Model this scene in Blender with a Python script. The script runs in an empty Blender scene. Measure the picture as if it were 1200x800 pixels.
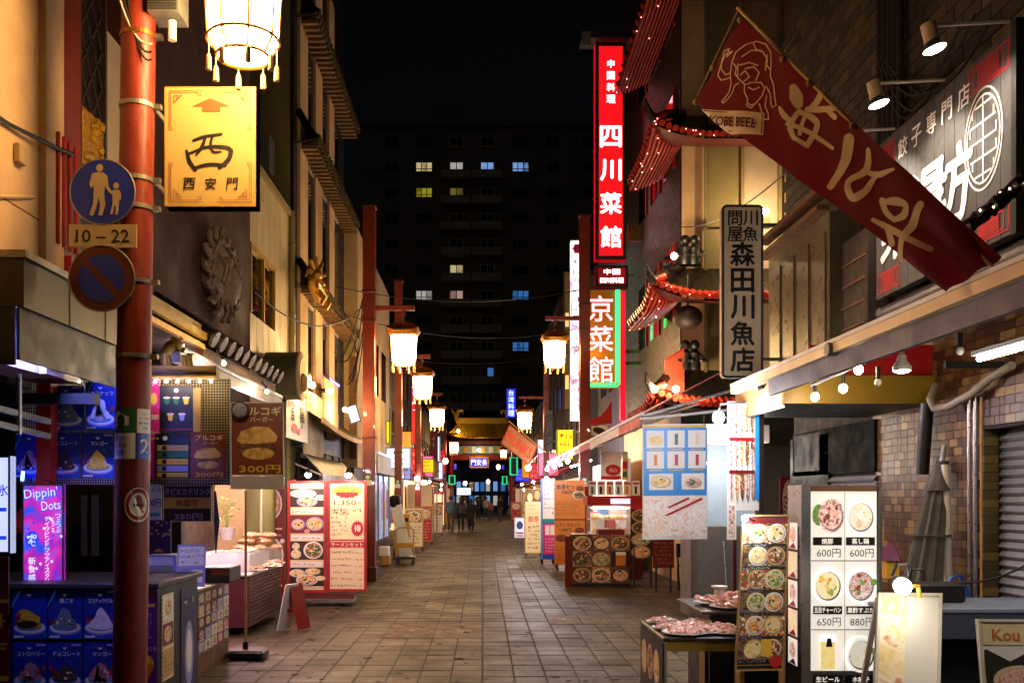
import bpy, math, random
from mathutils import Vector, Matrix
random.seed(7)
sc = bpy.context.scene
COL = sc.collection
R = math.radians
# ------------------------------------------------------------------ camera, sky, sun, exposure
FPX, VX, HZ, EYE = 1100.0, 565.0, 580.0, 1.75      # focal length in photo pixels, vanishing point, eye height
cam = bpy.data.cameras.new('camera'); cam.sensor_width = 36; cam.lens = 36 * FPX / 1200
cam.shift_x = (600 - VX) / 1200; cam.shift_y = (HZ - 400) / 1200; cam.clip_end = 2000; cam.clip_start = .05
camo = bpy.data.objects.new('camera', cam); COL.objects.link(camo)
camo.location = (0, 0, EYE); camo.rotation_euler = (R(90), 0, 0); sc.camera = camo
world = bpy.data.worlds.new('World'); sc.world = world; world.use_nodes = True
wn = world.node_tree
sky = wn.nodes.new('ShaderNodeTexSky'); sky.sky_type = 'NISHITA'; sky.sun_disc = False
sky.sun_elevation = R(8); sky.sun_rotation = R(200)
wn.links.new(sky.outputs[0], wn.nodes['Background'].inputs[0]); wn.nodes['Background'].inputs[1].default_value = 0.0004
sun = bpy.data.lights.new('moon', 'SUN'); sun.energy = 0.016; sun.angle = R(5); sun.color = (.8, .88, 1)  # weak sun lamp added to lift the far tower; the night has no moon
suno = bpy.data.objects.new('moon', sun); COL.objects.link(suno); suno.rotation_euler = (R(60), 0, R(-20))
sc.view_settings.view_transform = 'Standard'; sc.view_settings.look = 'None'
sc.view_settings.exposure = 0.8; sc.view_settings.gamma = 1; sc.view_settings.use_curve_mapping = False
sc.render.engine = 'CYCLES'
sc.cycles.use_denoising = True; sc.cycles.max_bounces = 6; sc.cycles.diffuse_bounces = 3; sc.cycles.glossy_bounces = 3
sc.cycles.transmission_bounces = 4; sc.cycles.transparent_max_bounces = 8; sc.cycles.sample_clamp_indirect = 4
sc.cycles.caustics_reflective = False; sc.cycles.caustics_refractive = False

# ------------------------------------------------------------------ helpers
def P(px, py, D): return Vector(((px - VX) * D / FPX, D, EYE + (HZ - py) * D / FPX))
def XD(px, D): return (px - VX) * D / FPX
def ZD(py, D): return EYE + (HZ - py) * D / FPX
def DW(px, X): return FPX * X / (px - VX)
def DG(py): return FPX * EYE / (py - HZ)
def lin(h):
    h = h.lstrip('#'); o = []
    for i in (0, 2, 4):
        c = int(h[i:i + 2], 16) / 255
        o.append(c / 12.92 if c <= .04045 else ((c + .055) / 1.055) ** 2.4)
    return tuple(o)
MATS = {}
def c4(c): return tuple(c[:3]) + (1,)
def mat(name, col='#808080', rough=.6, metal=0, emit=0, ecol=None, var=.18, scale=5.0, bump=0.0, bscale=40.0, island=0.0, sample=True, coat=0, fine=0.0, alpha=1.0, trans=0.0, spec=None, world=False):
    if name in MATS: return MATS[name]
    m = bpy.data.materials.new(name); m.use_nodes = True; nt = m.node_tree; b = nt.nodes['Principled BSDF']
    c = lin(col) if isinstance(col, str) else col
    b.inputs['Roughness'].default_value = rough; b.inputs['Metallic'].default_value = metal
    b.inputs['Base Color'].default_value = c4(c)
    if spec is not None: b.inputs['Specular IOR Level'].default_value = spec
    if coat: b.inputs['Coat Weight'].default_value = coat
    if alpha < 1: b.inputs['Alpha'].default_value = alpha
    if trans: b.inputs['Transmission Weight'].default_value = trans
    if var > 0:
        tc = nt.nodes.new('ShaderNodeTexCoord'); nz = nt.nodes.new('ShaderNodeTexNoise')
        nz.inputs['Scale'].default_value = scale; nz.inputs['Detail'].default_value = 6; nz.inputs['Roughness'].default_value = .62
        nt.links.new(nt.nodes.new('ShaderNodeNewGeometry').outputs['Position'] if world else tc.outputs['Object'], nz.inputs['Vector'])
        mp = nt.nodes.new('ShaderNodeMapRange'); mp.inputs[1].default_value = .3; mp.inputs[2].default_value = .7
        mp.inputs[3].default_value = 1 - var; mp.inputs[4].default_value = 1 + var
        nt.links.new(nz.outputs['Fac'], mp.inputs[0])
        fac = mp.outputs[0]
        if island:
            ge = nt.nodes.new('ShaderNodeNewGeometry'); oi = nt.nodes.new('ShaderNodeObjectInfo')
            ad = nt.nodes.new('ShaderNodeMath'); ad.operation = 'ADD'
            nt.links.new(ge.outputs['Random Per Island'], ad.inputs[0]); nt.links.new(oi.outputs['Random'], ad.inputs[1])
            fr = nt.nodes.new('ShaderNodeMath'); fr.operation = 'FRACT'; nt.links.new(ad.outputs[0], fr.inputs[0])
            m2 = nt.nodes.new('ShaderNodeMapRange'); m2.inputs[3].default_value = 1 - island; m2.inputs[4].default_value = 1 + island
            nt.links.new(fr.outputs[0], m2.inputs[0])
            mu = nt.nodes.new('ShaderNodeMath'); mu.operation = 'MULTIPLY'
            nt.links.new(fac, mu.inputs[0]); nt.links.new(m2.outputs[0], mu.inputs[1]); fac = mu.outputs[0]
        if fine:
            n2 = nt.nodes.new('ShaderNodeTexNoise'); n2.inputs['Scale'].default_value = 90; n2.inputs['Detail'].default_value = 3
            nt.links.new(tc.outputs['Object'], n2.inputs['Vector'])
            m3 = nt.nodes.new('ShaderNodeMapRange'); m3.inputs[1].default_value = .3; m3.inputs[2].default_value = .7
            m3.inputs[3].default_value = 1 - fine; m3.inputs[4].default_value = 1 + fine
            nt.links.new(n2.outputs['Fac'], m3.inputs[0])
            mu = nt.nodes.new('ShaderNodeMath'); mu.operation = 'MULTIPLY'
            nt.links.new(fac, mu.inputs[0]); nt.links.new(m3.outputs[0], mu.inputs[1]); fac = mu.outputs[0]
        vm = nt.nodes.new('ShaderNodeVectorMath'); vm.operation = 'SCALE'; vm.inputs[0].default_value = c
        nt.links.new(fac, vm.inputs['Scale']); nt.links.new(vm.outputs[0], b.inputs['Base Color'])
        # uneven gloss: worn and greasy patches
        mr = nt.nodes.new('ShaderNodeMapRange'); mr.inputs[1].default_value = .3; mr.inputs[2].default_value = .7
        mr.inputs[3].default_value = min(1, rough * 1.25); mr.inputs[4].default_value = rough * .75
        nt.links.new(nz.outputs['Fac'], mr.inputs[0]); nt.links.new(mr.outputs[0], b.inputs['Roughness'])
    if bump:
        tc = nt.nodes.new('ShaderNodeTexCoord'); nb = nt.nodes.new('ShaderNodeTexNoise'); nb.inputs['Scale'].default_value = bscale
        nb.inputs['Detail'].default_value = 5; nt.links.new(tc.outputs['Object'], nb.inputs['Vector'])
        bp = nt.nodes.new('ShaderNodeBump'); bp.inputs['Strength'].default_value = bump; bp.inputs['Distance'].default_value = .01
        nt.links.new(nb.outputs['Fac'], bp.inputs['Height']); nt.links.new(bp.outputs[0], b.inputs['Normal'])
    if emit:
        e = lin(ecol) if isinstance(ecol, str) else (ecol or c)
        b.inputs['Emission Color'].default_value = c4(e); b.inputs['Emission Strength'].default_value = emit * (.62 if emit < 5 else 1)
        if not sample: m.cycles.emission_sampling = 'NONE'
    MATS[name] = m
    return m
def ramp_mat(name, cols, scale=12, rough=.55, emit=0, tex='noise', dist=1.0, detail=5):
    """print or food: several colours broken up by noise or cells"""
    if name in MATS: return MATS[name]
    m = bpy.data.materials.new(name); m.use_nodes = True; nt = m.node_tree; b = nt.nodes['Principled BSDF']
    tc = nt.nodes.new('ShaderNodeTexCoord')
    if tex == 'noise':
        t = nt.nodes.new('ShaderNodeTexNoise'); t.inputs['Detail'].default_value = detail; t.inputs['Distortion'].default_value = dist; out = t.outputs['Fac']
    else:
        t = nt.nodes.new('ShaderNodeTexVoronoi'); out = t.outputs['Color']
    t.inputs['Scale'].default_value = scale
    nt.links.new(tc.outputs['Object'], t.inputs['Vector'])
    cr = nt.nodes.new('ShaderNodeValToRGB'); e = cr.color_ramp.elements
    n = len(cols)
    for i, c in enumerate(cols):
        pos = (.32 + .36 * i / max(1, n - 1)) if tex == 'noise' else i / n
        el = e[i] if i < 2 else e.new(pos)
        el.position = pos; el.color = c4(lin(c))
    if tex != 'noise': cr.color_ramp.interpolation = 'CONSTANT'
    nt.links.new(out, cr.inputs[0]); nt.links.new(cr.outputs[0], b.inputs['Base Color'])
    b.inputs['Roughness'].default_value = rough
    if emit:
        nt.links.new(cr.outputs[0], b.inputs['Emission Color']); b.inputs['Emission Strength'].default_value = emit * .62
    MATS[name] = m
    return m

def cloth_mat(name, col, share=.45, rough=.85):
    m = bpy.data.materials.new(name); m.use_nodes = True; nt = m.node_tree; b = nt.nodes['Principled BSDF']; c = lin(col)
    tc = nt.nodes.new('ShaderNodeTexCoord'); nz = nt.nodes.new('ShaderNodeTexNoise'); nz.inputs['Scale'].default_value = 3; nt.links.new(tc.outputs['Object'], nz.inputs['Vector'])
    mp = nt.nodes.new('ShaderNodeMapRange'); mp.inputs[3].default_value = .85; mp.inputs[4].default_value = 1.15; nt.links.new(nz.outputs['Fac'], mp.inputs[0])
    vm = nt.nodes.new('ShaderNodeVectorMath'); vm.operation = 'SCALE'; vm.inputs[0].default_value = c; nt.links.new(mp.outputs[0], vm.inputs['Scale'])
    nt.links.new(vm.outputs[0], b.inputs['Base Color']); b.inputs['Roughness'].default_value = rough
    tr = nt.nodes.new('ShaderNodeBsdfTranslucent'); nt.links.new(vm.outputs[0], tr.inputs['Color'])
    mx = nt.nodes.new('ShaderNodeMixShader'); mx.inputs[0].default_value = share; nt.links.new(b.outputs[0], mx.inputs[1]); nt.links.new(tr.outputs[0], mx.inputs[2])
    nt.links.new(mx.outputs[0], nt.nodes['Material Output'].inputs['Surface']); MATS[name] = m
    return m

class G:
    """collects geometry in world coordinates"""
    def __init__(s): s.v = []; s.f = []; s.mi = []; s.cur = 0
    def add(s, vs, fs):
        b = len(s.v); s.v += [tuple(x) for x in vs]; s.f += [tuple(i + b for i in f) for f in fs]; s.mi += [s.cur] * len(fs); return s
    def box(s, x0, x1, y0, y1, z0, z1, rz=0, piv=None):
        vs = [Vector((x, y, z)) for z in (z0, z1) for y in (y0, y1) for x in (x0, x1)]
        if rz:
            c = Vector(piv) if piv else Vector(((x0 + x1) / 2, (y0 + y1) / 2, (z0 + z1) / 2)); M = Matrix.Rotation(rz, 3, 'Z')
            vs = [c + M @ (v - c) for v in vs]
        return s.add(vs, [(0, 2, 3, 1), (4, 5, 7, 6), (0, 1, 5, 4), (2, 6, 7, 3), (0, 4, 6, 2), (1, 3, 7, 5)])
    def cbox(s, x0, x1, y0, y1, z0, z1, c=.01):
        """box with chamfered vertical and top/bottom edges"""
        def ring(i, z): return [(x0 + i, y0, z), (x1 - i, y0, z), (x1, y0 + i, z), (x1, y1 - i, z), (x1 - i, y1, z), (x0 + i, y1, z), (x0, y1 - i, z), (x0, y0 + i, z)]
        def ins(z): return [(x0 + c + c, y0 + c, z), (x1 - c - c, y0 + c, z), (x1 - c, y0 + 2 * c, z), (x1 - c, y1 - 2 * c, z), (x1 - 2 * c, y1 - c, z), (x0 + 2 * c, y1 - c, z), (x0 + c, y1 - 2 * c, z), (x0 + c, y0 + 2 * c, z)]
        vs = ins(z0) + ring(c, z0 + c) + ring(c, z1 - c) + ins(z1); fs = []
        for k in range(3):
            for i in range(8): fs.append((k * 8 + i, k * 8 + (i + 1) % 8, k * 8 + 8 + (i + 1) % 8, k * 8 + 8 + i))
        fs.append(tuple(range(7, -1, -1))); fs.append(tuple(range(24, 32)))
        return s.add(vs, fs)
    def cyl(s, a, b, r0, r1=None, n=12, caps=True):
        a = Vector(a); b = Vector(b); r1 = r0 if r1 is None else r1; d = (b - a).normalized()
        t = Vector((0, 0, 1)) if abs(d.z) < .9 else Vector((1, 0, 0)); u = d.cross(t).normalized(); w = d.cross(u)
        vs = [a + (u * math.cos(2 * math.pi * i / n) + w * math.sin(2 * math.pi * i / n)) * r0 for i in range(n)]
        vs += [b + (u * math.cos(2 * math.pi * i / n) + w * math.sin(2 * math.pi * i / n)) * r1 for i in range(n)]
        fs = [(i, i + n, (i + 1) % n + n, (i + 1) % n) for i in range(n)]
        if caps: fs += [tuple(range(n)), tuple(range(2 * n - 1, n - 1, -1))]
        return s.add(vs, fs)
    def tube(s, pts, r, n=8):
        pts = [Vector(p) for p in pts]; vs = []; fs = []
        pu = None
        for i, p in enumerate(pts):
            d = (pts[min(i + 1, len(pts) - 1)] - pts[max(i - 1, 0)]).normalized()
            if pu is None:
                t = Vector((0, 0, 1)) if abs(d.z) < .9 else Vector((1, 0, 0)); pu = d.cross(t).normalized()
            pu = (pu - d * pu.dot(d)).normalized(); w = d.cross(pu)
            rr = r[i] if isinstance(r, (list, tuple)) else r
            vs += [p + (pu * math.cos(2 * math.pi * k / n) + w * math.sin(2 * math.pi * k / n)) * rr for k in range(n)]
        for i in range(len(pts) - 1):
            for k in range(n): fs.append((i * n + k, i * n + (k + 1) % n, (i + 1) * n + (k + 1) % n, (i + 1) * n + k))
        fs += [tuple(range(n - 1, -1, -1)), tuple(range(len(vs) - n, len(vs)))]
        return s.add(vs, fs)
    def lathe(s, prof, c=(0, 0, 0), n=16, sx=1, sy=1, caps=True):
        c = Vector(c); vs = []; fs = []
        for r, z in prof: vs += [c + Vector((r * sx * math.cos(2 * math.pi * k / n), r * sy * math.sin(2 * math.pi * k / n), z)) for k in range(n)]
        for i in range(len(prof) - 1):
            for k in range(n): fs.append((i * n + k, i * n + (k + 1) % n, (i + 1) * n + (k + 1) % n, (i + 1) * n + k))
        if caps: fs += [tuple(range(n - 1, -1, -1)), tuple(range(len(vs) - n, len(vs)))]
        return s.add(vs, fs)
    def ball(s, c, r, nu=10, nv=6, sx=1, sy=1, sz=1):
        return s.lathe([(max(1e-4, r * math.sin(math.pi * i / nv)), -r * sz * math.cos(math.pi * i / nv)) for i in range(nv + 1)], c, nu, sx, sy, caps=False)
    def poly(s, pts): return s.add(pts, [tuple(range(len(pts)))])
    def prism(s, pts, vec):
        n = len(pts); vec = Vector(vec); a = [Vector(p) for p in pts]; b = [p + vec for p in a]
        return s.add(a + b, [tuple(range(n)), tuple(range(2 * n - 1, n - 1, -1))] + [(i, i + n, (i + 1) % n + n, (i + 1) % n) for i in range(n)])
    def beam(s, a, b, w, h, up=(0, 0, 1)):
        """rectangular bar from a to b; w across, h along up"""
        a = Vector(a); b = Vector(b); d = (b - a).normalized(); up = Vector(up); sd = d.cross(up)
        if sd.length < 1e-4: up = Vector((1, 0, 0)); sd = d.cross(up)
        sd.normalize(); up = sd.cross(d).normalized()
        vs = []
        for p in (a, b): vs += [p + sd * (i * w / 2) + up * (j * h / 2) for i, j in ((-1, -1), (1, -1), (1, 1), (-1, 1))]
        return s.add(vs, [(0, 3, 2, 1), (4, 5, 6, 7), (0, 1, 5, 4), (1, 2, 6, 5), (2, 3, 7, 6), (3, 0, 4, 7)])
    def grid(s, fn, nu, nv, thick=None):
        vs = [fn(i / nu, j / nv) for j in range(nv + 1) for i in range(nu + 1)]
        return s.add(vs, [(j * (nu + 1) + i, j * (nu + 1) + i + 1, (j + 1) * (nu + 1) + i + 1, (j + 1) * (nu + 1) + i) for j in range(nv) for i in range(nu)])

def base_of(p):
    v = Vector((0, 0, 0))
    while p is not None: v += Vector(p.location); p = p.parent
    return v
def obj(name, g, m, parent=None, smooth=False, kind=None, label=None):
    b = base_of(parent) if parent else Vector((0, 0, 0))
    me = bpy.data.meshes.new(name)
    me.from_pydata([(x - b.x, y - b.y, z - b.z) for x, y, z in g.v], [], g.f)
    for mm in (m if isinstance(m, (list, tuple)) else [m]): me.materials.append(mm)
    if isinstance(m, (list, tuple)): me.polygons.foreach_set('material_index', g.mi)
    if smooth:
        me.polygons.foreach_set('use_smooth', [True] * len(me.polygons))
    me.update()
    o = bpy.data.objects.new(name, me); COL.objects.link(o)
    if parent: o.parent = parent
    if smooth:
        try: me.set_sharp_from_angle(angle=R(40))
        except Exception: pass
    if kind: o['kind'] = kind
    if label: o['label'] = label
    return o
def thing(name, label, cat, loc=(0, 0, 0), group=None):
    o = bpy.data.objects.new(name, None); COL.objects.link(o); o.location = loc
    o['label'] = label; o['category'] = cat
    if group: o['group'] = group
    return o
def tag(o, label, cat, group=None):
    o['label'] = label; o['category'] = cat
    if group: o['group'] = group
    return o
def dup(root, loc, label=None, rz=0.0, group=None, scale=None):
    r = root.copy(); COL.objects.link(r); r.location = loc
    if rz: r.rotation_euler = (0, 0, rz)
    if scale: r.scale = scale
    if label: r['label'] = label
    if group: r['group'] = group
    for ch in list(root.children):
        c = ch.copy(); COL.objects.link(c); c.parent = r
        for g in ch.children:
            d = g.copy(); COL.objects.link(d); d.parent = c
    return r
TXT = {}
def text_geo(s, bold=0.0):
    k = (s, bold)
    if k not in TXT:
        cu = bpy.data.curves.new('lettering', 'FONT'); cu.body = s; cu.size = 1; cu.offset = bold; cu.resolution_u = 2
        o = bpy.data.objects.new('lettering', cu); me = o.to_mesh()
        vs = [(v.co.x, v.co.y) for v in me.vertices]; fs = [tuple(p.vertices) for p in me.polygons]
        o.to_mesh_clear(); bpy.data.objects.remove(o); bpy.data.curves.remove(cu)
        if vs:
            x0 = min(v[0] for v in vs); x1 = max(v[0] for v in vs); y0 = min(v[1] for v in vs); y1 = max(v[1] for v in vs)
            h = max(y1 - y0, .3 if len(s) > 0 else .3)
            vs = [((v[0] - (x0 + x1) / 2) / h, (v[1] - (y0 + y1) / 2) / h) for v in vs]; asp = (x1 - x0) / h
        else: asp = 1
        TXT[k] = (vs, fs, asp)
    return TXT[k]
class F:
    """a flat frame: origin at lower left, u to the right, v up, size w x h; n faces the viewer"""
    def __init__(s, o, u, v, w, h, warp=None):
        s.o = Vector(o); s.u = Vector(u).normalized(); s.v = Vector(v).normalized(); s.n = s.u.cross(s.v).normalized(); s.w = w; s.h = h; s.warp = warp
    def pt(s, x, y, k=0.0):
        p = s.o + s.u * (x * s.w) + s.v * (y * s.h) + s.n * k
        if s.warp: p = p + s.n * s.warp(x, y)
        return p
def FF(px0, py0, px1, py1, D, lean=0.0):
    """frame facing the camera's street axis, given by photo pixels (left, top, right, bottom) at depth D"""
    a = P(px0, py1, D); w = (px1 - px0) * D / FPX; h = (py1 - py0) * D / FPX
    return F(a, (1, 0, 0), (0, math.sin(lean), math.cos(lean)), w, h)
def FL(X, d0, d1, z0, z1): return F((X, d0, z0), (0, 1, 0), (0, 0, 1), d1 - d0, z1 - z0)      # left side of the street, faces +x
def FR(X, d0, d1, z0, z1): return F((X, d1, z0), (0, -1, 0), (0, 0, 1), d1 - d0, z1 - z0)    # right side, faces -x
LSTEP = .0004
def prints(fr, items, parent, k0=.0015, nm='print'):
    """flat print on a frame. items in 0..1 of the frame"""
    by = {}
    def g(key, m):
        if (key, m.name) not in by: by[(key, m.name)] = (G(), m)
        return by[(key, m.name)][0]
    asp = fr.w / fr.h
    for i, it in enumerate(items):
        k = k0 + LSTEP * i; t = it[0]
        if t == 'r':
            _, x0, y0, x1, y1, m = it; g(nm, m).poly([fr.pt(x0, y0, k), fr.pt(x1, y0, k), fr.pt(x1, y1, k), fr.pt(x0, y1, k)])
        elif t == 'f':      # rectangular outline, line width in u
            _, x0, y0, x1, y1, lw, m = it; lx = lw; ly = lw * asp; gg = g(nm, m)
            for a, b, c, d in ((x0, y0, x1, y0 + ly), (x0, y1 - ly, x1, y1), (x0, y0 + ly, x0 + lx, y1 - ly), (x1 - lx, y0 + ly, x1, y1 - ly)):
                gg.poly([fr.pt(a, b, k), fr.pt(c, b, k), fr.pt(c, d, k), fr.pt(a, d, k)])
        elif t == 'e':
            _, cx, cy, rx, ry, m = it; n = 20
            g(nm, m).poly([fr.pt(cx + rx * math.cos(2 * math.pi * j / n), cy + ry * math.sin(2 * math.pi * j / n), k) for j in range(n)])
        elif t == 'p':
            _, pts, m = it; g(nm, m).poly([fr.pt(x, y, k) for x, y in pts])
        elif t == 's':      # star burst
            _, cx, cy, rx, ry, n, m = it; gg = g(nm, m); pts = []
            for j in range(2 * n):
                q = 1 if j % 2 == 0 else .8
                pts.append(fr.pt(cx + rx * q * math.cos(math.pi * j / n), cy + ry * q * math.sin(math.pi * j / n), k))
            gg.poly(pts)
        elif t == 'd':      # a dish: plate rim, food, garnish;  rx in u
            _, cx, cy, rx, ry, plate, food = it[:7]; garn = it[7] if len(it) > 7 else None
            for q, (sx, mm) in enumerate(((1, plate), (.8, food))):
                g(nm, mm).poly([fr.pt(cx + rx * sx * math.cos(2 * math.pi * j / 20), cy + ry * sx * math.sin(2 * math.pi * j / 20), k + q * .0001) for j in range(20)])
            g(nm, i_grey).poly([fr.pt(cx + rx * .04 + rx * .86 * math.cos(2 * math.pi * j / 20), cy - ry * .04 + ry * .86 * math.sin(2 * math.pi * j / 20), k + .00004) for j in range(20)])
            pal = PAL.get(food.name, []) + ([garn] * 2 if garn else [])
            for q in range(15 if pal else 0):
                a = random.uniform(0, 6.28); d = .62 * math.sqrt(random.random()); r_ = random.uniform(.1, .24); el = random.uniform(.35, 1); b_ = random.random() * 3.14; mm = pal[random.randrange(len(pal))]; n_ = random.choice((5, 6, 7)); pts = []
                for j in range(n_):
                    w = 2 * math.pi * j / n_; rr = r_ * random.uniform(.75, 1.2); x_, y_ = rr * math.cos(w), rr * el * math.sin(w); pts.append(fr.pt(cx + rx * (d * math.cos(a) + x_ * math.cos(b_) - y_ * math.sin(b_)), cy + ry * (d * math.sin(a) + x_ * math.sin(b_) + y_ * math.cos(b_)), k + .00015 + .000012 * q))
                g(nm, mm).poly(pts)
        elif t == 'l':      # rows of unreadable small print
            _, x0, y0, x1, y1, rows, m = it; gg = g('small_print', m); dy = (y1 - y0) / rows
            for r_ in range(rows):
                x = x0; yy = y1 - dy * (r_ + .5); end = x1 - random.random() * .25 * (x1 - x0)
                while x < end:
                    wd = random.uniform(.35, 1.0) * dy / asp * .8
                    hh = dy * random.uniform(.22, .3); yq = yy + dy * random.uniform(-.05, .05)
                    if random.random() < .88:
                        st = [random.choice(((0, .72, 1, .88), (.1, .42, .9, .56), (0, .0, 1, .16), (.05, .0, .2, .9), (.42, .0, .58, 1), (.8, .1, .95, .9), (.2, .5, .8, .62), (.1, .2, .5, .34), (.55, .24, .95, .38))) for _ in range(4)] if dy * fr.h > .02 else ((0, .15, 1, .85),)
                        for a, b, c, d in st:
                            gg.poly([fr.pt(x + a * wd, yq - hh + b * 2 * hh, k), fr.pt(x + c * wd, yq - hh + b * 2 * hh, k), fr.pt(x + c * wd, yq - hh + d * 2 * hh, k), fr.pt(x + a * wd, yq - hh + d * 2 * hh, k)])
                    x += wd * 1.3
        elif t in ('t', 'tv'):
            _, s, cx, cy, h, m = it[:6]; o = it[6] if len(it) > 6 else {}
            bold = o.get('b', .012); mw = o.get('w'); gg = g('lettering', m); ang = o.get('a', 0); fl = o.get('flip', 1); sk = o.get('sk', 0)
            if t == 't': parts = [(s, 0.0)]
            else: st = o.get('step', 1.18); parts = [(c, ((len(s) - 1) / 2 - j) * h * st) for j, c in enumerate(s)]
            for c, dy in parts:
                vs, fs, a = text_geo(c, 0.0)
                if not vs: continue
                H = h * fr.h; Wd = a * H; sx = 1.0
                if mw and (Wd > mw * fr.w or o.get('fit')): sx = mw * fr.w / Wd
                hm = 1.0 if not (t == 'tv' and c in 'ー') else .12
                ca, sa = math.cos(ang), math.sin(ang); out = []
                for x, y in vs:
                    X = (x + sk * y) * H * sx; Y = y * H * hm * fl
                    if t == 'tv' and c == 'ー': X, Y = Y * .6, X * .9
                    X, Y = X * ca - Y * sa, X * sa + Y * ca
                    out.append((X, Y))
                bo = bold * H * .85
                for j, (ex, ey) in enumerate(((0, 0), (bo, 0), (-bo, 0), (0, bo), (0, -bo)) if bold > .008 else ((0, 0),)):
                    gg.add([fr.pt(cx + (X + ex) / fr.w, cy + dy + (Y + ey) / fr.h, k + .00005 * j) for X, Y in out], fs)
        elif t == 'br':     # brush strokes: each a list of (x, y, width in metres), smoothed, with round ends
            _, strokes, m = it; gg = g('lettering', m); kk = k
            for st in strokes:
                pts = [Vector((x * fr.w, y * fr.h, w)) for x, y, w in st]; q = []; n_ = len(pts)
                for i_ in range(n_ - 1):
                    p0_, p1_, p2_, p3_ = pts[max(0, i_ - 1)], pts[i_], pts[i_ + 1], pts[min(n_ - 1, i_ + 2)]
                    for h_ in range(6):
                        u = h_ / 6; q.append(.5 * (2 * p1_ + (p2_ - p0_) * u + (2 * p0_ - 5 * p1_ + 4 * p2_ - p3_) * u * u + (3 * p1_ - p0_ - 3 * p2_ + p3_) * u ** 3))
                q.append(pts[-1]); L_, R_ = [], []
                for i_, p_ in enumerate(q):
                    d_ = q[min(i_ + 1, len(q) - 1)] - q[max(i_ - 1, 0)]; l_ = math.hypot(d_.x, d_.y) or 1; nx, ny = -d_.y / l_ * p_.z / 2, d_.x / l_ * p_.z / 2
                    L_.append(((p_.x + nx) / fr.w, (p_.y + ny) / fr.h)); R_.append(((p_.x - nx) / fr.w, (p_.y - ny) / fr.h))
                kk += .00004
                for i_ in range(len(q) - 1): gg.poly([fr.pt(*R_[i_], kk), fr.pt(*R_[i_ + 1], kk), fr.pt(*L_[i_ + 1], kk), fr.pt(*L_[i_], kk)])
                for e_, w_ in ((q[0], .5), (q[-1], .5)):
                    kk += .00002; gg.poly([fr.pt((e_.x + e_.z * w_ * math.cos(j * math.pi / 5)) / fr.w, (e_.y + e_.z * w_ * math.sin(j * math.pi / 5)) / fr.h, kk) for j in range(10)])
        elif t == 'ln':     # brush lines: list of polylines, width in metres
            _, lines, lw, m = it; gg = g('line_art', m)
            for pl in lines:
                q = [(x * fr.w, y * fr.h) for x, y in pl]
                for (xa, ya), (xb, yb) in zip(q[:-1], q[1:]):
                    dx, dy = xb - xa, yb - ya; L = math.hypot(dx, dy) or 1; nx, ny = -dy / L * lw / 2, dx / L * lw / 2; ex, ey = dx / L * lw * .3, dy / L * lw * .3
                    gg.poly([fr.pt((xa - ex + nx) / fr.w, (ya - ey + ny) / fr.h, k), fr.pt((xa - ex - nx) / fr.w, (ya - ey - ny) / fr.h, k), fr.pt((xb + ex - nx) / fr.w, (yb + ey - ny) / fr.h, k), fr.pt((xb + ex + nx) / fr.w, (yb + ey + ny) / fr.h, k)])
    for (key, _), (gg, m) in by.items():
        if gg.v: obj(key, gg, m, parent)
def slab(fr, t, m, parent, name='panel', x0=0, y0=0, x1=1, y1=1, k=0.0):
    g_ = G(); g_.prism([fr.pt(x0, y0, k), fr.pt(x1, y0, k), fr.pt(x1, y1, k), fr.pt(x0, y1, k)], fr.n * -t); return obj(name, g_, m, parent)
def rim(fr, bw, t, m, parent, name='frame', proud=.008):
    """four mitred bars round a frame, each sits proud of the panel"""
    a, b = bw / fr.w, bw / fr.h
    for q in ([(0, 0), (1, 0), (1 - a, b), (a, b)], [(1, 0), (1, 1), (1 - a, 1 - b), (1 - a, b)], [(1, 1), (0, 1), (a, 1 - b), (1 - a, 1 - b)], [(0, 1), (0, 0), (a, b), (a, 1 - b)]):
        g_ = G(); g_.prism([fr.pt(x, y, proud) for x, y in q], fr.n * -(t + proud)); obj(name, g_, m, parent)
def sag(a, b, d, n=10):
    a = Vector(a); b = Vector(b); return [a.lerp(b, i / n) - Vector((0, 0, d * 4 * (i / n) * (1 - i / n))) for i in range(n + 1)]
def lamp(name, kind, loc, power, col, target=None, size=None, radius=.05, blend=.4, parent=None):
    l = bpy.data.lights.new(name, kind); l.energy = power; l.color = col
    if kind == 'SPOT': l.spot_size = size; l.spot_blend = blend
    l.shadow_soft_size = radius
    o = bpy.data.objects.new(name, l); COL.objects.link(o); o.location = Vector(loc) - (base_of(parent) if parent else Vector())
    if target is not None: o.rotation_euler = (Vector(target) - Vector(loc)).to_track_quat('-Z', 'Y').to_euler()
    if parent: o.parent = parent
    return o

# ------------------------------------------------------------------ materials
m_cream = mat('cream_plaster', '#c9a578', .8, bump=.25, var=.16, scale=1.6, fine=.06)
m_beige = mat('beige_render', '#b89a70', .8, bump=.2, var=.14, scale=1.2)
m_olive = mat('olive_render', '#8a7a4e', .85, bump=.2, var=.12, scale=.8)
m_greyc = mat('pale_grey_render', '#b5a285', .8, bump=.2, var=.18, scale=1.0)
m_maroon = mat('maroon_paint_wall', '#3e120c', .85, var=.12, scale=1.5, bump=.1)
m_redpost = mat('red_brown_steel_paint', '#702412', .38, var=.2, scale=3, coat=.2)
m_red = mat('red_paint', '#9a1410', .45, var=.15)
m_reddark = mat('dark_red_paint', '#50100c', .5, var=.2)
m_gold = mat('gold_paint', '#b98a25', .35, metal=.5, var=.25, scale=20)
m_goldy = mat('yellow_ochre_paint', '#b98c20', .5, var=.15)
m_black = mat('black_paint', '#0c0b0a', .5, var=.3)
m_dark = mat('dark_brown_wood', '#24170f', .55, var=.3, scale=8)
m_brown = mat('brown_wood', '#6b4423', .6, var=.25, scale=6, bump=.15)
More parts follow.
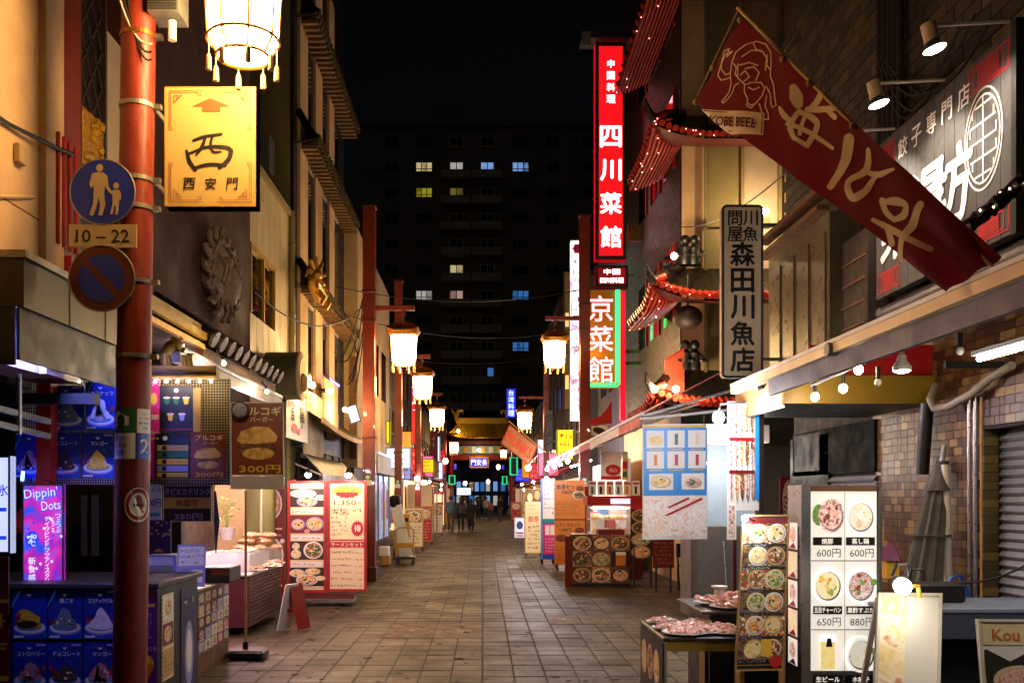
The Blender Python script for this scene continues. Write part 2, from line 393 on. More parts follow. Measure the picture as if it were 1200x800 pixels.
m_wood = mat('pale_wood', '#a8834c', .55, var=.22, scale=5)
m_tilek = mat('glazed_black_roof_tile', '#1a1714', .28, var=.3, scale=10, island=.25)
m_steel = mat('brushed_steel', '#9a9a9c', .32, metal=.9, var=.12, scale=20)
m_galv = mat('galvanised_steel', '#8c8a84', .45, metal=.7, var=.2, scale=12)
m_white = mat('white_paint', '#d9d6cf', .45, var=.06)
m_offw = mat('off_white_plastic', '#cfc8b8', .5, var=.1)
m_grey = mat('grey_paint', '#6c6a66', .5, var=.12)
m_dgrey = mat('dark_grey_paint', '#2b2a2b', .5, var=.2)
m_glassd = mat('dark_window_glass', '#0b0d10', .08, var=.1, coat=.3)
m_cable = mat('black_cable_rubber', '#0a0a0a', .6, var=0)
m_fabric = mat('grey_beige_canvas', '#55504a', .9, var=.15, scale=9, bump=.3)
m_awnw = mat('white_awning_vinyl', '#cfcac6', .55, var=.08)
m_awnr = mat('red_awning_vinyl', '#b3131c', .5, var=.1)
m_ground = mat('asphalt', '#2a2826', .8, var=.3, scale=3)
m_bed = mat('mortar_bed', '#0e0b09', .9, var=.3, scale=8)
m_paver = mat('stone_paver', '#3c2f22', .5, var=.5, scale=1.1, bump=.8, bscale=55, island=.3, fine=.35, spec=.13, world=True)
m_cover = mat('pale_stone_cover', '#574735', .6, spec=.08, var=.25, scale=4, bump=.3, island=.1)
# print inks
i_white = mat('ink_white', '#e6e2da', .5, var=0); i_black = mat('ink_black', '#0d0b0b', .45, var=0)
i_red = mat('ink_red', '#b3121a', .45, var=0); i_dred = mat('ink_dark_red', '#6e0f14', .45, var=0); i_yel = mat('ink_yellow', '#e0b02a', .45, var=0)
i_org = mat('ink_orange', '#d27a1e', .45, var=0); i_cream = mat('ink_cream', '#e3cfa2', .5, var=0); i_blue = mat('ink_blue', '#1440b8', .4, var=0)
i_sky = mat('ink_sky_blue', '#2a8fd8', .4, var=0); i_nav = mat('ink_navy', '#101a4a', .4, var=0); i_pink = mat('ink_pink', '#d02a80', .4, var=0)
i_pur = mat('ink_purple', '#5a1a6a', .4, var=0); i_brn = mat('ink_brown', '#7a3515', .45, var=0); i_dbrn = mat('ink_dark_brown', '#2c150c', .45, var=0)
i_grn = mat('ink_green', '#1f6b3a', .45, var=0); i_lav = mat('ink_lavender', '#9a90c8', .45, var=0); i_tan = mat('ink_tan', '#c39a60', .5, var=0); i_grey = mat('ink_grey', '#8d8a88', .5, var=0)
# food pictures
fd_soup = ramp_mat('noodle_soup_picture', ['#c8581e', '#e8a55a', '#f0d8a8', '#a8321a'], 22)
fd_rice = ramp_mat('fried_rice_picture', ['#e8c878', '#f4e0a8', '#d8a850'], 40)
fd_meat = ramp_mat('roast_meat_picture', ['#8a3a30', '#d89080', '#f0d0c0', '#6a2018'], 26)
fd_veg = ramp_mat('greens_picture', ['#2f5a1e', '#7a9a48', '#e0d8b0', '#b86a30'], 24)
fd_mix = ramp_mat('mixed_dishes_picture', ['#3a2016', '#8a5a30', '#e0b878', '#b04020', '#50602a', '#f0e0c8'], 60, tex='cells')
fd_bun = ramp_mat('burger_bun_picture', ['#a8742c', '#d8a850', '#e8c070'], 9)
fd_pat = ramp_mat('burger_patty_picture', ['#2a1608', '#6a3a18', '#8a5a28'], 18)
fd_dark = ramp_mat('dark_dish_picture', ['#1a120c', '#4a3018', '#8a6a38', '#2a1a10'], 24)
fd_pale = ramp_mat('pale_noodles_picture', ['#e8b890', '#f4e4d4', '#fff8f0', '#f0c8a0', '#fdf4ea'], 4, dist=3.5, detail=2)

PAL = {'noodle_soup_picture': [i_cream, i_org, fd_meat, i_grn, i_dbrn, i_yel], 'fried_rice_picture': [i_yel, i_cream, i_grn, i_org, i_white], 'roast_meat_picture': [i_dred, fd_soup, i_tan, i_grn], 'greens_picture': [i_grn, fd_veg, i_org, i_cream], 'mixed_dishes_picture': [i_org, i_grn, i_cream, i_dbrn, i_red], 'dark_dish_picture': [i_brn, i_dbrn, i_tan, i_grn, fd_soup], 'pale_noodles_picture': [i_cream, i_white, i_tan]}
# chipped, streaked pole paint
def worn_paint(name, paint, bare, cut=.62):
    m = bpy.data.materials.new(name); m.use_nodes = True; nt = m.node_tree; b = nt.nodes['Principled BSDF']; tc = nt.nodes.new('ShaderNodeTexCoord')
    mpg = nt.nodes.new('ShaderNodeMapping'); mpg.inputs['Scale'].default_value = (9, 9, 2.2); nt.links.new(tc.outputs['Object'], mpg.inputs['Vector'])
    n1 = nt.nodes.new('ShaderNodeTexNoise'); n1.inputs['Scale'].default_value = 2.2; n1.inputs['Detail'].default_value = 9; n1.inputs['Roughness'].default_value = .7; nt.links.new(mpg.outputs[0], n1.inputs['Vector'])
    cr = nt.nodes.new('ShaderNodeValToRGB'); e = cr.color_ramp.elements; p_ = lin(paint); e[0].position = .25; e[0].color = c4([c * .55 for c in p_]); e[1].position = .5; e[1].color = c4(p_)
    el = e.new(cut - .01); el.color = c4([c * 1.12 for c in p_]); el = e.new(cut + .01); el.color = c4(lin(bare)); nt.links.new(n1.outputs['Fac'], cr.inputs[0]); nt.links.new(cr.outputs[0], b.inputs['Base Color'])
    rr = nt.nodes.new('ShaderNodeMapRange'); rr.inputs[1].default_value = .3; rr.inputs[2].default_value = .65; rr.inputs[3].default_value = .3; rr.inputs[4].default_value = .65; nt.links.new(n1.outputs['Fac'], rr.inputs[0]); nt.links.new(rr.outputs[0], b.inputs['Roughness'])
    bp = nt.nodes.new('ShaderNodeBump'); bp.inputs['Strength'].default_value = .25; bp.inputs['Distance'].default_value = .004; nt.links.new(n1.outputs['Fac'], bp.inputs['Height']); nt.links.new(bp.outputs[0], b.inputs['Normal']); MATS[name] = m
    return m
m_pole = worn_paint('chipped_red_paint', '#7a2414', '#3a2a22')
# ================================================================== ground and street
g = G(); g.box(-160, 160, -40, 320, -.4, -.03); o = obj('ground', g, m_ground); o['kind'] = 'structure'
g = G(); g.box(-4.6, 4.6, 3, 104, -.029, -.008); street = obj('street', g, m_bed); street['kind'] = 'structure'
COVERS = [(-1.2115, .0015, 11.5235, 12.7365), (.9235, 1.8315, 12.7435, 13.6515)]
PW = .305; J = .012; JY = .005
def paver_verts(x0, x1, y0, y1, z, c=.006, zb=-.02, tx=0, ty=0):
    xm, ym = (x0 + x1) / 2, (y0 + y1) / 2
    def q(x, y): return z + (x - xm) * tx + (y - ym) * ty
    a = [(x0, y0, zb), (x1, y0, zb), (x1, y1, zb), (x0, y1, zb)]
    b = [(x0, y0, q(x0, y0) - c), (x1, y0, q(x1, y0) - c), (x1, y1, q(x1, y1) - c), (x0, y1, q(x0, y1) - c)]
    t = [(x0 + c, y0 + c, q(x0, y0)), (x1 - c, y0 + c, q(x1, y0)), (x1 - c, y1 - c, q(x1, y1)), (x0 + c, y1 - c, q(x0, y1))]
    fs = [(8, 9, 10, 11)]
    for i in range(4):
        j = (i + 1) % 4; fs += [(i, j, 4 + j, 4 + i), (4 + i, 4 + j, 8 + j, 8 + i)]
    return a + b + t, fs
proto = []
for k in range(8):
    tx, ty = random.uniform(-.006, .006), random.uniform(-.006, .006)
    vs, fs = paver_verts(-PW / 2 + J / 2, PW / 2 - J / 2, -PW / 2 + JY / 2, PW / 2 - JY / 2, 0, tx=tx, ty=ty)
    me = bpy.data.meshes.new('paver'); me.from_pydata(vs, [], fs); me.materials.append(m_paver); proto.append(me)
cells = []
for j in range(int(98 / PW)):
    y = 4.2 + (j + .5) * PW
    for i in range(30):
        x = -4.57 + (i + .5) * PW
        if any(a < x < b and c < y < d for a, b, c, d in COVERS): continue
        px = VX + x * FPX / y; py = HZ + EYE * FPX / y
        near = 9.0 < y < 15.0 and 215 < px < (765 if y < 12.6 else 880)
        cells.append((0 if near else 1, y, x))
cells.sort(); gp = G(); n_ind = 0
for k, (nr, y, x) in enumerate(cells):
    z = random.uniform(-.0025, .0025)
    if nr == 0 and n_ind < 300:
        o = bpy.data.objects.new('paver', proto[random.randrange(8)]); COL.objects.link(o); o.parent = street; o.location = (x, y, z); n_ind += 1
    else:
        gp.add(*paver_verts(x - PW / 2 + J / 2, x + PW / 2 - J / 2, y - PW / 2 + JY / 2, y + PW / 2 - JY / 2, z, tx=random.uniform(-.006, .006), ty=random.uniform(-.006, .006)))
obj('distant_paving', gp, m_paver, street, kind='stuff')
gm = G()
for q in range(420):
    y = 8.8 + 22 * random.random() ** 1.6; x = random.uniform(-2.3, 2.6); r = random.uniform(.008, .03) * (1 if q % 9 else 2.2); gm.poly([(x + r * random.uniform(.7, 1.2) * math.cos(j * .7), y + r * random.uniform(.7, 1.2) * math.sin(j * .7), .0042 + .00001 * (q % 7)) for j in range(9)])
obj('gum_spots', gm, mat('trodden_gum', '#15110d', .8, var=.2, spec=.05), street, kind='stuff')
for n, (a, b, c, d) in enumerate(COVERS):
    t = thing('utility_cover', ['pale stone utility cover with two round lids left of the street centre', 'pale stone utility cover set in the paving before the food table'][n], 'manhole cover', ((a + b) / 2, (c + d) / 2, 0))
    mid = (a + b) / 2
    for x0, x1 in ((a, mid - .004), (mid + .004, b)):
        g = G(); g.cbox(x0 - .08, x1 + .08 if x1 == b else x1, c - .06, d + .06, -.02, .003, .004) if False else g.cbox(x0, x1, c, d, -.02, .004, .004); obj('stone_slab', g, m_cover, t)
        g = G(); cx, cy = (x0 + x1) / 2, (c + d) / 2; r = (x1 - x0) * .36
        vs = []; n_ = 28
        for q in range(n_):
            an = 2 * math.pi * q / n_; vs += [(cx + math.cos(an) * r, cy + math.sin(an) * r * 1.35, .0052), (cx + math.cos(an) * (r - .014), cy + math.sin(an) * (r * 1.35 - .014), .0052)]
        g.add(vs, [(2 * q, 2 * q + 1, (2 * q + 3) % (2 * n_), (2 * q + 2) % (2 * n_)) for q in range(n_)]); obj('lid_ring', g, m_bed, t)
        g = G(); g.lathe([(r * .16, .004), (r * .16, .009), (r * .1, .012)], (cx, cy, 0), 12); obj('lifting_eye', g, m_galv, t)

# ================================================================== far apartment block
m_aptw = mat('apartment_concrete', '#5a544c', .9, var=.15, scale=.2)
m_aptb = mat('apartment_balcony', '#8a857c', .9, var=.15, scale=.3)
m_aptg = mat('apartment_dark_glass', '#0d0f12', .15, var=.2)
lit = {k: mat('lit_window_' + k, '#222222', .5, emit=e, ecol=c, var=0) for k, c, e in (('warm', '#f0d89a', 0.54), ('yellow', '#c8c030', 0.40), ('dim', '#c8a850', .22), ('white', '#d8cfc8', 0.50), ('blue', '#8ab8ff', 0.58), ('deepblue', '#4a90e8', 0.40), ('pink', '#d8b0a0', .5))}
dimlit = {k: ramp_mat('curtained_window_' + k, [c1, c2, c1], 1.6, emit=.42) for k, c1, c2 in (('warm', '#b89a60', '#f0d8a0'), ('yellow', '#6a6a10', '#b0a828'), ('dim', '#4a3a18', '#7a6428'), ('white', '#7a746c', '#c0b8b0'), ('blue', '#3a5a98', '#90b8f0'), ('deepblue', '#1c4884', '#4888d8'), ('pink', '#6a5048', '#c09888'))}
DA = 110.0
t = thing('apartment_block', 'tall dark apartment block with a few lit windows closing the street', 'building', (0, DA, 0))
g = G(); g.box(-14.5, 22, DA, DA + 14, 0, 44.8); obj('wall', g, m_aptw, t)
g = G(); g.box(-14.9, 22.3, DA - .5, DA + 14, 44.8, 45.6); obj('parapet', g, m_aptw, t)
g = G(); g.box(-6, -2, DA + 3, DA + 8, 45.6, 48.5); obj('lift_tower', g, m_aptw, t)
cols_ = [459, 497, 535, 571, 610, 648, 690]
LIT = {(497, 0): 'warm', (535, 0): 'white', (571, 0): 'blue', (610, 0): 'blue', (497, 1): 'yellow', (535, 1): 'dim', (535, 4): 'warm', (497, 5): 'white', (535, 5): 'pink', (610, 5): 'deepblue', (610, 7): 'deepblue', (571, 8): 'deepblue'}
for r in range(-1, 12):
    z = ZD(196 + 30 * r, DA)
    for c in cols_:
        x = XD(c, DA); w = .95 if c in (497, 610) else .76
        k = LIT.get((c, r))
        fr = G(); fr.box(x - w - .12, x + w + .12, DA - .1, DA - .005, z - .68, z + .6)
        f = obj('window', fr, m_aptb if (c in (535, 571)) else m_aptw, t)
        n_ = 3 if c in (497, 610) else 2
        for q in range(n_):
            pw = 2 * w / n_; g = G(); g.box(x - w + q * pw + .05, x - w + (q + 1) * pw - .05, DA - .14, DA - .101, z - .5, z + .48)
            obj('pane', g, (dimlit[k] if (q * 7 + c + r) % 3 == 0 else lit[k]) if k and not (k == 'deepblue' and q == 0 and c == 571) else m_aptg, f)
        if k and n_ == 3:
            g = G(); g.box(x - w, x + w, DA - .19, DA - .145, z - .3, z - .22); obj('transom', g, m_aptw, f)
    if r >= 0:
        for x0, x1 in ((XD(517, DA), XD(551, DA)), (XD(553, DA), XD(588, DA))):
            g = G(); g.box(x0, x1, DA - 1.1, DA - .95, z - 1.5, z - .6); obj('balcony', g, m_aptb, t)
            g = G(); g.box(x0, x1, DA - 1.1, DA - .005, z - 1.65, z - 1.51); obj('balcony_floor', g, m_aptw, t)

# ================================================================== gate at the end of the street
DGt = 84.0
m_gateg = mat('gate_gold_tile', '#c8961e', .3, metal=.3, var=.25, scale=6, island=.2)
m_gatew = mat('gate_painted_beam', '#8fa090', .6, var=.4, scale=9)
t = thing('chinese_gate', 'ornate gate with gold tiled roof and blue plaque across the far street', 'gate', (0, DGt, 0))
for px in (528, 600):
    x = XD(px, DGt); g = G(); g.cyl((x, DGt, 0), (x, DGt, 6.2), .28, n=14); obj('column', g, m_red, t, True)
    g = G(); g.lathe([(.5, 0), (.5, .35), (.36, .5), (.36, .6)], (x, DGt, 0), 14); obj('column_base', g, m_grey, t)
x0, x1 = XD(523, DGt), XD(603, DGt)
for z0, z1, m in ((4.9, 5.35, m_red), (5.45, 6.15, m_gatew), (6.25, 6.6, m_reddark)):
    g = G(); g.box(x0 + .4, x1 - .4, DGt - .25, DGt + .25, z0, z1); obj('beam', g, m, t)
xa, xb = XD(536, DGt), XD(594, DGt); xe0, xe1 = XD(525, DGt), XD(601, DGt)
for sgn in (-1, 1):
    def rf(u, v):
        x = (xe0 + (xe1 - xe0) * u) * (1 - v) + (xa + (xb - xa) * u) * v
        z = 6.75 + 1.45 * v ** 1.35 + .5 * (1 - v) * abs(2 * u - 1) ** 4
        return Vector((x, DGt + sgn * 1.5 * (1 - v), z))
    g = G(); g.grid(rf, 20, 6); obj('roof', g, m_gateg, t, True)
    if sgn < 0:
        for q in range(26):
            u = (q + .5) / 26; g = G(); g.tube([rf(u, v / 5) + Vector((0, -.03, .04)) for v in range(6)], .07, 6); obj('roof_tile', g, m_gateg, t)
g = G(); g.box(xa - .1, xb + .1, DGt - .16, DGt + .16, 8.1, 8.65); obj('ridge', g, m_gateg, t)
for x, s in ((xa, 1), (xb, -1)):
    g = G(); g.tube([(x, DGt, 8.3), (x - .1 * s, DGt, 8.9), (x + .15 * s, DGt, 9.35), (x + .5 * s, DGt, 9.3), (x + .45 * s, DGt, 8.95)], [.22, .24, .2, .13, .05], 8); obj('dragon_finial', g, m_gateg, t, True)
    g = G(); g.tube([(x, DGt, 8.9), (x - .45 * s, DGt, 9.2), (x - .5 * s, DGt, 9.55)], [.12, .08, .02], 6); obj('dragon_tail', g, m_gateg, t, True)
fr = FF(550, 535, 573, 548, DGt - .5)
m_plq = mat('lit_blue_plaque', '#1018a0', .4, emit=.9, ecol='#1a22d8', var=0); m_plt = mat('lit_plaque_letters', '#e0e0f0', .4, emit=1.3, ecol='#d8d8ff', var=0)
slab(fr, .12, m_plq, t, 'plaque'); rim(fr, .12, .1, m_gateg, t, 'plaque_frame'); prints(fr, [('t', '門安長', .5, .5, .55, m_plt, {'w': .8, 'b': .02})], t, .01)
m_led = mat('small_bulb', '#ffffff', .4, emit=14, ecol='#ffd9a8', var=0, sample=False)
m_ledw = mat('small_white_bulb', '#ffffff', .4, emit=30, ecol='#fff2e0', var=0)
for q in range(7):
    g = G(); g.box(x0 + .8 + q * .75, x0 + 1.2 + q * .75, DGt - .34, DGt - .26, 5.55, 6.05); obj('painted_panel', g, m_gateg if q % 2 else m_white, t)
for px in (537, 561):
    g = G(); g.ball(P(px, 505 if px < 550 else 527, DGt - 1.9), .12); obj('gate_bulb', g, mat('gate_bulb_glow', '#ffffff', .4, emit=120, ecol='#ffe0b0', var=0), t)

# ================================================================== far blue-lit frontages beyond the gate
m_far = mat('far_blue_grey_facade', '#38465e', .6, var=.4, scale=.8)
for n, (pa, pb, top, D, lab) in enumerate(((520, 548, 548, 100, 'blue grey shop building seen through the gate behind the plaque'), (549, 575, 552, 104, 'dim slate building in the middle of the gate opening'), (576, 612, 545, 99, 'dark blue shop building seen through the gate beside its red column'))):
    t = thing('far_building', lab, 'building', (XD((pa + pb) / 2, D), D, 0), 'buildings beyond the gate')
    g = G(); g.box(XD(pa, D), XD(pb, D), D, D + 6, 0, ZD(top, D)); obj('wall', g, m_far, t)
    for q in range(4):
        for r in range(2):
            x = XD(pa + (pb - pa) * (q + .5) / 4, D); g = G(); g.box(x - .22, x + .22, D - .06, D - .004, .7 + 1.5 * r, 1.7 + 1.5 * r)
            obj('window', g, (lit['blue'], lit['deepblue'], lit['white'], m_glassd)[(q + 2 * r + n) % 4], t)
# ================================================================== street lanterns
m_lant = mat('lantern_glass', '#f0d8a0', .5, emit=46, ecol=(1, .63, .25), var=0)
m_lfr = mat('lantern_brass', '#8a5a18', .35, metal=.7, var=.2)
m_tas = mat('lantern_tassel', '#d8a870', .6, var=.1)
def make_lantern(name, label, group):
    t = thing(name, label, 'lantern', (0, 0, 0), group)
    # shade runs z = -.32 .. +.30 round the lantern's centre
    g = G(); g.lathe([(.155, -.285), (.205, -.2), (.215, -.17), (.235, .24)], n=24, caps=False); obj('glass_shade', g, m_lant, t, True)
    for z, r in ((-.285, .163), (-.185, .222), (.235, .245)):
        g = G(); g.tube([(r * math.cos(a * math.pi / 14), r * math.sin(a * math.pi / 14), z) for a in range(29)], .011, 6); obj('ring', g, m_lfr, t)
    for q in range(8):
        a = (q + .5) * math.pi / 4; ca, sa = math.cos(a), math.sin(a)
        g = G(); g.tube([(.160 * ca, .160 * sa, -.285), (.218 * ca, .218 * sa, -.185), (.242 * ca, .242 * sa, .24)], .008, 5); obj('rib', g, m_lfr, t)
        g = G(); g.cyl((.21 * ca, .21 * sa, -.2), (.21 * ca, .21 * sa, -.31), .004, n=5); g.lathe([(.006, -.30), (.016, -.32), (.019, -.40), (.015, -.405)], (.21 * ca, .21 * sa, 0), 8); obj('tassel', g, m_tas, t)
    # flared square cornice with lifted corners
    def top(u, v):
        a = 2 * math.pi * u; c, s_ = math.cos(a), math.sin(a); k = 1 / max(abs(c), abs(s_)); kk = 1 + (k - 1) * .75
        r = .25 * (1 - v) * kk + .30 * v * kk + (.0 if v < .5 else 0); z = .24 + .06 * v + .05 * v * ((k - 1) / .414) ** 2
        return Vector((r * c, r * s_, z))
    g = G(); g.grid(top, 32, 2)
    def top2(u, v):
        p = top(u, 1); return Vector((p.x * (1 - v), p.y * (1 - v), p.z + .14 * v ** .6))
    g.grid(top2, 32, 5); obj('cornice', g, m_lfr, t, True)
    g = G(); g.cyl((0, 0, .42), (0, 0, .62), .012, n=6); g.ball((0, 0, .47), .04); obj('hanger', g, m_lfr, t)
    return t
LZ = 4.75
lan0 = make_lantern('street_lantern', 'big glowing lantern above the yellow gate sign', 'warm street lanterns')
lan0.location = (XD(285, 5.9), 5.9, ZD(14, 5.9))
POSTS = [(-2.3, 19.2, 433, 7.6, 473, 409, 'left post lantern, the nearest and largest of the glowing row'), (-2.3, 25.8, 467, 7.6, 495, 453, 'glowing lantern second along the row of left posts'),
         (-2.25, 34, 490, 6.6, 512, 489, 'glowing lantern third along the row of left posts'), (-2.25, 57.5, 521, 6.3, 532, 524, 'small far lantern glowing in front of the gate'),
         (2.4, 22.5, 685, 8.4, 650, 414, 'glowing lantern beside the pink and white vertical sign'), (2.4, 35, 640, 6.6, 615, 492, 'glowing lantern above the tilted red banner'), (2.3, 70, 601, 6, 590, 531, 'tiny glowing lantern at the foot of the tilted red banner')]
m_arm = mat('rust_red_arm', '#84301a', .5, var=.2)
PL = ['tall square red post behind the ramen board', 'red post behind the nearest left post, past the white fascia', 'slim red post by the hand truck', 'thin orange lit post in front of the gate', 'tall square red post before the neon sign', 'dark red post by the tilted red banner', 'far thin red post at the gate']
for n, (X, D, px, top, lx, ly, lab) in enumerate(POSTS):
    zl = ZD(ly, D); xl = XD(lx, D); X = XD(px, D)
    dup(lan0, (xl, D, zl), lab, group='warm street lanterns', scale=(1.15, 1.15, 1.15) if n < 6 else None)
    t = thing('lantern_post', PL[n], 'lamp post', (X, D, 0), 'red posts that carry the lanterns'); w = .125 if n < 1 or n == 4 else .105
    g = G(); g.cbox(X - w, X + w, D - w, D + w, 0, top, .012); obj('post', g, m_redpost, t)
    g = G(); g.cbox(X - w - .03, X + w + .03, D - w - .03, D + w + .03, 0, .3, .012); obj('foot', g, m_reddark, t)
    g = G(); g.cbox(X - w - .02, X + w + .02, D - w - .02, D + w + .02, top, top + .05, .01); obj('cap', g, m_reddark, t)
    za = zl + .72 * 1.1; s = 1 if xl > X else -1
    g = G(); g.box(min(X + s * (w + .005), xl + s * .22), max(X + s * (w + .005), xl + s * .22), D - .05, D + .05, za, za + .09); obj('arm', g, m_arm, t)
    g = G(); g.box(xl - .03, xl + .03, D - .03, D + .03, za - .1, za - .002); obj('drop_rod', g, m_arm, t)
    for zz in (za - .25, za + .35, 2.9):
        g = G(); g.cbox(X - w - .012, X + w + .012, D - w - .012, D + w + .012, zz, zz + .05, .004); obj('strap', g, m_reddark, t)
    if n in (0, 1, 2, 4):
        z = 1.95; fr = F((X - w * .8, D - w - .002, z), (1, 0, 0), (0, 0, 1), w * 1.3, .22)
        slab(fr, .004, i_white, t, 'sticker', k=.004); prints(fr, [('r', 0, .5, 1, 1, i_grn if n != 4 else mat('ink_teal', '#178a8a', .4, var=0)), ('e', .5, .75, .28, .18, i_white)], t, .006)
# ================================================================== LEFT: nearest shop building
t = thing('cream_shop_building', 'cream plastered shop building with red column at the left edge', 'building', (-4.5, 5, 0))
X = -3.1; Dc = DW(67, X)
g = G(); g.box(-8, X, 3.2, Dc - .28, 2.6, 9); obj('wall', g, m_cream, t)
g = G(); g.box(X - .3, X + .05, Dc - .279, Dc, 2.6, 9); obj('pilaster', g, m_cream, t)
g = G(); g.tube([(X + .03, 4.5, ZD(160, 6.0) + .02), (X + .03, 6.1, ZD(160, 6.3)), (X + .075, 6.65, ZD(163, 6.5)), (X + .09, Dc + .05, ZD(178, 6.85))], .014, 6); obj('cable', g, m_cable, t)
for z in (ZD(240, 6.2), 5.6): g = G(); g.box(X + .0005, X + .003, 3.3, Dc - .29, z, z + .01); obj('render_joint', g, mat('joint_shadow_filler', '#6a4a30', .9, var=.1), t)  # thin brown strips mark the seams of the plaster
g = G(); g.cyl((X + .02, 4.6, ZD(300, 5.8)), (X + .02, 6.45, ZD(228, 6.4)), .012, n=6); obj('conduit', g, m_cream, t)
for q in range(3): g = G(); g.cbox(X + .001, X + .05, 5.5 + q * .35, 5.6 + q * .35, 4.55 - q * .3, 4.68 - q * .3, .008); obj('junction_cover', g, m_beige, t)
g = G(); g.box(X - .3, X + .03, Dc + .001, DW(90, X), 2.6, 9); obj('red_column', g, m_redpost, t)
g = G(); g.box(-8, -3.6, Dc, 9.0, 2.6, 9); obj('recessed_wall', g, m_black, t)
# lattice window with slanting bars and a carved gilt panel
d0, d1 = DW(91, X), DW(121, X)
for q in range(9):
    for s in (-1, 1):
        zc = 4.75 + q * .3
        g = G(); g.beam((X, d0, zc - s * .35), (X, d1, zc + s * .35), .02, .018, (1, 0, 0)); obj('lattice_bar', g, m_dark, t)
for d in (d0, d1):
    g = G(); g.box(X - .03, X + .025, d - .02, d + .02, 3.2, 8); obj('lattice_frame', g, m_dark, t)
fr = FL(X + .01, d0, d1, ZD(188, 7.2), ZD(120, 7.2)); slab(fr, .05, m_gold, t, 'carved_panel')
for q in range(40):
    g = G(); g.ball(fr.pt(random.uniform(.06, .94), random.uniform(.04, .96), .0), random.uniform(.02, .045), 6, 4); obj('carved_boss', g, m_gold, t)
for q in range(4):
    d = DW(68 + q * 7, X + .06); g = G(); g.cyl((X + .06, d, 3.55), (X + .06, d, 4.35), .016, n=8); obj('red_rail_bar', g, m_red, t)
g = G(); g.box(X - .02, X + .1, Dc + .01, DW(100, X), 3.2, 3.5); obj('red_band', g, m_red, t)
g = G(); g.box(X - .05, X - .01, DW(122, X), DW(146, X), 4.2, 5.6); obj('cream_shutter', g, m_greyc, t)
g = G(); g.box(X - .2, X - .01, DW(146, X) + .01, DW(176, X), 2.9, 9); obj('red_brown_wall', g, m_maroon, t)
# canopy box with mirror-like fascia
XF = -2.8; m_fas = mat('canopy_grey_panel', '#322f26', .35, metal=.3, var=.15, scale=2)
da, db = DW(28, XF), DW(140, XF)
g = G(); g.box(-6, XF, da, db, 2.9, 3.22); obj('canopy', g, m_fas, t)
for q in range(2):
    d = da + (db - da) * (.42 + .4 * q); g = G(); g.box(XF + .001, XF + .004, d, d + .012, 2.9, 3.22); obj('panel_joint', g, m_black, t)
g = G(); g.box(-6, XF - .06, da + .01, da + .03, 2.55, 2.899); obj('canopy_skirt', g, m_black, t)  # black boards added to hide the violet tube and darken the canopy space
g = G(); g.box(XF - .05, XF - .03, da + .01, db, 2.58, 2.899); obj('canopy_skirt', g, m_black, t)
g = G(); g.box(-6, XF + .02, da - .02, da - .001, 3.2, 3.245); obj('canopy_trim', g, m_galv, t)
g = G(); g.box(XF + .005, XF + .022, da, db, 3.2, 3.245); obj('canopy_trim', g, m_galv, t)
# inside: dark shop with red post and arch
g = G(); g.box(-7, -6.9, 2.5, 9.2, 0, 2.9); obj('shop_side_wall', g, m_reddark, t)
g = G(); g.box(-6.9, -2.95, 9.2, 9.3, 0, 2.9); obj('shop_back_wall', g, m_dark, t)
xa = XD(51, 7.3); g = G(); g.box(xa - .055, xa + .055, 7.3, 7.42, 1.95, 2.9); obj('red_upright', g, m_red, t)
pts = []
for q in range(13):
    a = R(0 - q * 9); pts.append(Vector((xa - .55 + .55 * math.cos(a), 7.36, 1.95 + .52 * math.sin(a) * 1.0)))
g = G()
for a, b in zip(pts[:-1], pts[1:]): g.beam(a, b, .12, .11)
obj('red_arch', g, m_red, t)
g = G(); g.box(-6, -2.85, 6.9, 7.0, 2.42, 2.5); obj('canopy_beam', g, m_dark, t)
for q in range(2):
    z = 2.15 + q * .1; g = G(); g.beam((XD(-40, 5.9), 5.9, z + .1), (XD(58, 6.4), 6.4, z), .04, .035); obj('awning_arm', g, m_galv, t)
g = G(); g.cyl((XD(22, 6.2), 6.2, 2.15), (XD(22, 6.2), 6.2, 2.55), .02, n=8); obj('awning_bracket', g, m_steel, t)

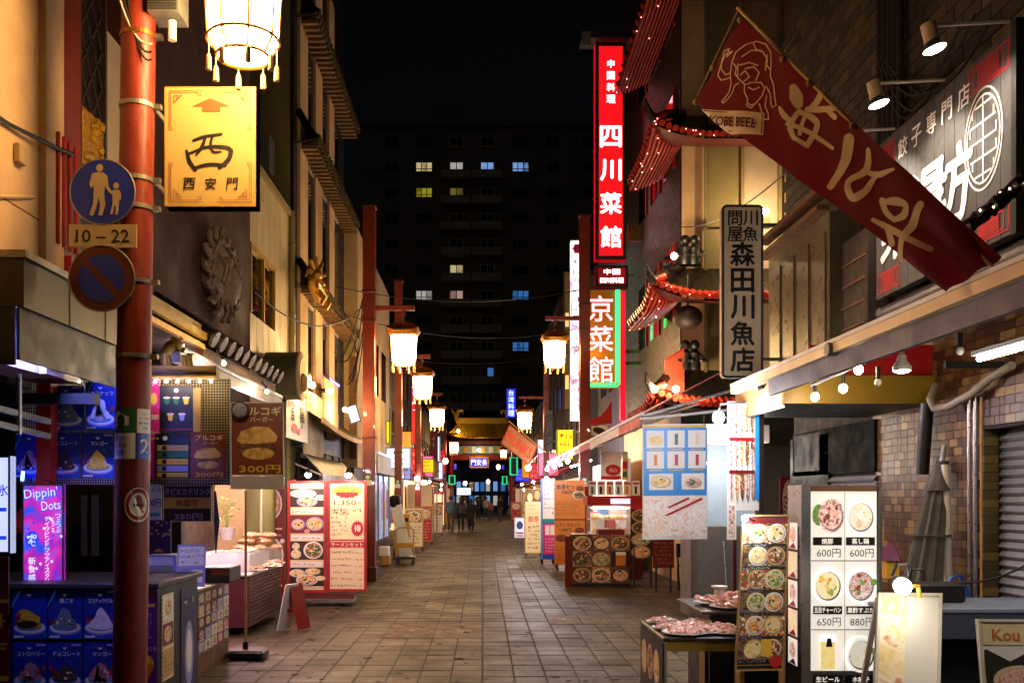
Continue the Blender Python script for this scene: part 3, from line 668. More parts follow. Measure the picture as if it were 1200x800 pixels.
# ================================================================== shaved-ice counter
BLU = i_blue
ic_m = {'choco': ramp_mat('chocolate_ice_picture', ['#2a1a18', '#4a3430', '#6a524a'], 40), 'straw': ramp_mat('berry_ice_picture', ['#a05a68', '#c88a90', '#7a3a48'], 40), 'coco': ramp_mat('coconut_ice_picture', ['#d8d0e0', '#f0ecf4', '#b0a0c8'], 40),
        'mango': ramp_mat('mango_ice_picture', ['#e8b81e', '#f4d850', '#c89010'], 40), 'goma': ramp_mat('sesame_ice_picture', ['#4a5a68', '#7a8a98', '#2a3a48'], 40), 'mat': ramp_mat('matcha_ice_picture', ['#8a8a20', '#d8c030', '#50301a'], 10)}
def ice_items(kind, title):
    j = lambda v, a=.04: v + random.uniform(-a, a)
    h = random.uniform(.55, .68); sx = random.choice((1, -1)); fx = lambda x: .5 + sx * (x - .5)
    it = [('r', 0, 0, 1, 1, mat('ink_ice_blue', '#1c2f9a', .25, var=.3, scale=3)), ('r', 0, 0, 1, j(.3), BLU), ('e', .5, .22, .47, .14, i_lav), ('e', .5, .235, .44, .12, i_white), ('e', .5, .24, .36, .085, i_sky),
          ('p', [(fx(.13), .25), (fx(j(.2)), j(.36)), (fx(j(.3)), j(.46)), (fx(j(.38)), h - .06), (fx(j(.48)), h), (fx(j(.6)), h - .05), (fx(j(.7)), j(.45)), (fx(j(.8)), j(.34)), (fx(.87), .25), (.7, .19), (.3, .19)], ic_m[kind])]
    for q in range(9): it.append(('e', j(.5, .26), j(.32, .1), random.uniform(.02, .06), random.uniform(.015, .04), ic_m[kind] if q % 3 else i_white))
    if kind == 'mat': it += [('e', .35, .5, .2, .1, i_yel), ('e', .6, .4, .22, .09, i_yel), ('e', .45, .3, .3, .07, i_dbrn)]
    for q in range(4): it.append(('e', fx(j(.14, .08)), j(.42, .08), .045, .035, (i_red, i_pink, i_dred)[q % 3]))
    it += [('p', [(.42, .9), (.58, .9), (.5, .85)], i_white), ('r', .05, .03, .35, .07, i_white), ('p', [(0, .62), (0, .7), (.22, 1), (.3, 1)], i_sky) if random.random() < .5 else ('r', .7, .93, .97, .97, i_lav)]
    if title: it.append(('t', title, .55, .77, .09, i_white, {'w': .8, 'b': .02}))
    return it
t = thing('ice_counter', 'shaved ice counter faced with blue posters behind the red pole', 'counter', (-2.9, 7.2, 0))
D0 = 6.95; xr = XD(185, D0)
g = G(); g.box(-4.4, xr - .01, D0, 7.95, 0, 1.06); obj('cabinet', g, m_dgrey, t)
g = G(); g.cbox(-4.4, xr + .02, D0 - .04, 8.0, 1.061, 1.1, .006); obj('counter_top', g, m_dgrey, t)
TI = [['mat', 'goma', 'coco'], ['straw', 'choco', 'straw']]
TT = [['', '黒ごま', 'ココナッツミルク'], ['ストロベリー', 'チョコレート', 'マンゴー']]
for r in range(2):
    for c in range(3):
        px0 = 15 + c * 41.5; fr = FF(px0, 690 + r * 62, px0 + 40, 690 + r * 62 + 58, D0 - .012)
        q = slab(fr, .006, i_nav, t, 'poster'); prints(fr, ice_items(TI[r][c], TT[r][c]), t)
        fr2 = FF(px0, 690 + (r + 2) * 62, px0 + 40, 690 + (r + 2) * 62 + 58, D0 - .012)
        if r == 0: slab(fr2, .006, i_nav, t, 'poster'); prints(fr2, ice_items(TI[1][c], ''), t)
fr = FF(139, 688, 184, 800, D0 - .012); slab(fr, .006, i_pur, t, 'crepe_poster')
prints(fr, [('t', 'クレープ', .7, .92, .05, i_pink, {'w': .5}), ('r', .6, .8, .95, .83, i_yel), ('tv', 'クリーム', .8, .6, .06, i_lav), ('t', 'レアバニラ', .75, .36, .04, i_white, {'w': .45}), ('e', .72, .2, .2, .1, i_yel), ('p', [(.5, .2), (.95, .2), (.72, 0)], i_org)], t)
# side of the counter: ring-bound sheets and the dark blue poster
fr = FL(xr - .01, D0 + .01, 7.9, .02, 1.04); slab(fr, .012, m_black, t, 'side_panel', k=.006)
fr = FL(xr + .002, 7.03, 7.3, .35, 1.0); slab(fr, .003, i_cream, t, 'sheet'); prints(fr, [('r', .05, .7, .95, .97, i_white), ('d', .5, .84, .3, .1, i_cream, fd_soup), ('r', .05, .4, .95, .66, i_dred), ('d', .5, .53, .3, .09, i_white, fd_soup), ('r', .05, .03, .95, .36, i_tan), ('l', .1, .08, .9, .3, 4, i_black)], t)
g = G()
for q in range(22): g.tube([(xr + .004, 7.005, .3 + q * .033), (xr + .02, 7.0, .31 + q * .033), (xr + .004, 7.012, .32 + q * .033)], .003, 4)
obj('ring_binding', g, m_steel, t, kind='stuff')
fr = FL(xr + .002, 7.48, 7.88, .1, 1.0); slab(fr, .003, i_nav, t, 'sheet'); prints(fr, [('l', .15, .82, .85, .94, 1, i_white), ('e', .5, .4, .28, .3, i_lav), ('e', .5, .42, .18, .2, i_white), ('l', .1, .03, .9, .12, 3, i_white)], t)
# upper poster wall
t = thing('ice_poster_rack', 'rack of blue shaved ice posters hanging above the counter', 'poster rack', (XD(70, 7.5), 7.5, 1.85))
m_wire = mat('rack_wire', '#b8b8c8', .35, metal=.6, var=0)
for (a, b, c, d, k, ti) in ((57, 452, 98, 504, 'goma', ''), (100, 448, 136, 504, 'coco', 'ココナッツ'), (18, 508, 51, 560, 'straw', ''), (53, 507, 94, 560, 'choco', 'チョコレート'), (96, 507, 134, 560, 'mango', 'マンゴー'), (136, 507, 176, 560, 'mat', '')):
    fr = FF(a, b, c, d, 7.5); slab(fr, .005, i_nav, t, 'poster'); prints(fr, ice_items(k, ti), t)
g = G()
for q in range(40):
    x = XD(24 + q * 2.8, 7.52); g.box(x, x + .003, 7.515, 7.52, ZD(567, 7.5), ZD(445, 7.5))
for q in range(40):
    z = ZD(567 - q * 3.0, 7.5); g.box(XD(22, 7.5), XD(136, 7.5), 7.521, 7.525, z, z + .003)
obj('wire_grid', g, m_wire, t, kind='stuff')
m_uv = mat('blue_led_tube', '#2030ff', .4, emit=30, ecol='#3448ff', var=0)
g = G(); g.cyl(P(26, 563, 7.35), P(27, 552, 7.35), .012); obj('blue_led', g, m_uv, t)
o = obj('blue_light_tube', (lambda g: g.cyl((-4.2, 6.3, 2.8), (-2.95, 6.3, 2.8), .018, n=8))(G()), mat('violet_tube_glow', '#2030ff', .4, emit=900, ecol='#6c7cff', var=0)); tag(o, 'violet blue light tube under the grey shop canopy', 'light tube')  # unseen tube, added to wash the ice posters in blue
# lit ice cream banner
t = thing('ice_cream_banner', 'tall lit pink and blue ice cream banner beside the counter', 'banner', P(50, 687, 7.2))
m_dip = ramp_mat('pink_blue_lit_print', ['#1f50d0', '#a020a8', '#d030a0', '#3060e0'], 5, emit=.8, dist=.3, detail=1)
m_lw = mat('lit_white_ink', '#e8e8f4', .5, emit=.85, ecol='#d8dcff', var=0)
m_lb = mat('lit_blue_ink', '#1840d0', .5, emit=.7, ecol='#2048f0', var=0)
fr = FF(26, 567, 75, 687, 7.2); slab(fr, .03, m_dip, t, 'lit_panel')
prints(fr, [('t', "Dippin'", .46, .9, .13, m_lb, {'w': .86, 'b': .035, 'a': .1}), ('t', "Dippin'", .45, .905, .12, m_lw, {'w': .8, 'b': .008, 'a': .1}), ('t', 'Dots', .7, .79, .1, m_lb, {'w': .5, 'b': .03, 'a': .1}), ('t', 'Dots', .69, .795, .09, m_lw, {'w': .46, 'b': .006, 'a': .1}),
            ('tv', 'ディッピンドッツアイスクリ', .6, .36, .046, m_lw, {'b': .03, 'step': 1.1}), ('tv', 'つぶつぶ', .86, .62, .04, m_lw, {'b': .02}), ('tv', 'ころころ', .74, .6, .032, m_lw, {'b': .02}),
            ('e', .24, .46, .17, .085, m_lb), ('t', '-40', .24, .49, .05, m_lw, {'b': .03, 'w': .3}), ('t', '℃', .24, .42, .05, m_lw, {'b': .02}), ('tv', '新食感', .24, .17, .07, m_lw, {'b': .02})] + [('e', random.uniform(.1, .95), random.uniform(.02, .7), .03, .015, m_lb if q % 2 else m_lw) for q in range(24)], t)
rim(fr, .012, .03, m_dgrey, t)
t = thing('white_light_sign', 'white lit sign with blue lettering at the far left edge', 'sign', P(0, 648, 6.6))
m_lit = mat('lit_white_panel', '#e0e4f0', .5, emit=1.0, ecol='#c8d4ff', var=0)
fr = FF(-40, 534, 12, 648, 6.6); slab(fr, .08, m_lit, t, 'lit_panel'); rim(fr, .012, .08, m_dgrey, t); prints(fr, [('t', 'かき氷', .6, .65, .12, m_lb, {'w': .7, 'b': .02}), ('r', .1, .43, .92, .47, m_lb), ('r', .1, .14, .92, .18, m_lb)], t)
t = thing('red_gold_banner', 'narrow red banner with gold writing below the white lit sign', 'banner', P(0, 800, 6.6))
fr = FF(-40, 652, 10, 860, 6.62); slab(fr, .01, i_dred, t, 'cloth'); prints(fr, [('l', .6, .4, 1, .72, 2, i_yel), ('r', .55, .2, 1, .24, i_yel), ('r', .55, .3, 1, .33, i_yel), ('r', .55, .74, 1, .76, i_yel)], t)
# cool chest behind the counter
t = thing('drinks_fridge', 'dark glass fronted drinks fridge behind the ice counter', 'fridge', (XD(105, 8.6), 8.6, 0))
g = G(); g.box(XD(76, 8.6), XD(133, 8.6), 8.6, 9.15, 0, ZD(565, 8.6)); obj('cabinet', g, m_reddark, t)
for a, b in ((80, 104), (107, 131)):
    g = G(); g.box(XD(a, 8.59), XD(b, 8.59), 8.57, 8.598, .3, ZD(570, 8.6)); o = obj('door', g, m_glassd, t)
    g = G(); g.box(XD(b - 8 if a < 90 else a + 1, 8.55), XD(b - 1 if a < 90 else a + 8, 8.55), 8.53, 8.568, 1.2, 1.75); obj('handle', g, m_steel, o)

# ================================================================== near pole with traffic signs, gate sign, lantern bracket
PD = 6.25; PX0 = XD(152, PD); PX1 = XD(163, PD); zt = 6.4
def polex(z): return PX0 + (PX1 - PX0) * (z - .5) / 4.6
t = thing('utility_pole', 'thick red brown steel pole with stickers at the ice counter', 'pole', (PX0, PD, 0))
pr = .11
g = G(); g.cyl((polex(0), PD, 0), (polex(zt), PD, zt), pr, pr, 28); obj('shaft', g, m_pole, t, True)
for py in (44, 126, 212, 245, 331, 418):
    z = ZD(py, PD); x = polex(z)
    g = G(); g.lathe([(pr + .001, -.014), (pr + .008, -.014), (pr + .008, .014), (pr + .001, .014)], (x, PD, z), 28, caps=False); b = obj('strap', g, m_galv if py > 100 else m_lfr, t)
    g = G(); g.box(x + pr, x + pr + .05, PD - .02, PD + .02, z - .015, z + .015); obj('buckle', g, m_galv, b)
def wrap(a0, a1, z0, z1, m, name, k=.003, n=14):
    zc = (z0 + z1) / 2; g = G(); x = polex(zc)
    def fn(u, v):
        a = R(a0 + (a1 - a0) * u); z = z0 + (z1 - z0) * v
        return Vector((polex(z) + (pr + k) * math.sin(a), PD - (pr + k) * math.cos(a), z))
    g.grid(fn, n, 2); return obj(name, g, m, t, True)
za, zb, zc_ = ZD(480, PD), ZD(508, PD), ZD(538, PD)
wrap(-88, 28, zb, za, i_grn, 'green_sticker'); wrap(-88, 28, zc_, zb - .002, i_white, 'white_sticker'); wrap(32, 88, zb, za, i_white, 'white_sticker'); wrap(32, 88, zc_, zb - .002, i_blue, 'blue_sticker')
class FW(F):
    def pt(s, x, y, k=0.0):
        a = (s.a0 + (s.a1 - s.a0) * x); z = s.z0 + (s.z1 - s.z0) * y; a = R(a)
        return Vector((polex(z) + (pr + .003 + k) * math.sin(a), PD - (pr + .003 + k) * math.cos(a), z))
def fwrap(a0, a1, z0, z1):
    f = FW((0, 0, 0), (1, 0, 0), (0, 0, 1), R(a1 - a0) * pr, z1 - z0); f.a0 = a0; f.a1 = a1; f.z0 = z0; f.z1 = z1; return f
f = fwrap(-88, 28, zb, za)
prints(f, [('p', [(.3, .12), (.5, .36), (.42, .36), (.42, .62), (.5, .76), (.62, .76), (.7, .62), (.7, .3), (.82, .3), (.82, .66), (.68, .9), (.44, .9), (.3, .66), (.3, .36), (.18, .36)], i_white)], t)
f = fwrap(-88, 28, zc_, zb); prints(f, [('t', '頭上の', .55, .8, .17, i_grey, {'w': .8}), ('t', 'ときは', .55, .52, .17, i_black, {'w': .7}), ('t', '注意!', .58, .24, .17, i_black, {'w': .7})], t)
f = fwrap(32, 88, zc_, zb); prints(f, [('t', '2', .5, .5, .55, i_white, {'b': .02})], t)
f = fwrap(32, 88, zb, za); prints(f, [('l', .1, .1, .9, .9, 4, i_blue)], t)
z0, z1 = ZD(612, PD), ZD(570, PD); f = fwrap(-5, 88, z0, z1)
prints(f, [('e', .5, .5, .5, .48, i_white), ('e', .5, .5, .44, .42, i_red), ('e', .5, .5, .34, .33, i_white), ('p', [(.26, .74), (.32, .8), (.76, .26), (.7, .2)], i_red), ('r', .3, .46, .62, .52, i_black)], t)
g = G(); g.box(polex(4.95) + .1, polex(4.95) + .3, PD - .12, PD + .1, ZD(24, PD), ZD(-14, PD)); obj('junction_box', g, m_galv, t)
for q in range(8): 
    g = G(); z = ZD(22 - q * 3, PD); g.box(polex(5) + .11, polex(5) + .29, PD - .128, PD - .121, z, z + .008); obj('vent_slat', g, m_dgrey, t)
g = G(); g.cyl((polex(4.8) + .24, PD - .05, ZD(52, PD)), (polex(4.8) + .24, PD - .05, ZD(30, PD)), .028, n=12); obj('speaker', g, m_offw, t)
zA = ZD(14, 5.9) + .62
g = G(); g.cyl((polex(zA), PD, zA), (XD(285, 5.9), 5.9, zA), .03, n=10); obj('lantern_arm', g, m_redpost, t)
g = G(); g.cyl((polex(zA - .5) + .05, PD, zA - .55), (XD(250, 6.05), 6.05, zA - .02), .016, n=8); obj('arm_brace', g, m_redpost, t)
for q in range(3):
    g = G(); g.tube(sag((polex(5) - .12 + q * .02, PD - .1, 5.1 + q * .1), (polex(4.6) + .13, PD - .11, 4.7 - q * .05), .12 + q * .05), .007, 5); obj('loose_cable', g, m_cable if q else m_offw, t)
# traffic signs
SD = PD - .15
m_sblue = mat('reflective_blue_sign', '#0a2aa8', .4, var=.08); m_sred = mat('faded_red_sign', '#5a1a14', .45, var=.15); m_sbeige = mat('sign_beige_ink', '#b8a484', .5, var=0)  # ring red set dark because the sign hangs backlit
def disc(cx, cy, rpx, lab, items, face):
    t = thing('traffic_sign', lab, 'traffic sign', P(cx, cy, SD))
    r = rpx * SD / FPX; g = G(); c = P(cx, cy, SD); n = 40
    g.prism([(c.x + r * math.cos(2 * math.pi * q / n), SD, c.z + r * math.sin(2 * math.pi * q / n)) for q in range(n)][::-1], (0, .012, 0)); obj('sign_plate', g, face, t)
    g = G(); g.tube([(c.x + r * math.cos(2 * math.pi * q / n), SD + .004, c.z + r * math.sin(2 * math.pi * q / n)) for q in range(n + 1)], .006, 6); obj('edge_bead', g, m_galv, t)
    fr = F((c.x - r, SD, c.z - r), (1, 0, 0), (0, 0, 1), 2 * r, 2 * r); prints(fr, items, t, .002)
    g = G(); g.box(c.x - .03, polex(c.z), SD + .014, PD, c.z - .02, c.z + .02); obj('bracket', g, m_galv, t)
W = m_sbeige
disc(120, 225, 38, 'round blue sign with adult and child walking, on the pole', [('e', .46, .87, .055, .06, W), ('p', [(.34, .78), (.4, .8), (.52, .8), (.58, .74), (.6, .58), (.655, .5), (.63, .47), (.56, .55), (.54, .6), (.53, .46), (.545, .3), (.5, .14), (.44, .14), (.47, .3), (.44, .42), (.42, .3), (.36, .13), (.3, .15), (.36, .32), (.37, .6), (.33, .56), (.3, .62)], W),
     ('e', .715, .595, .045, .05, W), ('p', [(.63, .5), (.68, .53), (.76, .53), (.79, .48), (.79, .38), (.76, .38), (.76, .3), (.74, .15), (.7, .15), (.715, .28), (.69, .28), (.66, .15), (.62, .16), (.66, .32), (.66, .45)], W)], m_sblue)
disc(119, 326, 38.5, 'round no parking sign, faded red ring on blue, below the hours plate', [('e', .5, .5, .36, .36, m_sblue), ('p', [(.2, .73), (.27, .8), (.8, .27), (.73, .2)], m_sred), ('f', 0, 0, 0, 0, 0, m_sred)], m_sred)
t = thing('hours_plate', 'beige plate reading 10 - 22 between two round signs', 'sign plate', P(120, 290, SD))
fr = FF(80.5, 263, 160, 290, SD); slab(fr, .01, m_sbeige, t, 'plate'); prints(fr, [('t', '10 – 22', .5, .5, .55, i_black, {'w': .78, 'fit': 1, 'b': .02})], t)
g = G(); g.box(XD(119, SD), polex(2.2), SD + .012, PD, ZD(280, SD), ZD(273, SD)); obj('bracket', g, m_galv, t)
# yellow gate sign hung from the pole
t = thing('gate_direction_sign', 'yellow sign with red arrow and black calligraphy hung on the pole', 'sign', P(247, 242, PD - .05))
m_ysign = mat('yellow_sign_face', '#b49a5c', .45, var=.08, scale=3)
fr = FF(193, 102, 300, 242, PD + .2); slab(fr, .12, m_ysign, t, 'sign_box'); rim(fr, .008, .12, m_goldy, t, 'frame', .003)
LR = mat('sign_red_line', '#8a2a18', .5, var=0); AR = mat('sign_arrow_red', '#c04a20', .5, var=0)
it = [('p', [(.3, .835), (.5, .905), (.72, .835), (.61, .835), (.61, .79), (.41, .79), (.41, .835)], AR), ('t', '西', .49, .575 - .13 + .02, .205, i_black, {'b': .03, 'sk': .12, 'w': .52, 'fit': 1}), ('tv', ' ', .5, .5, .1, i_black)]
SB = lambda st: [((px - 193) / 107, 1 - (py - 102) / 140, w * .0062) for px, py, w in st]
it[1] = ('br', [SB(q) for q in ([(227, 165, 3), (240, 160.5, 3.6), (260, 157.5, 2.6)], [(241, 161, 3), (237, 172, 4), (230, 182, 2)], [(249, 160, 3), (247, 170, 3.2), (250, 178, 3), (259, 178, 2)], [(219, 177, 3), (222, 189, 4.5), (229, 199, 4)], [(220, 181, 2.4), (244, 172.5, 3.4), (266, 173.5, 4.6), (271, 178, 5)], [(271, 177, 5), (268, 187, 5), (257, 197, 3.4)], [(229, 197, 3.4), (245, 193, 4), (264, 194, 3.6)])], i_black)
for q, ch in enumerate('西安門'): it.append(('t', ch, .27 + q * .235, .19, .095, i_black, {'b': .022, 'sk': .1}))
def corner(sx, sy):
    X_ = (lambda a: a if sx > 0 else 1 - a); Y_ = (lambda a: a if sy > 0 else 1 - a)
    return [[(X_(a), Y_(b)) for a, b in pl] for pl in ([(.43, .035), (.05, .035), (.05, .36), (.09, .36), (.09, .345), (.07, .345), (.07, .05), (.37, .05), (.37, .075), (.4, .075), (.4, .05)], [(.1, .075), (.19, .075), (.1, .14), (.1, .075)], [(.12, .09), (.155, .09), (.12, .115)])]
ln = []
for sx in (1, -1):
    for sy in (1, -1): ln += corner(sx, sy)
it.append(('ln', ln, .0035, LR)); prints(fr, it, t, .004)
for py in (126, 212):
    g = G(); g.box(polex(4.3) + .1, fr.o.x - .001, PD + .05, PD + .25, ZD(py, PD) - .015, ZD(py, PD) + .015); obj('bracket', g, m_galv, t)

# ================================================================== maroon building with lion relief
X = -3.3
t = thing('maroon_building', 'dark maroon building with a carved lion relief', 'building', (-4.5, 11, 0))
d0, d1 = DW(178, X), DW(293, X)
g = G(); g.box(-9, X, d0, d1, 3.0, 11); obj('wall', g, m_maroon, t)
g = G(); g.box(-9, X - .5, d0 - .05, d1, 0, 2.99); obj('lower_wall', g, m_dark, t)
t2 = thing('lion_relief', 'carved stone lion head relief on the maroon wall', 'relief', (X, 11.5, 4.0)); t = t2
m_stone = mat('carved_stone', '#8a7460', .7, var=.3, scale=14, bump=.6, bscale=60)
c = Vector((X + .04, 11.55, 4.45))
def bl(dy, dz, r, sx=.6, sy=1, sz=1, nm='carved_lobe', dx=0):
    g = G(); g.ball(c + Vector((dx, dy, dz)), r, 10, 6, sx, sy, sz); obj(nm, g, m_stone, t, True)
bl(0, 0, .42, .35, 1.35, 1.0, 'medallion'); bl(.1, -.1, .25, .9, 1.1, 1.0, 'muzzle', .05); bl(.1, -.27, .15, .9, 1.2, .6, 'jaw', .08)
bl(-.12, .13, .09, 1, 1, .8, 'brow', .15); bl(.3, .13, .09, 1, 1, .8, 'brow', .15)
for q in range(16):
    a = q * math.pi / 8; g = G(); y, z = .62 * math.cos(a), .43 * math.sin(a); pts = []
    for s in range(9):
        b = a + s * .75; rr = .13 * (1 - s / 9); pts.append(c + Vector((.06 + .012 * s, y + rr * math.cos(b), z + rr * math.sin(b))))
    g.tube(pts, [.035 - .003 * s for s in range(9)], 6); obj('mane_curl', g, m_stone, t, True)
for q in range(6):
    g = G(); g.tube([c + Vector((.1, -.3 + q * .13, .2 - .02 * q)), c + Vector((.2, -.28 + q * .13, .05)), c + Vector((.15, -.32 + q * .13, -.16))], .022, 6); obj('carved_crease', g, m_stone, t, True)

# tiled eave over the burger stand
t = thing('tiled_eave', 'gold edged eave with dark round roof tiles over the burger stand', 'roof', (-3, 10, 3.2))
XE = -2.72; dA, dB, dC = DW(174, XE), DW(243, XE), DW(326, XE)
zE = 3.22
for q, (dx, dz, w) in enumerate(((0, .06, .07), (-.02, -.03, .05), (-.06, .16, .06))):
    g = G(); g.box(XE + dx - .05, XE + dx, dA, dB, zE + dz, zE + dz + w); obj('gold_gutter', g, m_goldy if q != 1 else m_gold, t)
g = G(); g.add([(XE - .1, dA, zE + .21), (XE - .1, dB, zE + .21), (-3.32, dB, zE + .5), (-3.32, dA, zE + .5)], [(0, 1, 2, 3)]); obj('roof_sheet', g, m_black, t)
nt_ = 11
for q in range(nt_):
    d = dB + .12 + (dC - dB - .2) * q / (nt_ - 1); r = .085
    g = G(); pts = [(XE + .02, d, zE + .1), (-3.3, d, zE + .5)]; g.cyl(pts[0], pts[1], r, n=12); o = obj('roof_tile', g, m_tilek, t, True)
    g = G(); g.cyl((XE + .05, d, zE + .085), (XE + .021, d, zE + .1), r * 1.05, n=14); obj('tile_end', g, mat('tile_end_glaze', '#6a5a38', .25, metal=.4, var=.2), o)
    if q < nt_ - 1:
        g = G(); dn = (dC - dB - .2) / (nt_ - 1)
        g.grid(lambda u, v: Vector((XE + .01 + (-3.3 - XE) * v, d + dn * u, zE + .07 + .4 * v - .05 * math.sin(math.pi * u))), 5, 1); obj('pan_tile', g, m_tilek, t, True)
g = G(); g.box(XE - .12, XE - .04, dB, dC, zE - .13, zE - .02); obj('eave_board', g, m_brown, t)
m_gut = mat('pale_gutter', '#a8a2a0', .45, var=.12)
g = G(); g.box(XE - .02, XE + .05, dB - 1.0, dC, zE - .3, zE - .2); obj('awning_rail', g, m_gut, t)
g = G(); g.cyl((XE + .03, dB - .9, zE - .17), (XE + .03, dC, zE - .17), .035, n=10); obj('awning_roller', g, m_gut, t)
g = G(); g.box(XE - .6, XE - .03, dA, dC, zE - .02, zE + .0); obj('soffit', g, m_dark, t)
# end beam and animal shaped ornament
g = G(); g.box(XD(150, 8.4), XD(255, 8.4), 8.36, 8.46, ZD(444, 8.4), ZD(429, 8.4)); o = tag(obj('timber_beam', g, m_wood), 'pale timber beam above the black drinks menu', 'beam')
t = thing('beam_light_strip', 'row of small white lights under the timber beam', 'lights', (XD(222, 8.3), 8.3, ZD(446, 8.3)))
g = G(); g.box(XD(176, 8.3), XD(252, 8.3), 8.29, 8.31, ZD(445, 8.3), ZD(444, 8.3)); obj('strip_housing', g, m_galv, t)
for q in range(6): g = G(); c = P(182 + q * 13, 447, 8.28); g.ball(c, .012, 8, 6); obj('small_light', g, mat('strip_led', '#ffffff', .4, emit=150, ecol='#ffe8c8', var=0), t)
t = thing('lion_dog_ornament', 'small gilt lion dog ornament sitting on the timber beam', 'ornament', P(208, 429, 8.4))
m_orn = mat('aged_gilt', '#b09048', .4, metal=.4, var=.4, scale=25)
b0 = P(208, 429, 8.4)
g = G(); g.tube([b0 + Vector(v) for v in ((-.1, 0, .0), (-.11, 0, .1), (-.06, 0, .17), (.0, 0, .19), (.05, 0, .17))], [.05, .055, .06, .065, .03], 10); obj('body', g, m_orn, t, True)
g = G(); g.ball(b0 + Vector((.0, -.03, .18)), .055, 10, 8); obj('head', g, m_orn, t, True)
for s in (-.04, .04):
    g = G(); g.lathe([(.02, 0), (.002, .05)], b0 + Vector((s, -.02, .225)), 8); obj('ear', g, m_orn, t)
for s in (-.09, .06, .1):
    g = G(); g.tube([b0 + Vector((s, -.02, .09)), b0 + Vector((s + .02, -.03, .04)), b0 + Vector((s + .03, -.03, 0))], [.03, .022, .025], 8); obj('paw', g, m_orn, t, True)
g = G(); g.tube([b0 + Vector(v) for v in ((.05, 0, .04), (.12, 0, .05), (.13, 0, .1), (.09, 0, .1))], .022, 8); obj('tail', g, m_orn, t, True)
# ================================================================== burger stand: mesh panel with menus
def board(name, label, cat, fr, items, back, t=.012, fm=None, bw=.012, group=None, base=None):
    b = base if base is not None else fr.pt(.5, 0)
    th = thing(name, label, cat, b, group)
    slab(fr, t, back, th, 'panel')
    if fm: rim(fr, bw, t, fm, th)
    prints(fr, items, th)
    return th
DM = 8.5
t = thing('mesh_panel', 'black wire mesh panel hung under the timber beam', 'panel', P(222, 562, DM))
m_meshw = mat('tan_wire_mesh', '#a08858', .5, var=0)
g = G()
x0, x1, z0, z1 = XD(172, DM), XD(269, DM), ZD(568, DM), ZD(444, DM)
for q in range(31): x = x0 + (x1 - x0) * q / 30; g.box(x - .003, x + .003, DM, DM + .004, z0, z1)
for q in range(39): z = z0 + (z1 - z0) * q / 38; g.box(x0, x1, DM + .0045, DM + .0085, z - .003, z + .003)
obj('wire_grid', g, m_meshw, t, kind='stuff')
g = G(); g.box(x0, x1, DM + .03, DM + .04, z0, z1); obj('backing', g, m_black, t)
def cup(cx, cy, w, h, m):
    return [('p', [(cx - w * .8, cy + h * .6), (cx + w * .8, cy + h * .6), (cx + w * .5, cy - h), (cx - w * .5, cy - h)], m), ('e', cx, cy + h * .65, w, h * .25, i_white), ('r', cx - .012, cy + h * .6, cx + .012, cy + h * 1.4, i_red)]
fr = FF(176, 441, 187, 560, DM - .01); board('crepe_poster', 'narrow magenta crepe poster on the mesh panel edge', 'poster', fr, [('t', 'クレープ', .5, .93, .05, i_white, {'w': 1.2, 'b': .02}), ('e', .4, .78, .35, .06, i_yel), ('t', '380', .5, .6, .05, i_white, {'w': .8}), ('t', 'プレーン', .5, .45, .04, i_white, {'w': .9}), ('r', .1, .38, .9, .4, i_yel)], i_pink)
it = [('e', .5, .9, .07, .05, i_white), ('r', .02, .02, .98, .06, i_dred)]
for cx, cy, m in ((.22, .68, i_grn), (.5, .68, i_grn), (.8, .68, i_yel), (.33, .32, i_yel), (.68, .32, i_lav)): it += cup(cx, cy, .11, .09, m)
board('drinks_menu', 'black drinks menu showing five cups, upper one on the mesh panel', 'menu', FF(187, 452, 226, 505, DM - .012), it, i_black)
it = [('e', .28, .9, .07, .05, i_white)]
for q, m in enumerate((i_tan, i_grn, i_yel, i_lav, i_yel)):
    y = .68 - q * .155; it += [('r', .06, y - .065, .94, y + .065, m), ('e', .26, y, .07, .055, i_black), ('l', .42, y - .03, .9, y + .03, 1, i_dbrn)]
board('drinks_list', 'black list of five coloured drink bars, lower on the mesh panel', 'menu', FF(182, 508, 223, 560, DM - .012), it, i_black, fm=m_black, bw=.01)
BURG = lambda y0=0: [('r', 0, .35, 1, .7, i_brn), ('e', .5, .36, .38, .13, fd_pat), ('e', .52, .3, .3, .08, fd_bun), ('p', [(.12, .48), (.2, .6), (.45, .67), (.72, .66), (.88, .54), (.84, .46), (.5, .43), (.2, .44)], fd_bun), ('t', 'ブルコギ', .55, .88, .12, i_cream, {'w': .78, 'b': .03, 'fit': 1}), ('t', 'バーガー', .58, .765, .07, i_cream, {'w': .5, 'b': .02}), ('t', '300円', .55, .09, .105, i_yel, {'w': .76, 'b': .035, 'fit': 1})]
board('burger_poster', 'smaller brown burger poster fixed on the mesh panel', 'poster', FF(222, 506, 264, 561, DM - .012), BURG(), i_brn)
g = G(); g.box(XD(227, DM), XD(236, DM), DM - .02, DM - .008, ZD(506, DM), ZD(455, DM)); tag(obj('pale_batten', g, m_wood), 'pale wooden batten on the mesh panel beside the cups menu', 'batten')
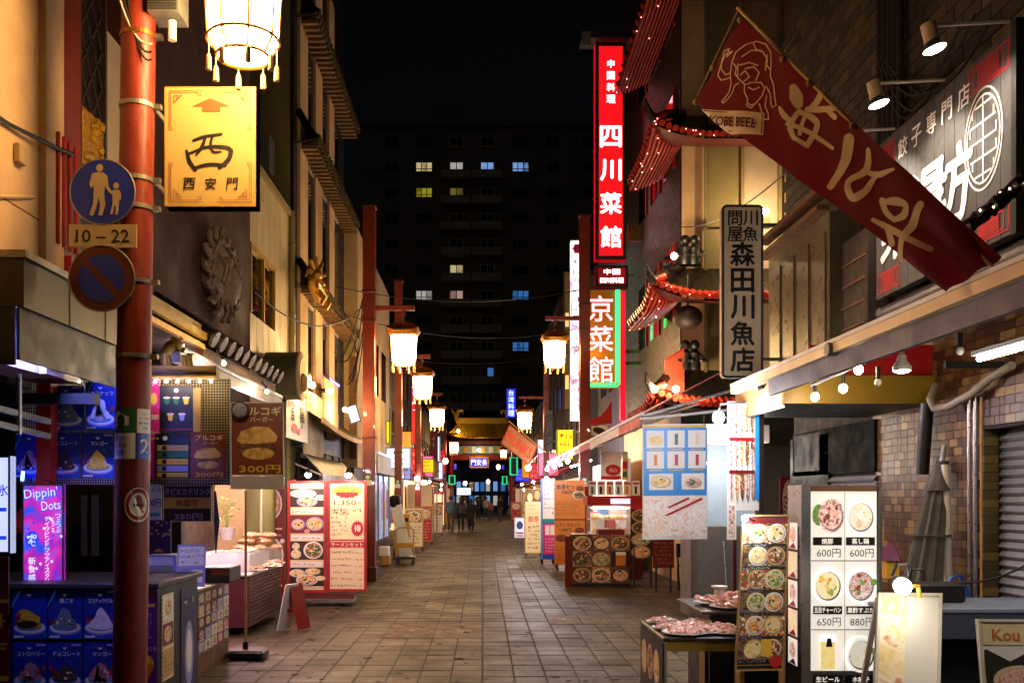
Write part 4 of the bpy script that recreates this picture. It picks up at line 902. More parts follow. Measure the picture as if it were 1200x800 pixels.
# big burger sign on a floor stand
DB = 10.1
fr = FF(270, 471, 333, 557, DB); th = board('burger_sign_stand', 'large brown burger sign on a slim pole stand before the food counter', 'sign stand', fr, BURG(), i_brn, fm=m_offw, bw=.012, base=P(288, 770, DB))
fr2 = FF(270, 557.5, 333, 573, DB + .004); slab(fr2, .01, mat('clear_film', '#c8b8a8', .2, var=.1), th, 'lower_film')
g = G(); g.cyl(P(288, 575, DB), P(288, 758, DB), .014, n=10); obj('pole', g, m_wood, th, True)
xb = XD(291, DB); g = G(); g.cbox(xb - .19, xb + .19, DB - .16, DB + .16, 0, .1, .025); obj('weight_base', g, m_black, th)
g = G(); g.cyl((xb - .03, DB, .1), (xb - .03, DB, .18), .03, n=10); obj('socket', g, m_black, th)
t = thing('clip_spotlight', 'round black clip spotlight at the corner of the big burger sign', 'spotlight', P(281, 480, DB - .15))
g = G(); g.cyl(P(281, 480, DB - .12), P(281, 480, DB - .02), .09, .06, 18); obj('housing', g, m_black, t, True)
g = G(); g.cyl(P(281, 480, DB - .125), P(281, 480, DB - .121), .075, n=18); obj('lens', g, m_steel, t)
# tapioca sign and milk price
m_drkp = mat('ink_plum', '#2a1420', .45, var=0)
board('tapioca_sign', 'dark tapioca drink price sign hanging over the glass case', 'sign', FF(191, 568, 248, 611, 8.6), [('t', 'タピオカドリンク', .5, .82, .17, i_lav, {'w': .93, 'b': .03, 'fit': 1}), ('r', .02, .36, .98, .66, i_tan), ('t', '烏龍茶', .5, .51, .2, i_brn, {'w': .5, 'b': .02}), ('t', '250円', .52, .14, .16, i_lav, {'w': .58, 'b': .03, 'fit': 1})], m_drkp, fm=m_offw, bw=.008)
board('milk_price_card', 'pale blue milk price card beside the tapioca sign', 'price card', FF(170, 567, 189, 609, 8.5), [('t', 'ミルク', .55, .84, .13, i_blue, {'w': .8, 'b': .02}), ('t', '300円', .5, .48, .22, i_blue, {'w': .95, 'fit': 1, 'b': .02}), ('r', .1, .1, .9, .2, i_sky)], mat('ink_pale_blue', '#b8c4e8', .5, var=0))
board('night_sky_poster', 'dark blue poster with gold specks under the milk price card', 'poster', FF(172, 610, 200, 650, 8.45), [('e', random.random() * .9 + .05, .55 + random.random() * .42, .05, .03, i_yel if q % 2 else i_lav) for q in range(14)] + [('p', [(.25, .1), (.5, .2), (.75, .1)], i_org)], i_nav)
# glass case and leaning acrylic menu
t = thing('glass_case', 'small lit glass case on the end of the ice counter', 'display case', P(190, 690, 8.3))
m_acr = mat('acrylic_sheet', '#e8ecf4', .1, var=0, alpha=.35); m_frp = mat('violet_edge', '#8a88b8', .4, var=0)
fr = FF(172, 650, 206, 690, 8.25); slab(fr, .3, m_white, t, 'case_body'); prints(fr, [('r', .08, .12, .92, .7, mat('ink_glassy_green', '#8a9a78', .3, var=0)), ('e', .35, .4, .2, .2, i_grey)], t)
rim(fr, .015, .02, m_frp, t)
t = thing('acrylic_menu', 'leaning acrylic menu sheet with grey pictures on the glass case', 'menu', P(218, 690, 8.1))
fr = F(P(206, 688, 8.1), (1, .35, 0), (-.05, .3, 1), .24, .38); slab(fr, .006, i_lav, t, 'sheet'); prints(fr, [('r', .06, .5, .94, .95, i_white), ('l', .1, .52, .9, .92, 3, i_grey), ('r', .1, .08, .45, .42, i_grey), ('r', .55, .1, .9, .4, i_white)], t)
# patchwork box panel
t = thing('cake_counter', 'low counter faced with rows of small photo cards', 'counter', (-3.1, 9.5, 0))
XP = -2.72; g = G(); g.box(-3.6, XP - .011, 8.97, 10.1, 0, .83); obj('cabinet', g, m_brown, t)
fr = FL(XP - .01, 8.97, 10.1, .02, .83); slab(fr, .0, m_wood, t, 'face') if False else None
inks = [i_lav, i_tan, i_cream, i_dred, i_grey, i_white, i_brn, i_pink]
for r in range(5):
    for c in range(5):
        f2 = FL(XP, 9.0 + c * .218, 9.0 + c * .218 + .2, .22 + r * .118, .22 + r * .118 + .108); slab(f2, .008, inks[(r * 3 + c * 5) % 8], t, 'photo_card')
        prints(f2, [('d', .5, .55, .34, .36, i_white, (fd_soup, fd_meat, fd_veg, fd_rice)[(r + c) % 4]), ('r', .1, .03, .9, .14, i_white if r % 2 else i_black)], t)
g = G(); g.cbox(-3.62, XP + .02, 8.95, 10.12, .831, .86, .006); obj('top', g, m_offw, t)
t = thing('black_oven_box', 'black box with a brown label standing on the cake counter', 'box', (XD(252, 9.6), 9.6, .861))
g = G(); g.cbox(XD(234, 9.5), XD(269, 9.5), 9.5, 9.95, .862, 1.02, .01); obj('box', g, m_black, t); fr = FF(248, 667, 268, 674, 9.498); slab(fr, .002, i_brn, t, 'label', k=.004)
# burgundy food counter
XC = -2.9; d0, d1 = 11.7, 13.55
t = thing('food_counter', 'burgundy slatted food counter with a bright white top', 'counter', (-3.3, 12.6, 0))
m_burg = mat('burgundy_panel', '#4a1a22', .5, var=.12)
g = G(); g.box(-3.9, XC - .02, d0, d1, .1, .74); obj('body', g, m_burg, t)
for q in range(13):
    z = .12 + q * .047; g = G(); g.box(XC - .019, XC, d0, d1, z, z + .036); obj('slat', g, m_burg, t)
g = G(); g.cbox(-4.0, XC + .03, d0 - .03, d1 + .03, .741, .78, .008); obj('worktop', g, m_white, t)
g = G(); g.box(XC - .0, XC + .006, d0, d1, .781, 1.05); obj('guard_glass', g, m_acr, t)
g = G(); g.box(-4.0, XC, d0 - .008, d0 - .001, .781, 1.05); obj('guard_glass', g, m_acr, t)
g = G(); g.box(-4.0, -3.05, d0 + .1, d1 - .1, .781, .97); obj('raised_shelf', g, m_white, t)
# dishes and plants on the counter
food_m = [fd_soup, fd_rice, fd_meat, fd_veg]
def dish(name, label, c, r, food, heap=.05, pm=m_white, n=5, shrimp=False):
    t = thing(name, label, 'dish', c, 'plates of food')
    g = G(); g.lathe([(r * .55, 0), (r * .6, .004), (r, .022), (r * .97, .026), (r * .6, .01)], c, 20); obj('plate', g, pm, t, True)
    for q in range(n):
        a = 2.4 * q; d = r * .72 * math.sqrt((q + .3) / n); rr = r * random.uniform(.17, .27); z = .016 + heap * (1 - (d / r) ** 2) * random.uniform(.5, 1)
        p = Vector(c) + Vector((d * math.cos(a), d * math.sin(a), z)); b = random.random() * 6.28; g = G()
        if shrimp: g.tube([p + Vector((rr * 1.3 * math.cos(b + w * .62), rr * 1.3 * math.sin(b + w * .62), rr * .25 * math.sin(w))) for w in range(6)], [rr * .2, rr * .42, rr * .5, rr * .42, rr * .28, rr * .12], 7)
        else: g.ball(p, rr, 8, 5, 1, random.uniform(.55, .9), random.uniform(.4, .6))
        obj('food_piece', g, food, t, True)
    return t
for q, (px, D, z) in enumerate(((300, 12.0, .781), (318, 12.6, .781), (322, 13.2, .781), (258, 12.0, .971), (276, 12.4, .971), (292, 12.9, .971))):
    dish('food_plate', ['plate of orange shrimp at the near end of the food counter', 'plate of rice at the middle of the food counter', 'plate of meat at the far end of the food counter', 'plate of noodles on the raised white shelf, nearest the burger sign', 'plate of fried rice in the middle of the raised white shelf', 'plate of meat at the far end of the raised white shelf'][q], (XD(px, D), D, z), .15, food_m[q % 4], .05, n=12, shrimp=(q == 0))
t = thing('wrapped_bread_pile', 'plastic wrapped bread heap beside the red ramen poster', 'food', P(300, 640, 13.2))
m_wrap = ramp_mat('wrapped_bread', ['#8a5a34', '#c89a6c', '#a87848', '#e0c8b0'], 14, rough=.2)
for q in range(7):
    g = G(); g.ball(P(282 + q * 6.5, 641 - (q % 3) * 7, 13.1 + .05 * q), .1, 9, 6, 1.3, .8, .5); obj('bread', g, m_wrap, t, True)
m_leaf = mat('leaf_green', '#4a7a20', .5, var=.35, scale=10); m_leaf2 = mat('leaf_pale', '#8aa838', .5, var=.3, scale=10)
t = thing('potted_plant', 'bright green potted plant on the white food counter', 'plant', P(268, 633, 12.6))
c0 = P(266, 632, 12.6); g = G(); g.lathe([(.08, 0), (.11, .14), (.115, .16), (.1, .16)], c0, 14); obj('pot', g, m_white, t, True)
for q in range(60):
    p = c0 + Vector((random.gauss(0, .09), random.gauss(0, .08), .2 + random.random() * .38)); a = random.random() * 6.28; s = .045
    g = G(); d = Vector((math.cos(a), math.sin(a), random.uniform(-.6, .4))); e = Vector((-math.sin(a), math.cos(a), .1))
    g.poly([p, p + d * s + e * s * .45, p + d * s * 2, p + d * s - e * s * .45]); obj('leaf', g, m_leaf if q % 3 else m_leaf2, t)
g = G()
for q in range(5): g.tube([c0 + Vector((0, 0, .14)), c0 + Vector((random.gauss(0, .03), 0, .3)), c0 + Vector((random.gauss(0, .08), 0, .52))], .005, 5)
obj('stem', g, m_leaf, t)
g = G(); pts = [P(252, 575, 9.9), P(254, 610, 9.9), P(253, 648, 9.9)]; g.tube(pts, [.012, .03, .006], 8); tag(obj('folded_umbrella', g, mat('navy_cloth', '#1a1850', .7, var=.2)), 'thin dark blue folded umbrella hanging above the food counter', 'umbrella')
# warm goods behind the counter
t = thing('shop_shelves', 'white lit shelves packed with goods behind the food counter', 'shelves', (-4.3, 13.2, 0))
g = G(); g.box(-5.6, -3.35, 14.2, 14.3, 0, 2.6); obj('back_panel', g, m_white, t)
for r in range(3):
    g = G(); g.box(-5.4, -3.5, 13.9, 14.19, 1.0 + r * .42, 1.03 + r * .42); obj('shelf', g, m_wood, t)
    for q in range(9):
        x = -5.3 + q * .2; h = random.uniform(.16, .3); g = G(); g.box(x, x + .13, 13.95, 14.1, 1.031 + r * .42, 1.031 + r * .42 + h); obj('packet', g, inks[random.randrange(8)], t)
m_tubew = mat('white_fluorescent_tube', '#ffffff', .4, emit=85, ecol='#fff0dc', var=0)
for n, (px, py, D, w, lab) in enumerate(((232, 571, 10.6, .8, 'white fluorescent tube over the cake counter'), (270, 574, 12.3, 1.0, 'white fluorescent tube over the food counter'))):
    c = P(px, 540, D); c.x = -3.35; c.z = 2.45; t = thing('tube_light', lab, 'light tube', c)
    g = G(); g.cyl((c.x, D - w / 2, 2.45), (c.x, D + w / 2, 2.45), .018, n=8); obj('tube', g, mat('stall_white_tube', '#ffffff', .4, emit=620, ecol='#ffc8d2', var=0), t)
    g = G(); g.box(c.x - .04, c.x + .04, D - w / 2 - .04, D + w / 2 + .04, 2.475, 2.53); obj('batten', g, m_white, t)
# bulbs added under the eave to light the burger sign and counter
for n, (x, d, z) in enumerate(((-2.45, 8.9, 3.0), (-2.5, 10.9, 2.95))):
    c = Vector((x, d, z)); t = thing('eave_bulb', ['small bulb under the tiled eave before the big burger sign', 'small bulb under the tiled eave over the food counter'][n], 'light bulb', c)
    g = G(); g.ball(c, .02, 10, 8); obj('glass', g, mat('eave_bulb_glow', '#ffffff', .3, emit=480, ecol='#ffe2b8', var=0), t, True); g = G(); g.cyl(c + Vector((0, 0, .03)), c + Vector((-.06, 0, .12)), .015, n=8); obj('socket', g, m_black, t)
# red noodle poster and the ramen board
DR = 15.0
board('red_noodle_poster', 'red poster with two big noodle bowls left of the ramen board', 'poster', FF(292, 567, 335, 700, DR + .25), [('d', .48, .83, .42, .16, i_white, fd_soup, i_red), ('r', .05, .6, .9, .615, i_cream), ('d', .5, .38, .44, .17, i_white, fd_veg, i_grn), ('r', .1, .1, .9, .12, i_cream), ('l', .08, .53, .9, .58, 1, i_cream), ('e', .9, .5, .06, .02, i_white)], i_dred, fm=m_red, bw=.02)
t = thing('ramen_board', 'tall red framed two panel ramen menu board on a wheeled base', 'menu board', P(383, 708, DR))
for n, (a, b) in enumerate(((337, 382.5), (383.5, 430))):
    fr = FF(a, 563, b, 694 - n * 1, DR); slab(fr, .03, i_cream, t, 'panel'); rim(fr, .045, .03, m_red, t)
    if n == 0:
        it = []
        for q, (fa, fb) in enumerate(((fd_soup, fd_meat), (fd_soup, fd_soup), (fd_rice, fd_mix), (fd_soup, fd_rice))):
            y1 = .93 - q * .235; y0 = y1 - .165; pk = i_dbrn if q != 1 else i_dred
            it += [('r', .06, y0, .93, y1, pk), ('r', .1, y1 + .012, .9, y1 + .05, i_white), ('l', .12, y1 + .012, .8, y1 + .045, 1, i_red if q else i_tan)]
            if q == 2: it += [('d', .66, y0 + .085, .25, .078, i_white, fd_mix, i_grn), ('d', .22, y0 + .12, .1, .03, i_white, fa), ('d', .22, y0 + .05, .13, .04, i_white, fd_rice)]
            elif q == 1: it += [('d', .27, y0 + .08, .18, .05, i_lav, fa), ('d', .7, y0 + .085, .23, .062, i_lav, fb), ('d', .5, y0 + .02, .08, .02, i_red, fd_meat)]
            elif q == 3: it += [('d', .25, y0 + .115, .2, .035, i_white, fd_rice), ('d', .65, y0 + .13, .2, .03, i_cream, fd_rice), ('d', .85, y0 + .07, .13, .022, i_white, fd_rice), ('d', .5, y0 + .055, .28, .05, i_white, fd_soup, i_grn)]
            else: it += [('d', .4, y0 + .12, .34, .038, i_white, i_cream), ('d', .85, y0 + .085, .13, .025, i_white, fd_rice), ('d', .5, y0 + .05, .27, .05, i_lav, fd_meat)]
    else:
        it = [('s', .5, .91, .42, .055, 16, i_yel), ('s', .5, .885, .33, .045, 12, i_red), ('t', '期間限定', .5, .92, .05, i_yel, {'b': .02, 'w': .6}), ('t', '1,350', .45, .8, .05, i_red, {'w': .55, 'b': .03, 'fit': 1}), ('t', '円', .82, .795, .03, i_red), ('l', .1, .5, .52, .76, 7, i_black), ('l', .1, .7, .9, .76, 1, i_black),
              ('s', .76, .57, .17, .075, 18, i_red), ('t', '得', .76, .57, .06, i_white, {'b': .02}), ('r', .03, .46, .97, .472, i_red), ('r', .07, .4, .93, .45, i_red), ('t', 'ラーメンセット', .5, .425, .035, i_white, {'w': .8, 'b': .02, 'fit': 1})]
        for q in range(6): y = .355 - q * .06; it += [('l', .1, y - .015, .68, y + .02, 1, i_black), ('l', .7, y - .02, .95, y + .01, 1, i_red)]
    prints(fr, it, t, .002)
x0, x1 = XD(338, DR), XD(415, DR)
g = G(); g.box(x0, x1, DR - .2, DR + .3, .06, .1); obj('base_deck', g, m_steel, t)
g = G(); g.box(x0, x1, DR - .02, DR + .06, .1, .19); obj('base_rail', g, m_reddark, t)
for x in (x0 + .08, x1 - .08):
    for d in (DR - .15, DR + .25):
        g = G(); g.cyl((x - .015, d, .03), (x + .015, d, .03), .03, n=12); obj('caster', g, m_black, t)
    g = G(); g.box(x - .02, x + .02, DR + .031, DR + .06, .19, 2.0); obj('upright', g, m_red, t)
# clamp lamps over the board
m_spotw = mat('bright_bulb', '#ffffff', .3, emit=260, ecol='#fff0d0', var=0)
for n, px in enumerate((361, 408)):
    c = P(px, 556, DR - .35); t = thing('clamp_lamp', ['bright clamp lamp over the dish photo side of the ramen board', 'bright clamp lamp over the price side of the ramen board'][n], 'lamp', c)
    g = G(); g.ball(c, .045, 12, 8); obj('bulb', g, m_spotw, t, True)
    g = G(); g.tube([c + Vector((0, .06, .02)), c + Vector((0, .2, .06)), P(px, 562, DR)], .01, 6); obj('arm', g, m_black, t)
    g = G(); g.lathe([(.055, .02), (.035, .07), (.02, .1)], c, 12, caps=False); obj('shade', g, m_black, t, True)
t = thing('small_a_board', 'small white folding board standing by the food counter end', 'sign board', (XD(343, 12.3), 12.3, 0))
for s in (-1, 1):
    fr = F((XD(343, 12.3) + s * .13, 12.0 + s * .03, 0.02), (.35, .94, 0), (s * -.2, s * .04, 1), .3, .6); slab(fr, .012, m_white if s < 0 else m_red, t, 'leaf')
g = G(); g.box(XD(336, 12.4), XD(350, 12.4), 12.1, 12.14, .25, .28); obj('stay', g, m_red, t)

# ================================================================== siding building and its window
X = -3.3; d0, d1 = DW(293, X) + .003, DW(340, X)
t = thing('siding_building', 'low building with cream vertical siding and one dark window', 'building', (-4.5, 14.8, 0))
nb = 7; bw = (d1 - d0) / nb; wz0, wz1, wd1 = ZD(375, 14.0), ZD(300, 14.0), DW(322, X)
m_sid = mat('cream_siding', '#c9b48a', .6, var=.1, scale=2, island=.06)
for q in range(nb):
    a, b = d0 + q * bw, d0 + (q + 1) * bw - .012
    if a < wd1 - .05:
        for z0, z1 in ((2.95, wz0), (wz1, 6.5)):
            g = G(); g.cbox(X - .06, X, a, b, z0, z1, .006); obj('siding_board', g, m_sid, t)
    else: g = G(); g.cbox(X - .06, X, a, b, 2.95, 6.5, .006); obj('siding_board', g, m_sid, t)
g = G(); g.box(-8, X - .061, d0, d1, 0, 6.5); obj('wall', g, m_olive, t)
g = G(); g.box(-8, X + .05, d0 - .001, d1, 6.501, 6.6); obj('roof_cap', g, m_olive, t)
g = G(); g.box(X - .055, X - .03, d0, wd1, wz0, wz1); o = obj('window', g, m_glassd, t)
for d in (d0 + .02, (d0 + wd1) / 2, wd1 - .05):
    g = G(); g.box(X - .029, X + .015, d, d + .05, wz0, wz1); obj('window_frame', g, m_goldy, o)
g = G(); g.box(X - .03, X + .02, d0, wd1, wz1 - .02, wz1 + .04); obj('window_head', g, m_goldy, o)
g = G(); g.cyl((X + .05, d1 - .08, 2.9), (X + .05, d1 - .08, 6.6), .045, n=10); obj('downpipe', g, m_olive, t, True)
for z in (3.6, 4.8, 6.0): g = G(); g.box(X, X + .1, d1 - .14, d1 - .02, z, z + .04); obj('pipe_clip', g, m_galv, t)
tt = thing('air_conditioner', 'grey air conditioner unit high on the olive side wall', 'air conditioner', (-3.9, 16.0, 7.2))
g = G(); g.cbox(-4.3, -3.55, 15.72, 16.08, 7.2, 7.8, .02); obj('casing', g, m_grey, tt); g = G(); g.cyl((-4.05, 15.71, 7.5), (-4.05, 15.7, 7.5), .22, n=20); obj('fan_grille', g, m_dgrey, tt)
for x in (-4.25, -3.6): g = G(); g.beam((x, 16.08, 7.17), (x, 15.75, 7.17), .04, .04); obj('bracket', g, m_galv, tt)
t = thing('barrel_sign', 'green drum shaped sign with a cream oval face on the siding wall', 'sign', P(318, 440, 13.8))
a = P(308, 417, 14.0); g = G()
a = Vector((-3.25, 14.2, 3.55)); b = Vector((-2.75, 14.2, 3.55)); g.cyl(a, b, .36, n=28); obj('drum', g, mat('drum_green', '#4a5028', .5, var=.15), t, True)
g = G(); g.cyl(b + Vector((.001, 0, 0)), b + Vector((.03, 0, 0)), .37, n=28); obj('face_rim', g, m_cream, t, True)
g = G(); g.cyl(b + Vector((.031, 0, 0)), b + Vector((.04, 0, 0)), .27, n=28); obj('face', g, m_goldy, t, True)
g = G(); g.ball(b + Vector((.05, 0, -.1)), .14, 12, 8, .4); obj('face_ball', g, m_cream, t, True)

# ================================================================== tall building with tiled eaves
X = -3.3; d0, d1 = DW(340, X) + .003, 22.0
t = thing('tiled_eave_building', 'tall dark fronted building with cream pilasters and three tiled eaves', 'building', (-5, 19, 0))
g = G(); g.box(-10, X - .001, d0, d1, 0, 13); obj('wall', g, m_olive, t)
g = G(); g.box(X, X + .06, d0 + .001, d1, 2.6, 13); obj('dark_front', g, m_black, t)
for px0, px1 in ((352, 361), (370, 378), (386, 392)):
    a, b = DW(px0, X + .12), DW(px1, X + .12)
    g = G(); g.box(X + .061, X + .12, a, b, 2.9, 12.2); obj('pilaster', g, m_cream, t)
    for z0, z1 in ((3.6, 4.9), (5.75, 7.6), (8.3, 9.8)):
        g = G(); g.box(X + .061, X + .075, b + .12, b + .75, z0, z1); o = obj('window', g, m_glassd, t)
        g = G(); g.box(X + .061, X + .09, b + .12, b + .75, z0 - .5, z0 - .05); obj('spandrel', g, m_greyc, t)
for n, (z, dz) in enumerate(((10.15, .5), (7.95, .5), (5.42, .42))):
    xe = -2.88
    def ev(u, v): return Vector((X + .06 + (xe - X - .06) * v, d0 + .2 + (d1 - d0 - .4) * u, z + dz * (1 - v) ** 1.4))
    g = G(); g.grid(ev, 1, 4); g.add([ev(0, 1), ev(1, 1), (X + .06, d1 - .2, z - .05), (X + .06, d0 + .2, z - .05)], [(0, 1, 2, 3)]); obj('eave', g, m_tilek, t)
    N = 26
    for q in range(N):
        u = (q + .5) / N; g = G(); g.tube([ev(u, v / 4) + Vector((.02, 0, .03)) for v in range(5)], .07, 7); o = obj('eave_tile', g, m_tilek, t)
        p = ev(u, 1); g = G(); g.cyl((p.x + .045, p.y, p.z + .025), (p.x + .02, p.y, p.z + .03), .08, n=10); obj('tile_end', g, MATS['tile_end_glaze'], o)
        g = G(); g.box(X + .06, p.x - .02, p.y + .05, p.y + .13, z - .12, z - .055); obj('rafter', g, mat('painted_rafter', '#7a5a34', .5, var=.2), o)
t = thing('gilt_dragon', 'gilt dragon ornament at the near end of the lowest tiled eave', 'ornament', P(352, 355, 16.6))
c = P(352, 345, 16.4); c.x = -2.95
g = G(); g.tube([c + Vector(v) for v in ((-.15, .9, .05), (0, .6, .2), (.08, .3, .02), (.02, 0, .18), (.1, -.3, .3), (.16, -.45, .22))], [.05, .09, .12, .13, .11, .05], 10); obj('body', g, m_gold, t, True)
for q in range(8):
    a = q * .8; g = G(); g.tube([c + Vector((.08, -.3, .28)), c + Vector((.12 + .1 * math.cos(a), -.35 + .22 * math.cos(a), .3 + .25 * math.sin(a))), c + Vector((.1 + .12 * math.cos(a), -.3 + .34 * math.cos(a + .3), .28 + .34 * math.sin(a + .3)))], [.05, .035, .008], 6); obj('mane_spike', g, m_gold, t, True)
for q in range(9):
    p = c + Vector((.1, .8 - q * .13, .15 + .08 * math.sin(q))); g = G(); g.lathe([(.05, 0), (.004, .16)], p, 6); obj('back_spine', g, m_gold, t)
for s in (0, .5):
    g = G(); g.tube([c + Vector((.08, s, .05)), c + Vector((.2, s - .06, -.08)), c + Vector((.16, s - .15, -.2))], [.06, .045, .03], 7); obj('leg', g, m_gold, t, True)
# shop signs and awnings at its foot
XS = -3.1
t = thing('carved_shop_sign', 'white shop sign with black brush letters under the barrel sign', 'sign', (XS, 15.4, 3.2))
fr = FL(-2.95, DW(335, -2.95), DW(360, -2.95), 2.62, 3.35)
slab(fr, .06, m_white, t, 'panel'); rim(fr, .05, .06, m_white, t); prints(fr, [('tv', '亭', .72, .55, .5, i_black, {'b': .03}), ('t', '昌', .28, .6, .4, i_black, {'b': .03}), ('e', .35, .25, .12, .1, i_red), ('e', .12, .75, .08, .1, i_red), ('e', .55, .2, .08, .08, i_red)], t, .01)
g = G(); g.cyl((-2.9, fr.o.y + .6, 3.5), (-2.72, fr.o.y + .6, 3.5), .06, n=10); obj('lamp_head', g, m_black, t)
g = G(); g.ball((-2.66, fr.o.y + .6, 3.47), .045, 8, 6); obj('bulb', g, mat('gold_wall_bulb', '#ffffff', .3, emit=520, ecol='#ffd08a', var=0), t)
t = thing('pale_wall_sign', 'pale lit wall sign with faint brown writing past the carved sign', 'sign', (XS, 17, 2.4))
fr = FL(-2.98, DW(359, -2.98), DW(379, -2.98), 2.45, 3.55); slab(fr, .05, m_greyc, t, 'panel'); prints(fr, [('l', .15, .1, .45, .9, 4, i_brn), ('l', .6, .1, .9, .75, 3, i_grey)], t)
g = G(); g.cyl((-2.9, fr.o.y + .8, 3.6), (-2.78, fr.o.y + .8, 3.62), .04, n=8); obj('lamp_head', g, m_black, t); g = G(); g.ball((-2.7, fr.o.y + .8, 3.6), .05, 8, 6); obj('bulb', g, mat('gold_wall_bulb', '#ffffff', .3, emit=520, ecol='#ffd08a', var=0), t)
t = thing('yellow_wall_sign', 'cream lit wall sign with violet edge light above the sagging awning', 'sign', (XS, 19, 2.9))
fr = FL(-3.0, DW(380, -3.0), DW(396, -3.0), 3.0, 4.0); slab(fr, .05, m_cream, t, 'panel'); g = G(); g.box(-3.0, -2.985, DW(386, -3), DW(397, -3), 4.01, 4.05); obj('violet_tube', g, mat('violet_neon', '#3030ff', .4, emit=6, ecol='#3a30ff', var=0), t)
g = G(); g.ball((-2.72, DW(388, -3), 3.45), .05, 8, 6); obj('bulb', g, MATS['gold_wall_bulb'], t)
t = thing('lean_to_awning', 'grey translucent awning over the dark shop by the ramen board', 'awning', (-3, 17, 2.2))
fr = F((-2.75, 16.2, 2.12), (0, 1, 0), (-.45, 0, .5), 4.4, .45); m_vin = mat('grey_vinyl', '#8a8680', .4, var=.15); slab(fr, .012, m_vin, t, 'cloth')
fr = F((-2.75, 16.2, 1.97), (0, 1, 0), (0, 0, 1), 4.4, .15); slab(fr, .006, m_vin, t, 'valance')
for d in (16.25, 18.4, 20.5): g = G(); g.beam((-2.78, d, 2.1), (-3.24, d, 2.3), .03, .03); obj('arm', g, m_galv, t)
t = thing('yellow_edge_awning', 'dark awning with a yellow front edge next to the nearest red post', 'awning', (-3, 20, 2.8))
pts = sag((-2.7, DW(378, -2.7), ZD(492, 15.9)), (-2.7, DW(431, -2.7), ZD(518, 22.0)), .1, 8); g = G()
for a, b in zip(pts[:-1], pts[1:]): g.beam(a, b, .04, .09)
obj('front_edge', g, m_goldy, t)
g = G()
for a, b in zip(pts[:-1], pts[1:]): g.add([a, b, (-3.24, b.y, b.z + .35), (-3.24, a.y, a.z + .35)], [(0, 1, 2, 3)])
obj('cloth', g, m_dark, t)
t = thing('shop_glazing', 'dark glazed shop front with blue door behind the ramen board', 'shop front', (-3.26, 19, 0))
for q in range(6):
    a = d0 + .3 + q * .95; g = G(); g.box(-3.235, -3.2, a, a + .85, .3, 2.5); o = obj('window', g, m_glassd if q != 1 else mat('blue_door', '#1f3a5a', .4, var=.1), t)
    g = G(); g.box(-3.235, -3.18, a + .86, a + .94, .1, 2.6); obj('mullion', g, m_grey, o)
g = G(); g.box(-3.238, -3.15, d0, d1, 0, .3); obj('sill', g, m_grey, t)
# narrow beige building further on
t = thing('narrow_beige_building', 'narrow beige building behind the nearest red post', 'building', (-4, 25, 0))
g = G(); g.box(-8, -2.92, 22.01, 29.5, 2.4, 8.0); obj('wall', g, m_beige, t); g = G(); g.box(-8, -3.0, 22.01, 29.5, 0, 2.399); obj('ground_floor', g, m_dark, t)
g = G(); g.cyl((-3.12, 21.96, 5.2), (-3.12, 22.005, 5.2), .2, n=14); obj('round_vent', g, m_olive, t)
g = G(); g.box(-3.1, -2.93, 21.95, 22.005, 2.6, 5.0); obj('brown_pilaster', g, m_brown, t)
for q in range(3): g = G(); g.box(-2.919, -2.9, 23.2 + q * 2, 24.3 + q * 2, 4.5, 5.9); obj('window', g, m_glassd, t)
for q in range(7):
    a = Vector((-3.1 + random.uniform(-.2, .2), 21.8, random.uniform(3.8, 5.8))); b = Vector((-2.45, 19.3, random.uniform(4.5, 6.2)))
    g = G(); g.tube(sag(a, b, random.uniform(.1, .5)), .012, 5); obj('overhead_cable', g, m_cable, t)
g = G(); g.tube(sag((-3.25, 13.4, 4.65), (-2.42, 19.1, 5.6), .45, 14), .012, 5); tag(obj('service_cable', g, m_cable), 'black cable slung from the siding wall to the red post', 'cable')
t = thing('tilted_white_sign', 'small tilted white sign by the brown pilaster', 'sign', P(417, 487, 19.5))
fr = F(P(411, 497, 18.6), (1, .2, .35), (-.3, 0, 1), .22, .36); slab(fr, .03, m_lit, t, 'panel'); rim(fr, .02, .03, m_dgrey, t)

# wires slung across the street
for n, (a, b, d_) in enumerate((((-3.2, 20.5, 6.3), (3.9, 24, 7.4), .5), ((-3.2, 21.5, 5.9), (3.9, 27, 6.9), .6), ((-3.2, 30, 6.2), (3.6, 33.5, 7.0), .4), ((3.9, 18.4, 7.0), (4.2, 11.0, 6.2), .35))):
    g = G(); g.tube(sag(a, b, d_, 20), .011, 5); tag(obj('overhead_wire', g, m_cable), ['highest thin wire crossing the street at the nearest red posts', 'lower thin wire crossing the street at the nearest red posts', 'thin wire crossing the street by the third left post', 'thin wire along the right walls above the fish shop sign'][n], 'wire')
